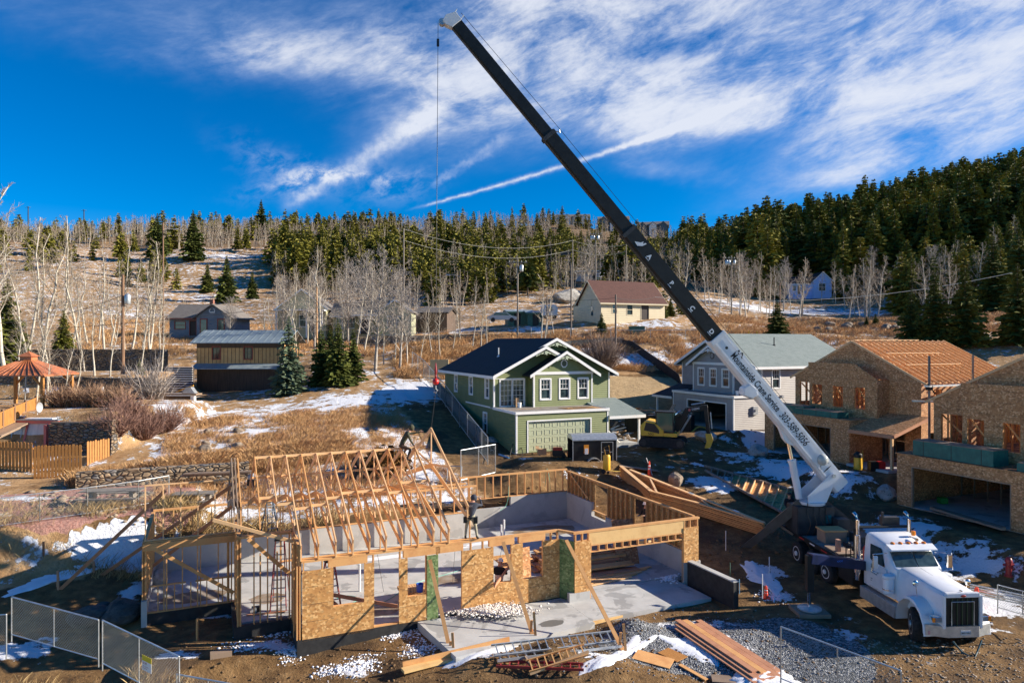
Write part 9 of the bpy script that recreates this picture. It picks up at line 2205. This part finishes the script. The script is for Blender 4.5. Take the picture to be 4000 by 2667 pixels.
# debris container
q0 = at(2440, 1640, 60.5); p_ = V((q0.x, q0.y, 2.75)); Mx = Matrix.Translation(p_) @ Matrix.Rotation(R(-22), 4, 'Z'); T = lambda v: Mx @ V(v); rt = root('debris_container', 'black open container heaped with scrap between the green and grey houses', 'container', p_, R(-22))
m = MB(T); m.box(0, 5.6, 0, .08, 0, 1.35); m.box(0, 5.6, 2.3, 2.38, 0, 1.35); m.box(0, .08, .08, 2.3, 0, 1.35); m.box(5.52, 5.6, .08, 2.3, 0, 1.35); m.box(.08, 5.52, .08, 2.3, 0, .1)
for k in range(10): m.box(.1+k*.58, .18+k*.58, -.06, 0-.001, 0, 1.3)
m.box(-.05, 5.65, -.08, .1, 1.351, 1.43); m.each('wall', BLACKM, rt)
mts = [LUMD, HAT, CARD, GREYP, PIPEB, LUM, OSBD]
for k in range(46):
 c = T((random.uniform(.3, 5.3), random.uniform(.2, 2.2), 1.35+random.uniform(0, .45))); d = V((random.gauss(0, 1), random.gauss(0, .6), random.gauss(0, .25))).normalized()*random.uniform(.3, .9); m = WB(); m.beam(c-d, c+d, random.uniform(.06, .5), .04); tag(m.build('scrap_piece', mts[k % 7]), 'scrap board or sheet heaped in the black container', 'scrap', 'scrap in the black container')
for k in range(16):
 c = flat(2395+random.uniform(0, 60), 1690+random.uniform(-25, 45), 2.7); d = V((random.gauss(0, 1), random.gauss(0, 1), .3)).normalized()*random.uniform(.3, .7); m = WB(); m.beam(c-d+V((0, 0, .3)), c+d+V((0, 0, .3)), random.uniform(.1, .5), .03); tag(m.build('scrap_piece', mts[k % 4]), 'grey scrap sheet behind the green house porch post', 'scrap', 'scrap behind the green porch')
# ------------------------------------------------------------- excavator
ex = ag(2590, 1745, .02); Mx = Matrix.Translation(ex) @ Matrix.Rotation(R(-20), 4, 'Z'); T = lambda v: Mx @ V(v)
rt = root('excavator', 'yellow and black tracked excavator digging before the grey garage', 'excavator', ex, R(-20))
for y_ in (-.95, .75):
 m = MB(T); pr = [(-1.3+.34*math.cos(a), .36+.34*math.sin(a)) for a in [math.pi/2+math.pi*k/8 for k in range(9)]]+[(1.3+.34*math.cos(a), .36+.34*math.sin(a)) for a in [-math.pi/2+math.pi*k/8 for k in range(9)]]; m.prism(pr, lambda a, b_, d: (a, d, b_), y_, y_+.42); tk = m.build('track', RUBBER, rt)
 for x_ in (-1.3, 1.3): m = MB(T); m.lathe((x_, y_-.01, .36), [(.24, -.02), (.22, .05)], 14, axis='y'); m.build('sprocket', DARKM, tk)
m = MB(T); m.box(-.7, .7, -.55, .75, .4, .75); m.build('undercarriage', DARKM, rt)
m = MB(T); m.prism([(-1.5, .85), (.2, .85), (.2, 1.25), (-.5, 1.85), (-1.15, 1.95), (-1.55, 1.55)], lambda a, b_, d: (a, d, b_), -.95, .95); m.build('engine_cover', YEL, rt, bevel=.05)
m = MB(T); m.prism([(-1.25, 1.25), (-.15, 1.05), (-.15, 1.3), (-.5, 1.75), (-1.1, 1.82)], lambda a, b_, d: (a, d, b_), -.965, -.951); m.build('side_panel', BLK, rt)
m = MB(T); m.box(.2, 1.1, -.95, .95, .85, 1.1); m.build('deck_plate', YEL, rt)
m = MB(T); m.box(-.42, .85, -.90, .1, 1.1, 1.2)
for x_, y_ in ((-.42, -.9), (.8, -.9), (-.42, .05), (.8, .05)): m.box(x_, x_+.07, y_, y_+.07, 1.2, 2.55)
m.box(-.45, .9, -.93, .15, 2.55, 2.65); m.each('cab_frame', BLACKM, rt)
m = MB(T); m.box(-.34, .79, -.88, -.86, 1.22, 2.54); m.box(.83, .85, -.8, .04, 1.22, 2.54); m.each('cab_glass', mat('green_cab_glass', col=(.03, .12, .09), rough=.08), rt)
m = MB(T); m.box(.0, .4, -.6, -.2, 1.2, 1.9); m.build('seat', BLK, rt)
def link(p0, p1, w0, w1, mt, nm, th_=.26): m = MB(T); m.beam(p0, p1, th_, w0, h2=w1); return m.build(nm, mt, rt)
link((.9, .35, 1.15), (1.75, .35, 2.75), .36, .42, BLACKM, 'boom'); link((1.7, .35, 2.68), (3.0, .35, 2.95), .42, .34, BLACKM, 'boom'); link((3.0, .35, 3.1), (3.2, .35, 1.0), .40, .24, BLACKM, 'dipper_arm')
m = MB(T); m.tube((1.2, .35, 1.0), (1.95, .35, 2.3), .07); m.tube((2.0, .35, 3.1), (2.95, .35, 3.3), .06); m.tube((3.35, .35, 2.6), (3.45, .35, 1.4), .05); m.each('hydraulic_cylinder', STEEL, rt)
m = MB(T); m.prism([(3.0, 1.05), (3.4, 1.05), (3.55, .6), (3.35, .05), (2.95, .0), (3.1, .5)], lambda a, b_, d: (a, d, b_), .05, .65); m.build('bucket', YEL, rt)
text('DEERE', .20, frame_m(T((2.05, .21, 2.70)), (Mx @ V((1, 0, .2))-Mx @ V((0, 0, 0))), (0, 0, 1)), TXTW, rt, 'boom_lettering'); text('50G', .24, frame_m(T((-.95, -.968, .92)), (Mx @ V((1, 0, 0))-Mx @ V((0, 0, 0))), (0, 0, 1)), TXTB, rt, 'model_lettering')
m = MB(T); m.prism([(1.88+.09*math.cos(a), 2.72+.11*math.sin(a)) for a in [6.283*k/12 for k in range(12)]], lambda a, b_, d: (a, d, b_), .19, .215); m.build('round_badge', mat('badge_pale_red', col=(.5, .12, .1)), rt)
# parked car, utility cabinets, bollards
p_ = at(1962, 1258, 97); rt = root('parked_car', 'silver car parked behind bare trees left of the green sheds', 'car', p_, R(5)); T = lambda v: p_+V(v)
m = MB(T); m.prism([(-2.1, .35), (2.1, .35), (2.15, .75), (1.3, .9), (.6, 1.4), (-.9, 1.42), (-1.6, .95), (-2.15, .85)], lambda a, b_, d: (a, d, b_), 0, 1.7); m.build('body', mat('silver_paint', col=(.45, .47, .5), rough=.25), rt, bevel=.05); m = MB(T); m.prism([(1.1, .95), (.55, 1.33), (-.85, 1.35), (-1.3, .97)], lambda a, b_, d: (a, d, b_), -.01, .005); m.build('side_window', GLASS, rt)
for x_ in (-1.3, 1.3): m = MB(T); m.lathe((x_, .05, .33), [(.32, -.1), (.32, .1)], 16, axis='y'); m.build('wheel', RUBBER, rt)
for u, v, y, w_, h_, lab in ((2460, 1262, 92, 2.0, 1.05, 'large green utility cabinet before the beige house'), (2838, 1285, 88, .7, .9, 'small pale green cabinet right of the boom')):
 p_ = at(u, v, y); p_.z = hz(p_.x, p_.y)-.05; rt = root('utility_cabinet', lab, 'cabinet', p_); m = WB(); m.box(p_.x, p_.x+w_, p_.y, p_.y+1, p_.z, p_.z+h_); m.build('case', GREENB if w_ > 1 else mat('pale_green_paint', col=(.22, .34, .28)), rt, bevel=.03); m = WB(); m.box(p_.x-.04, p_.x+w_+.04, p_.y-.04, p_.y+1.04, p_.z+h_+.001, p_.z+h_+.06); m.build('lid', GREENB, rt)
for u in (2925, 2957): p_ = at(u, 1268, 92); p_.z = hz(p_.x, p_.y); m = WB(); m.tube(p_, p_+V((0, 0, 1.1)), .09, n=10); tag(m.build('bollard', YEL), ('left' if u < 2940 else 'right')+' of the two yellow bollards beside the round spruce', 'bollard')
# ------------------------------------------------------------- people
def person(label, J, cloth, legs, hat=None, skin=SKIN, s=1.0, extra=None, hood=None, name='person'):
 """J: joints in world coordinates"""
 bm = bmesh.new(); lay = bm.verts.layers.skin.verify(); vt = {}
 rad = dict(pelvis=.135, waist=.125, chest=.165, neck=.06, head0=.085, head1=.10, head2=.07, shL=.07, shR=.07, elL=.05, elR=.05, wrL=.034, wrR=.034, hiL=.10, hiR=.10, knL=.066, knR=.066, anL=.045, anR=.045, toL=.04, toR=.04, haL=.036, haR=.036)
 def add(k, p): v = bm.verts.new(p); v[lay].radius = (rad[k]*s, rad[k]*s); vt[k] = v; return v
 for k, p in J.items():
  if k in rad: add(k, p)
 E = [('pelvis', 'waist'), ('waist', 'chest'), ('chest', 'neck'), ('neck', 'head0'), ('head0', 'head1'), ('head1', 'head2'), ('chest', 'shL'), ('shL', 'elL'), ('elL', 'wrL'), ('wrL', 'haL'), ('chest', 'shR'), ('shR', 'elR'), ('elR', 'wrR'), ('wrR', 'haR'), ('pelvis', 'hiL'), ('hiL', 'knL'), ('knL', 'anL'), ('anL', 'toL'), ('pelvis', 'hiR'), ('hiR', 'knR'), ('knR', 'anR'), ('anR', 'toR')]
 for a, b_ in E:
  if a in vt and b_ in vt: bm.edges.new((vt[a], vt[b_]))
 vt['pelvis'][lay].use_root = True
 # fingers: short chains rooted in the palm
 for sd_ in 'LR':
  if 'ha'+sd_ not in J: continue
  w0, h0 = V(J['wr'+sd_]), V(J['ha'+sd_]); d = (h0-w0).normalized(); sx_ = d.cross(V((0, 0, 1)) if abs(d.z) < .9 else V((0, 1, 0))).normalized()
  for k in range(5):
   off = (k-1.8)*.021 if k < 4 else -.055; L_ = (.07, .08, .075, .06, .05)[k]; f0 = bm.verts.new(h0+sx_*off+d*(.02 if k < 4 else -.03)); f1 = bm.verts.new(h0+sx_*(off*1.15)+d*(.02+L_*.55 if k < 4 else .0)+V((0, 0, -.008))); f2 = bm.verts.new(h0+sx_*(off*1.1)+d*(.02+L_ if k < 4 else .03)+V((0, 0, -.03)))
   for f_ in (f0, f1, f2): f_[lay].radius = (.0095, .0095)
   bm.edges.new((vt['ha'+sd_], f0)); bm.edges.new((f0, f1)); bm.edges.new((f1, f2))
 me_ = bpy.data.meshes.new('tmp'); bm.to_mesh(me_); bm.free(); tmp = bpy.data.objects.new('tmp', me_); COL.objects.link(tmp)
 md = tmp.modifiers.new('s', 'SKIN'); md.use_smooth_shade = True; ms = tmp.modifiers.new('u', 'SUBSURF'); ms.levels = 1; ms.render_levels = 1
 bpy.context.view_layer.update(); me2 = bpy.data.meshes.new_from_object(tmp.evaluated_get(bpy.context.evaluated_depsgraph_get())); bpy.data.objects.remove(tmp)
 me2.name = 'person'; me2.materials.clear()
 for mm in (cloth, legs, skin, BLK): me2.materials.append(mm)
 hc = V(J['head1']); pel = V(J['pelvis'])
 lj = [V(J[k]) for k in J if k[:2] in ('hi', 'kn')]+[V(J['kn'+q_]).lerp(V(J['an'+q_]), f_) for q_ in 'LR' for f_ in (.35, .7)]; aj = [V(J[k]) for k in J if k[:2] in ('an', 'to')]; hj = [V(J[k]) for k in J if k[:2] == 'ha']; tj = [V(J[k]) for k in J if k[:2] in ('wa', 'ch', 'sh', 'el', 'wr')]+[V(J['pelvis'])]
 for p_ in me2.polygons:
  c = p_.center; dd = [min((c-q_).length for q_ in grp) if grp else 9 for grp in (tj, lj, [hc, V(J['head0'])], aj, hj)]; k = dd.index(min(dd)); p_.material_index = {0: 0, 1: 1, 2: 2, 3: 3, 4: 2}[k]
 o = bpy.data.objects.new(name, me2); COL.objects.link(o); tag(o, label, 'person')
 up = (V(J['head2'])-V(J['head0'])).normalized()
 fwd = V(J.get('face', hc+V((0, -1, 0))))-hc; fwd = (fwd-up*fwd.dot(up)).normalized(); sd2 = fwd.cross(up).normalized()
 def part(nm, fn_, mt, sm=True): m = WB(); fn_(m); q_ = m.build(nm, mt, o, smooth=sm); return q_
 def feats(m):
  m.ball(hc+fwd*.095, .018, n=8, m=6)
  for sg in (-1, 1): m.ball(hc+sd2*sg*.088, .026, (.6, .8, 1.2), n=8, m=6)
 part('nose_and_ears', feats, skin)
 def eyes(m):
  for sg in (-1, 1): m.ball(hc+fwd*.088+sd2*sg*.034+up*.02, .011, n=6, m=5)
  m.ball(hc+fwd*.086-up*.045, .016, (1.4, 1, .4), n=6, m=5)
 part('eyes_and_mouth', eyes, BLK)
 if hat == 'hard':
  def hf_(m):
   R3 = Matrix((sd2, fwd, up)).transposed()
   pr = [(.155, 0), (.135, .01), (.13, .06), (.10, .115), (.05, .145), (.004, .15)]; k0 = len(m.v); m.lathe((0, 0, 0), pr, 18)
   for i in range(k0, len(m.v)): p_ = V(m.v[i]); p_ = V((p_.x*.92, p_.y*1.08+(.02 if p_.z < .005 and p_.y > 0 else 0), p_.z)); m.v[i] = tuple(hc+up*.035+R3 @ p_)
  part('hard_hat', hf_, HAT)
 elif hat == 'hood':
  part('hood', lambda m: m.ball(hc+up*.01-fwd*.03, .135, (1, 1, 1.1), 16, 12), hood or cloth)
 elif hat == 'cap': part('hair', lambda m: m.ball(hc+up*.035-fwd*.015, .112, (1, 1, .8), 14, 10), BLK)
 return o
def JP(p0, face, spec):
 """joints from local (right, forward, up) offsets; face = heading direction in world xy"""
 f_ = V((face[0], face[1], 0)).normalized(); r_ = V((f_.y, -f_.x, 0)); J = {}
 for k, (a, b_, c) in spec.items(): J[k] = p0+r_*a+f_*b_+V((0, 0, c))
 return J
# 1: standing on the front plate, bent towards the truss heel
pw = S(9.55, 25.6, HP)
J = JP(pw, S(.55, .85).xy, dict(pelvis=(0, -.10, .92), waist=(0, -.04, 1.05), chest=(0, .10, 1.28), neck=(.02, .24, 1.42), head0=(.02, .30, 1.47), head1=(.03, .36, 1.53), head2=(.03, .40, 1.60), face=(.05, .9, 1.2),
 shL=(-.19, .12, 1.33), elL=(-.20, .40, 1.22), wrL=(-.06, .58, 1.36), haL=(-.02, .63, 1.42), shR=(.20, .14, 1.34), elR=(.34, .40, 1.26), wrR=(.24, .60, 1.42), haR=(.22, .64, 1.48),
 hiL=(-.10, -.10, .88), knL=(-.20, .02, .50), anL=(-.22, -.08, .09), toL=(-.22, .10, .03), hiR=(.10, -.10, .88), knR=(.16, .06, .50), anR=(.24, -.02, .09), toR=(.26, .16, .03)))
w1 = person('person in dark hoodie and tan trousers with tool belt standing on the front wall plate', J, CLOTHS['navy_cloth'], CLOTHS['khaki_cloth'], 'hood', hood=CLOTHS['navy_cloth'])
m = WB(); c = J['pelvis']; m.lathe(c-V((0, 0, .03)), [(.16, -.03), (.165, .04)], 16); m.box(c.x-.28, c.x-.14, c.y-.1, c.y+.08, c.z-.22, c.z+.0); m.box(c.x+.12, c.x+.27, c.y-.1, c.y+.1, c.z-.24, c.z+.0); m.build('tool_belt', BLK, w1)
text('ROC', .09, frame_m(V(J['chest'])+V((-.12, -.19, .02)), (1, .1, 0), (0, .3, 1)), mat('pale_print', col=(.35, .33, .36)), w1, 'back_print')
# 2: straddling the ridge, arm out to the hanging truss
pr_ = S(8.05, RQ, RZ+.04)
J = JP(pr_, S(1, .0).xy, dict(pelvis=(0, -.1, .12), waist=(0, .02, .30), chest=(0, .18, .56), neck=(0, .30, .74), head0=(0, .36, .79), head1=(0, .42, .86), head2=(0, .45, .94), face=(.1, 1.2, .7),
 shL=(-.18, .2, .62), elL=(-.16, .50, .60), wrL=(-.06, .80, .66), haL=(-.04, .88, .68), shR=(.18, .2, .6), elR=(.28, .28, .36), wrR=(.20, .42, .16), haR=(.18, .48, .10),
 hiL=(-.12, -.06, .08), knL=(-.35, .28, -.02), anL=(-.42, .10, -.44), toL=(-.42, .26, -.50), hiR=(.12, -.06, .08), knR=(.36, .26, -.02), anR=(.42, .10, -.44), toR=(.42, .26, -.50)))
person('person in olive hoodie sitting on the ridge reaching for the hanging truss', J, CLOTHS['olive_cloth'], CLOTHS['brown_cloth'], 'hood', hood=CLOTHS['olive_cloth'])
# 3: behind the side wall opening, white hard hat
g3 = S(20.45, 29.55, 0); z3 = .62
p3 = V((g3.x, g3.y, z3))
base3 = dict(pelvis=(0, 0, .95), waist=(0, .02, 1.10), chest=(0, .03, 1.36), neck=(0, .03, 1.52), head0=(0, .04, 1.58), head1=(0, .05, 1.66), head2=(0, .05, 1.75), shL=(-.2, .02, 1.42), elL=(-.27, .12, 1.16), wrL=(-.20, .34, 1.18), haL=(-.18, .42, 1.2), shR=(.2, .02, 1.42), elR=(.28, .1, 1.16), wrR=(.2, .3, 1.12), haR=(.18, .38, 1.12), hiL=(-.1, 0, .9), knL=(-.12, .03, .5), anL=(-.13, -.02, .09), toL=(-.14, .16, .03), hiR=(.1, 0, .9), knR=(.12, .03, .5), anR=(.13, -.02, .09), toR=(.14, .16, .03))
person('bearded person in white hard hat standing behind the opening in the side wall', JP(p3, (-.8, -.6), dict(base3, face=(0, 1, 1.6))), CLOTHS['black_cloth'], CLOTHS['brown_cloth'], 'hard')
# 4: kneeling in the window, back to the viewer
p4 = S(10.95, 26.15, .0)
J = JP(p4, (.15, 1), dict(pelvis=(0, 0, .78), waist=(0, .06, .92), chest=(0, .14, 1.18), neck=(0, .2, 1.34), head0=(0, .24, 1.39), head1=(.01, .28, 1.46), head2=(.01, .29, 1.55), face=(0, 1.5, 1.2), shL=(-.2, .14, 1.24), elL=(-.28, .30, 1.02), wrL=(-.12, .48, .95), haL=(-.08, .54, .93), shR=(.2, .14, 1.24), elR=(.28, .3, 1.0), wrR=(.14, .5, .95), haR=(.1, .56, .93), hiL=(-.1, 0, .72), knL=(-.14, .3, .42), anL=(-.13, .0, .12), toL=(-.13, .15, .03), hiR=(.1, 0, .72), knR=(.14, .3, .42), anR=(.13, .0, .12), toR=(.13, .15, .03)))
w4 = person('person in white hard hat and two-tone top crouching behind the sheathed window opening', J, CLOTHS['black_cloth'], CLOTHS['black_cloth'], 'hard')
m = WB(); c = V(J['waist'])+V((0, -.03, .0)); m.lathe(c-V((0, 0, .12)), [(.15, 0), (.175, .12), (.165, .24)], 14); m.build('pale_vest_back', CLOTHS['white_cloth'], w4, smooth=True)
# 5: crane operator half hidden behind the pedestal leg
p5 = at(3082, 1935, 34.6); p5 = V((p5.x, p5.y, p5.z-1.6))
person('dark-clothed operator leaning beside the crane pedestal', JP(p5, (.2, -1), dict(base3, face=(.2, 1, 1.5))), CLOTHS['black_cloth'], CLOTHS['black_cloth'], 'cap')
# 6: figure climbing among the trusses near the ridge
p6 = S(6.6, 32.9, 3.6); J = JP(p6, (.4, -1), dict(base3, face=(0, 1, 1.5)))
person('dark-clothed person standing inside the trusses behind the ridge', J, CLOTHS['black_cloth'], CLOTHS['navy_cloth'], 'cap')
m = WB(); c = S(6.6, 32.9, 3.58); m.box(c.x-.6, c.x+.7, c.y-.18, c.y+.2, c.z-.05, c.z); tag(m.build('foot_plank', LUM), 'plank inside the trusses under the dark-clothed person', 'plank')
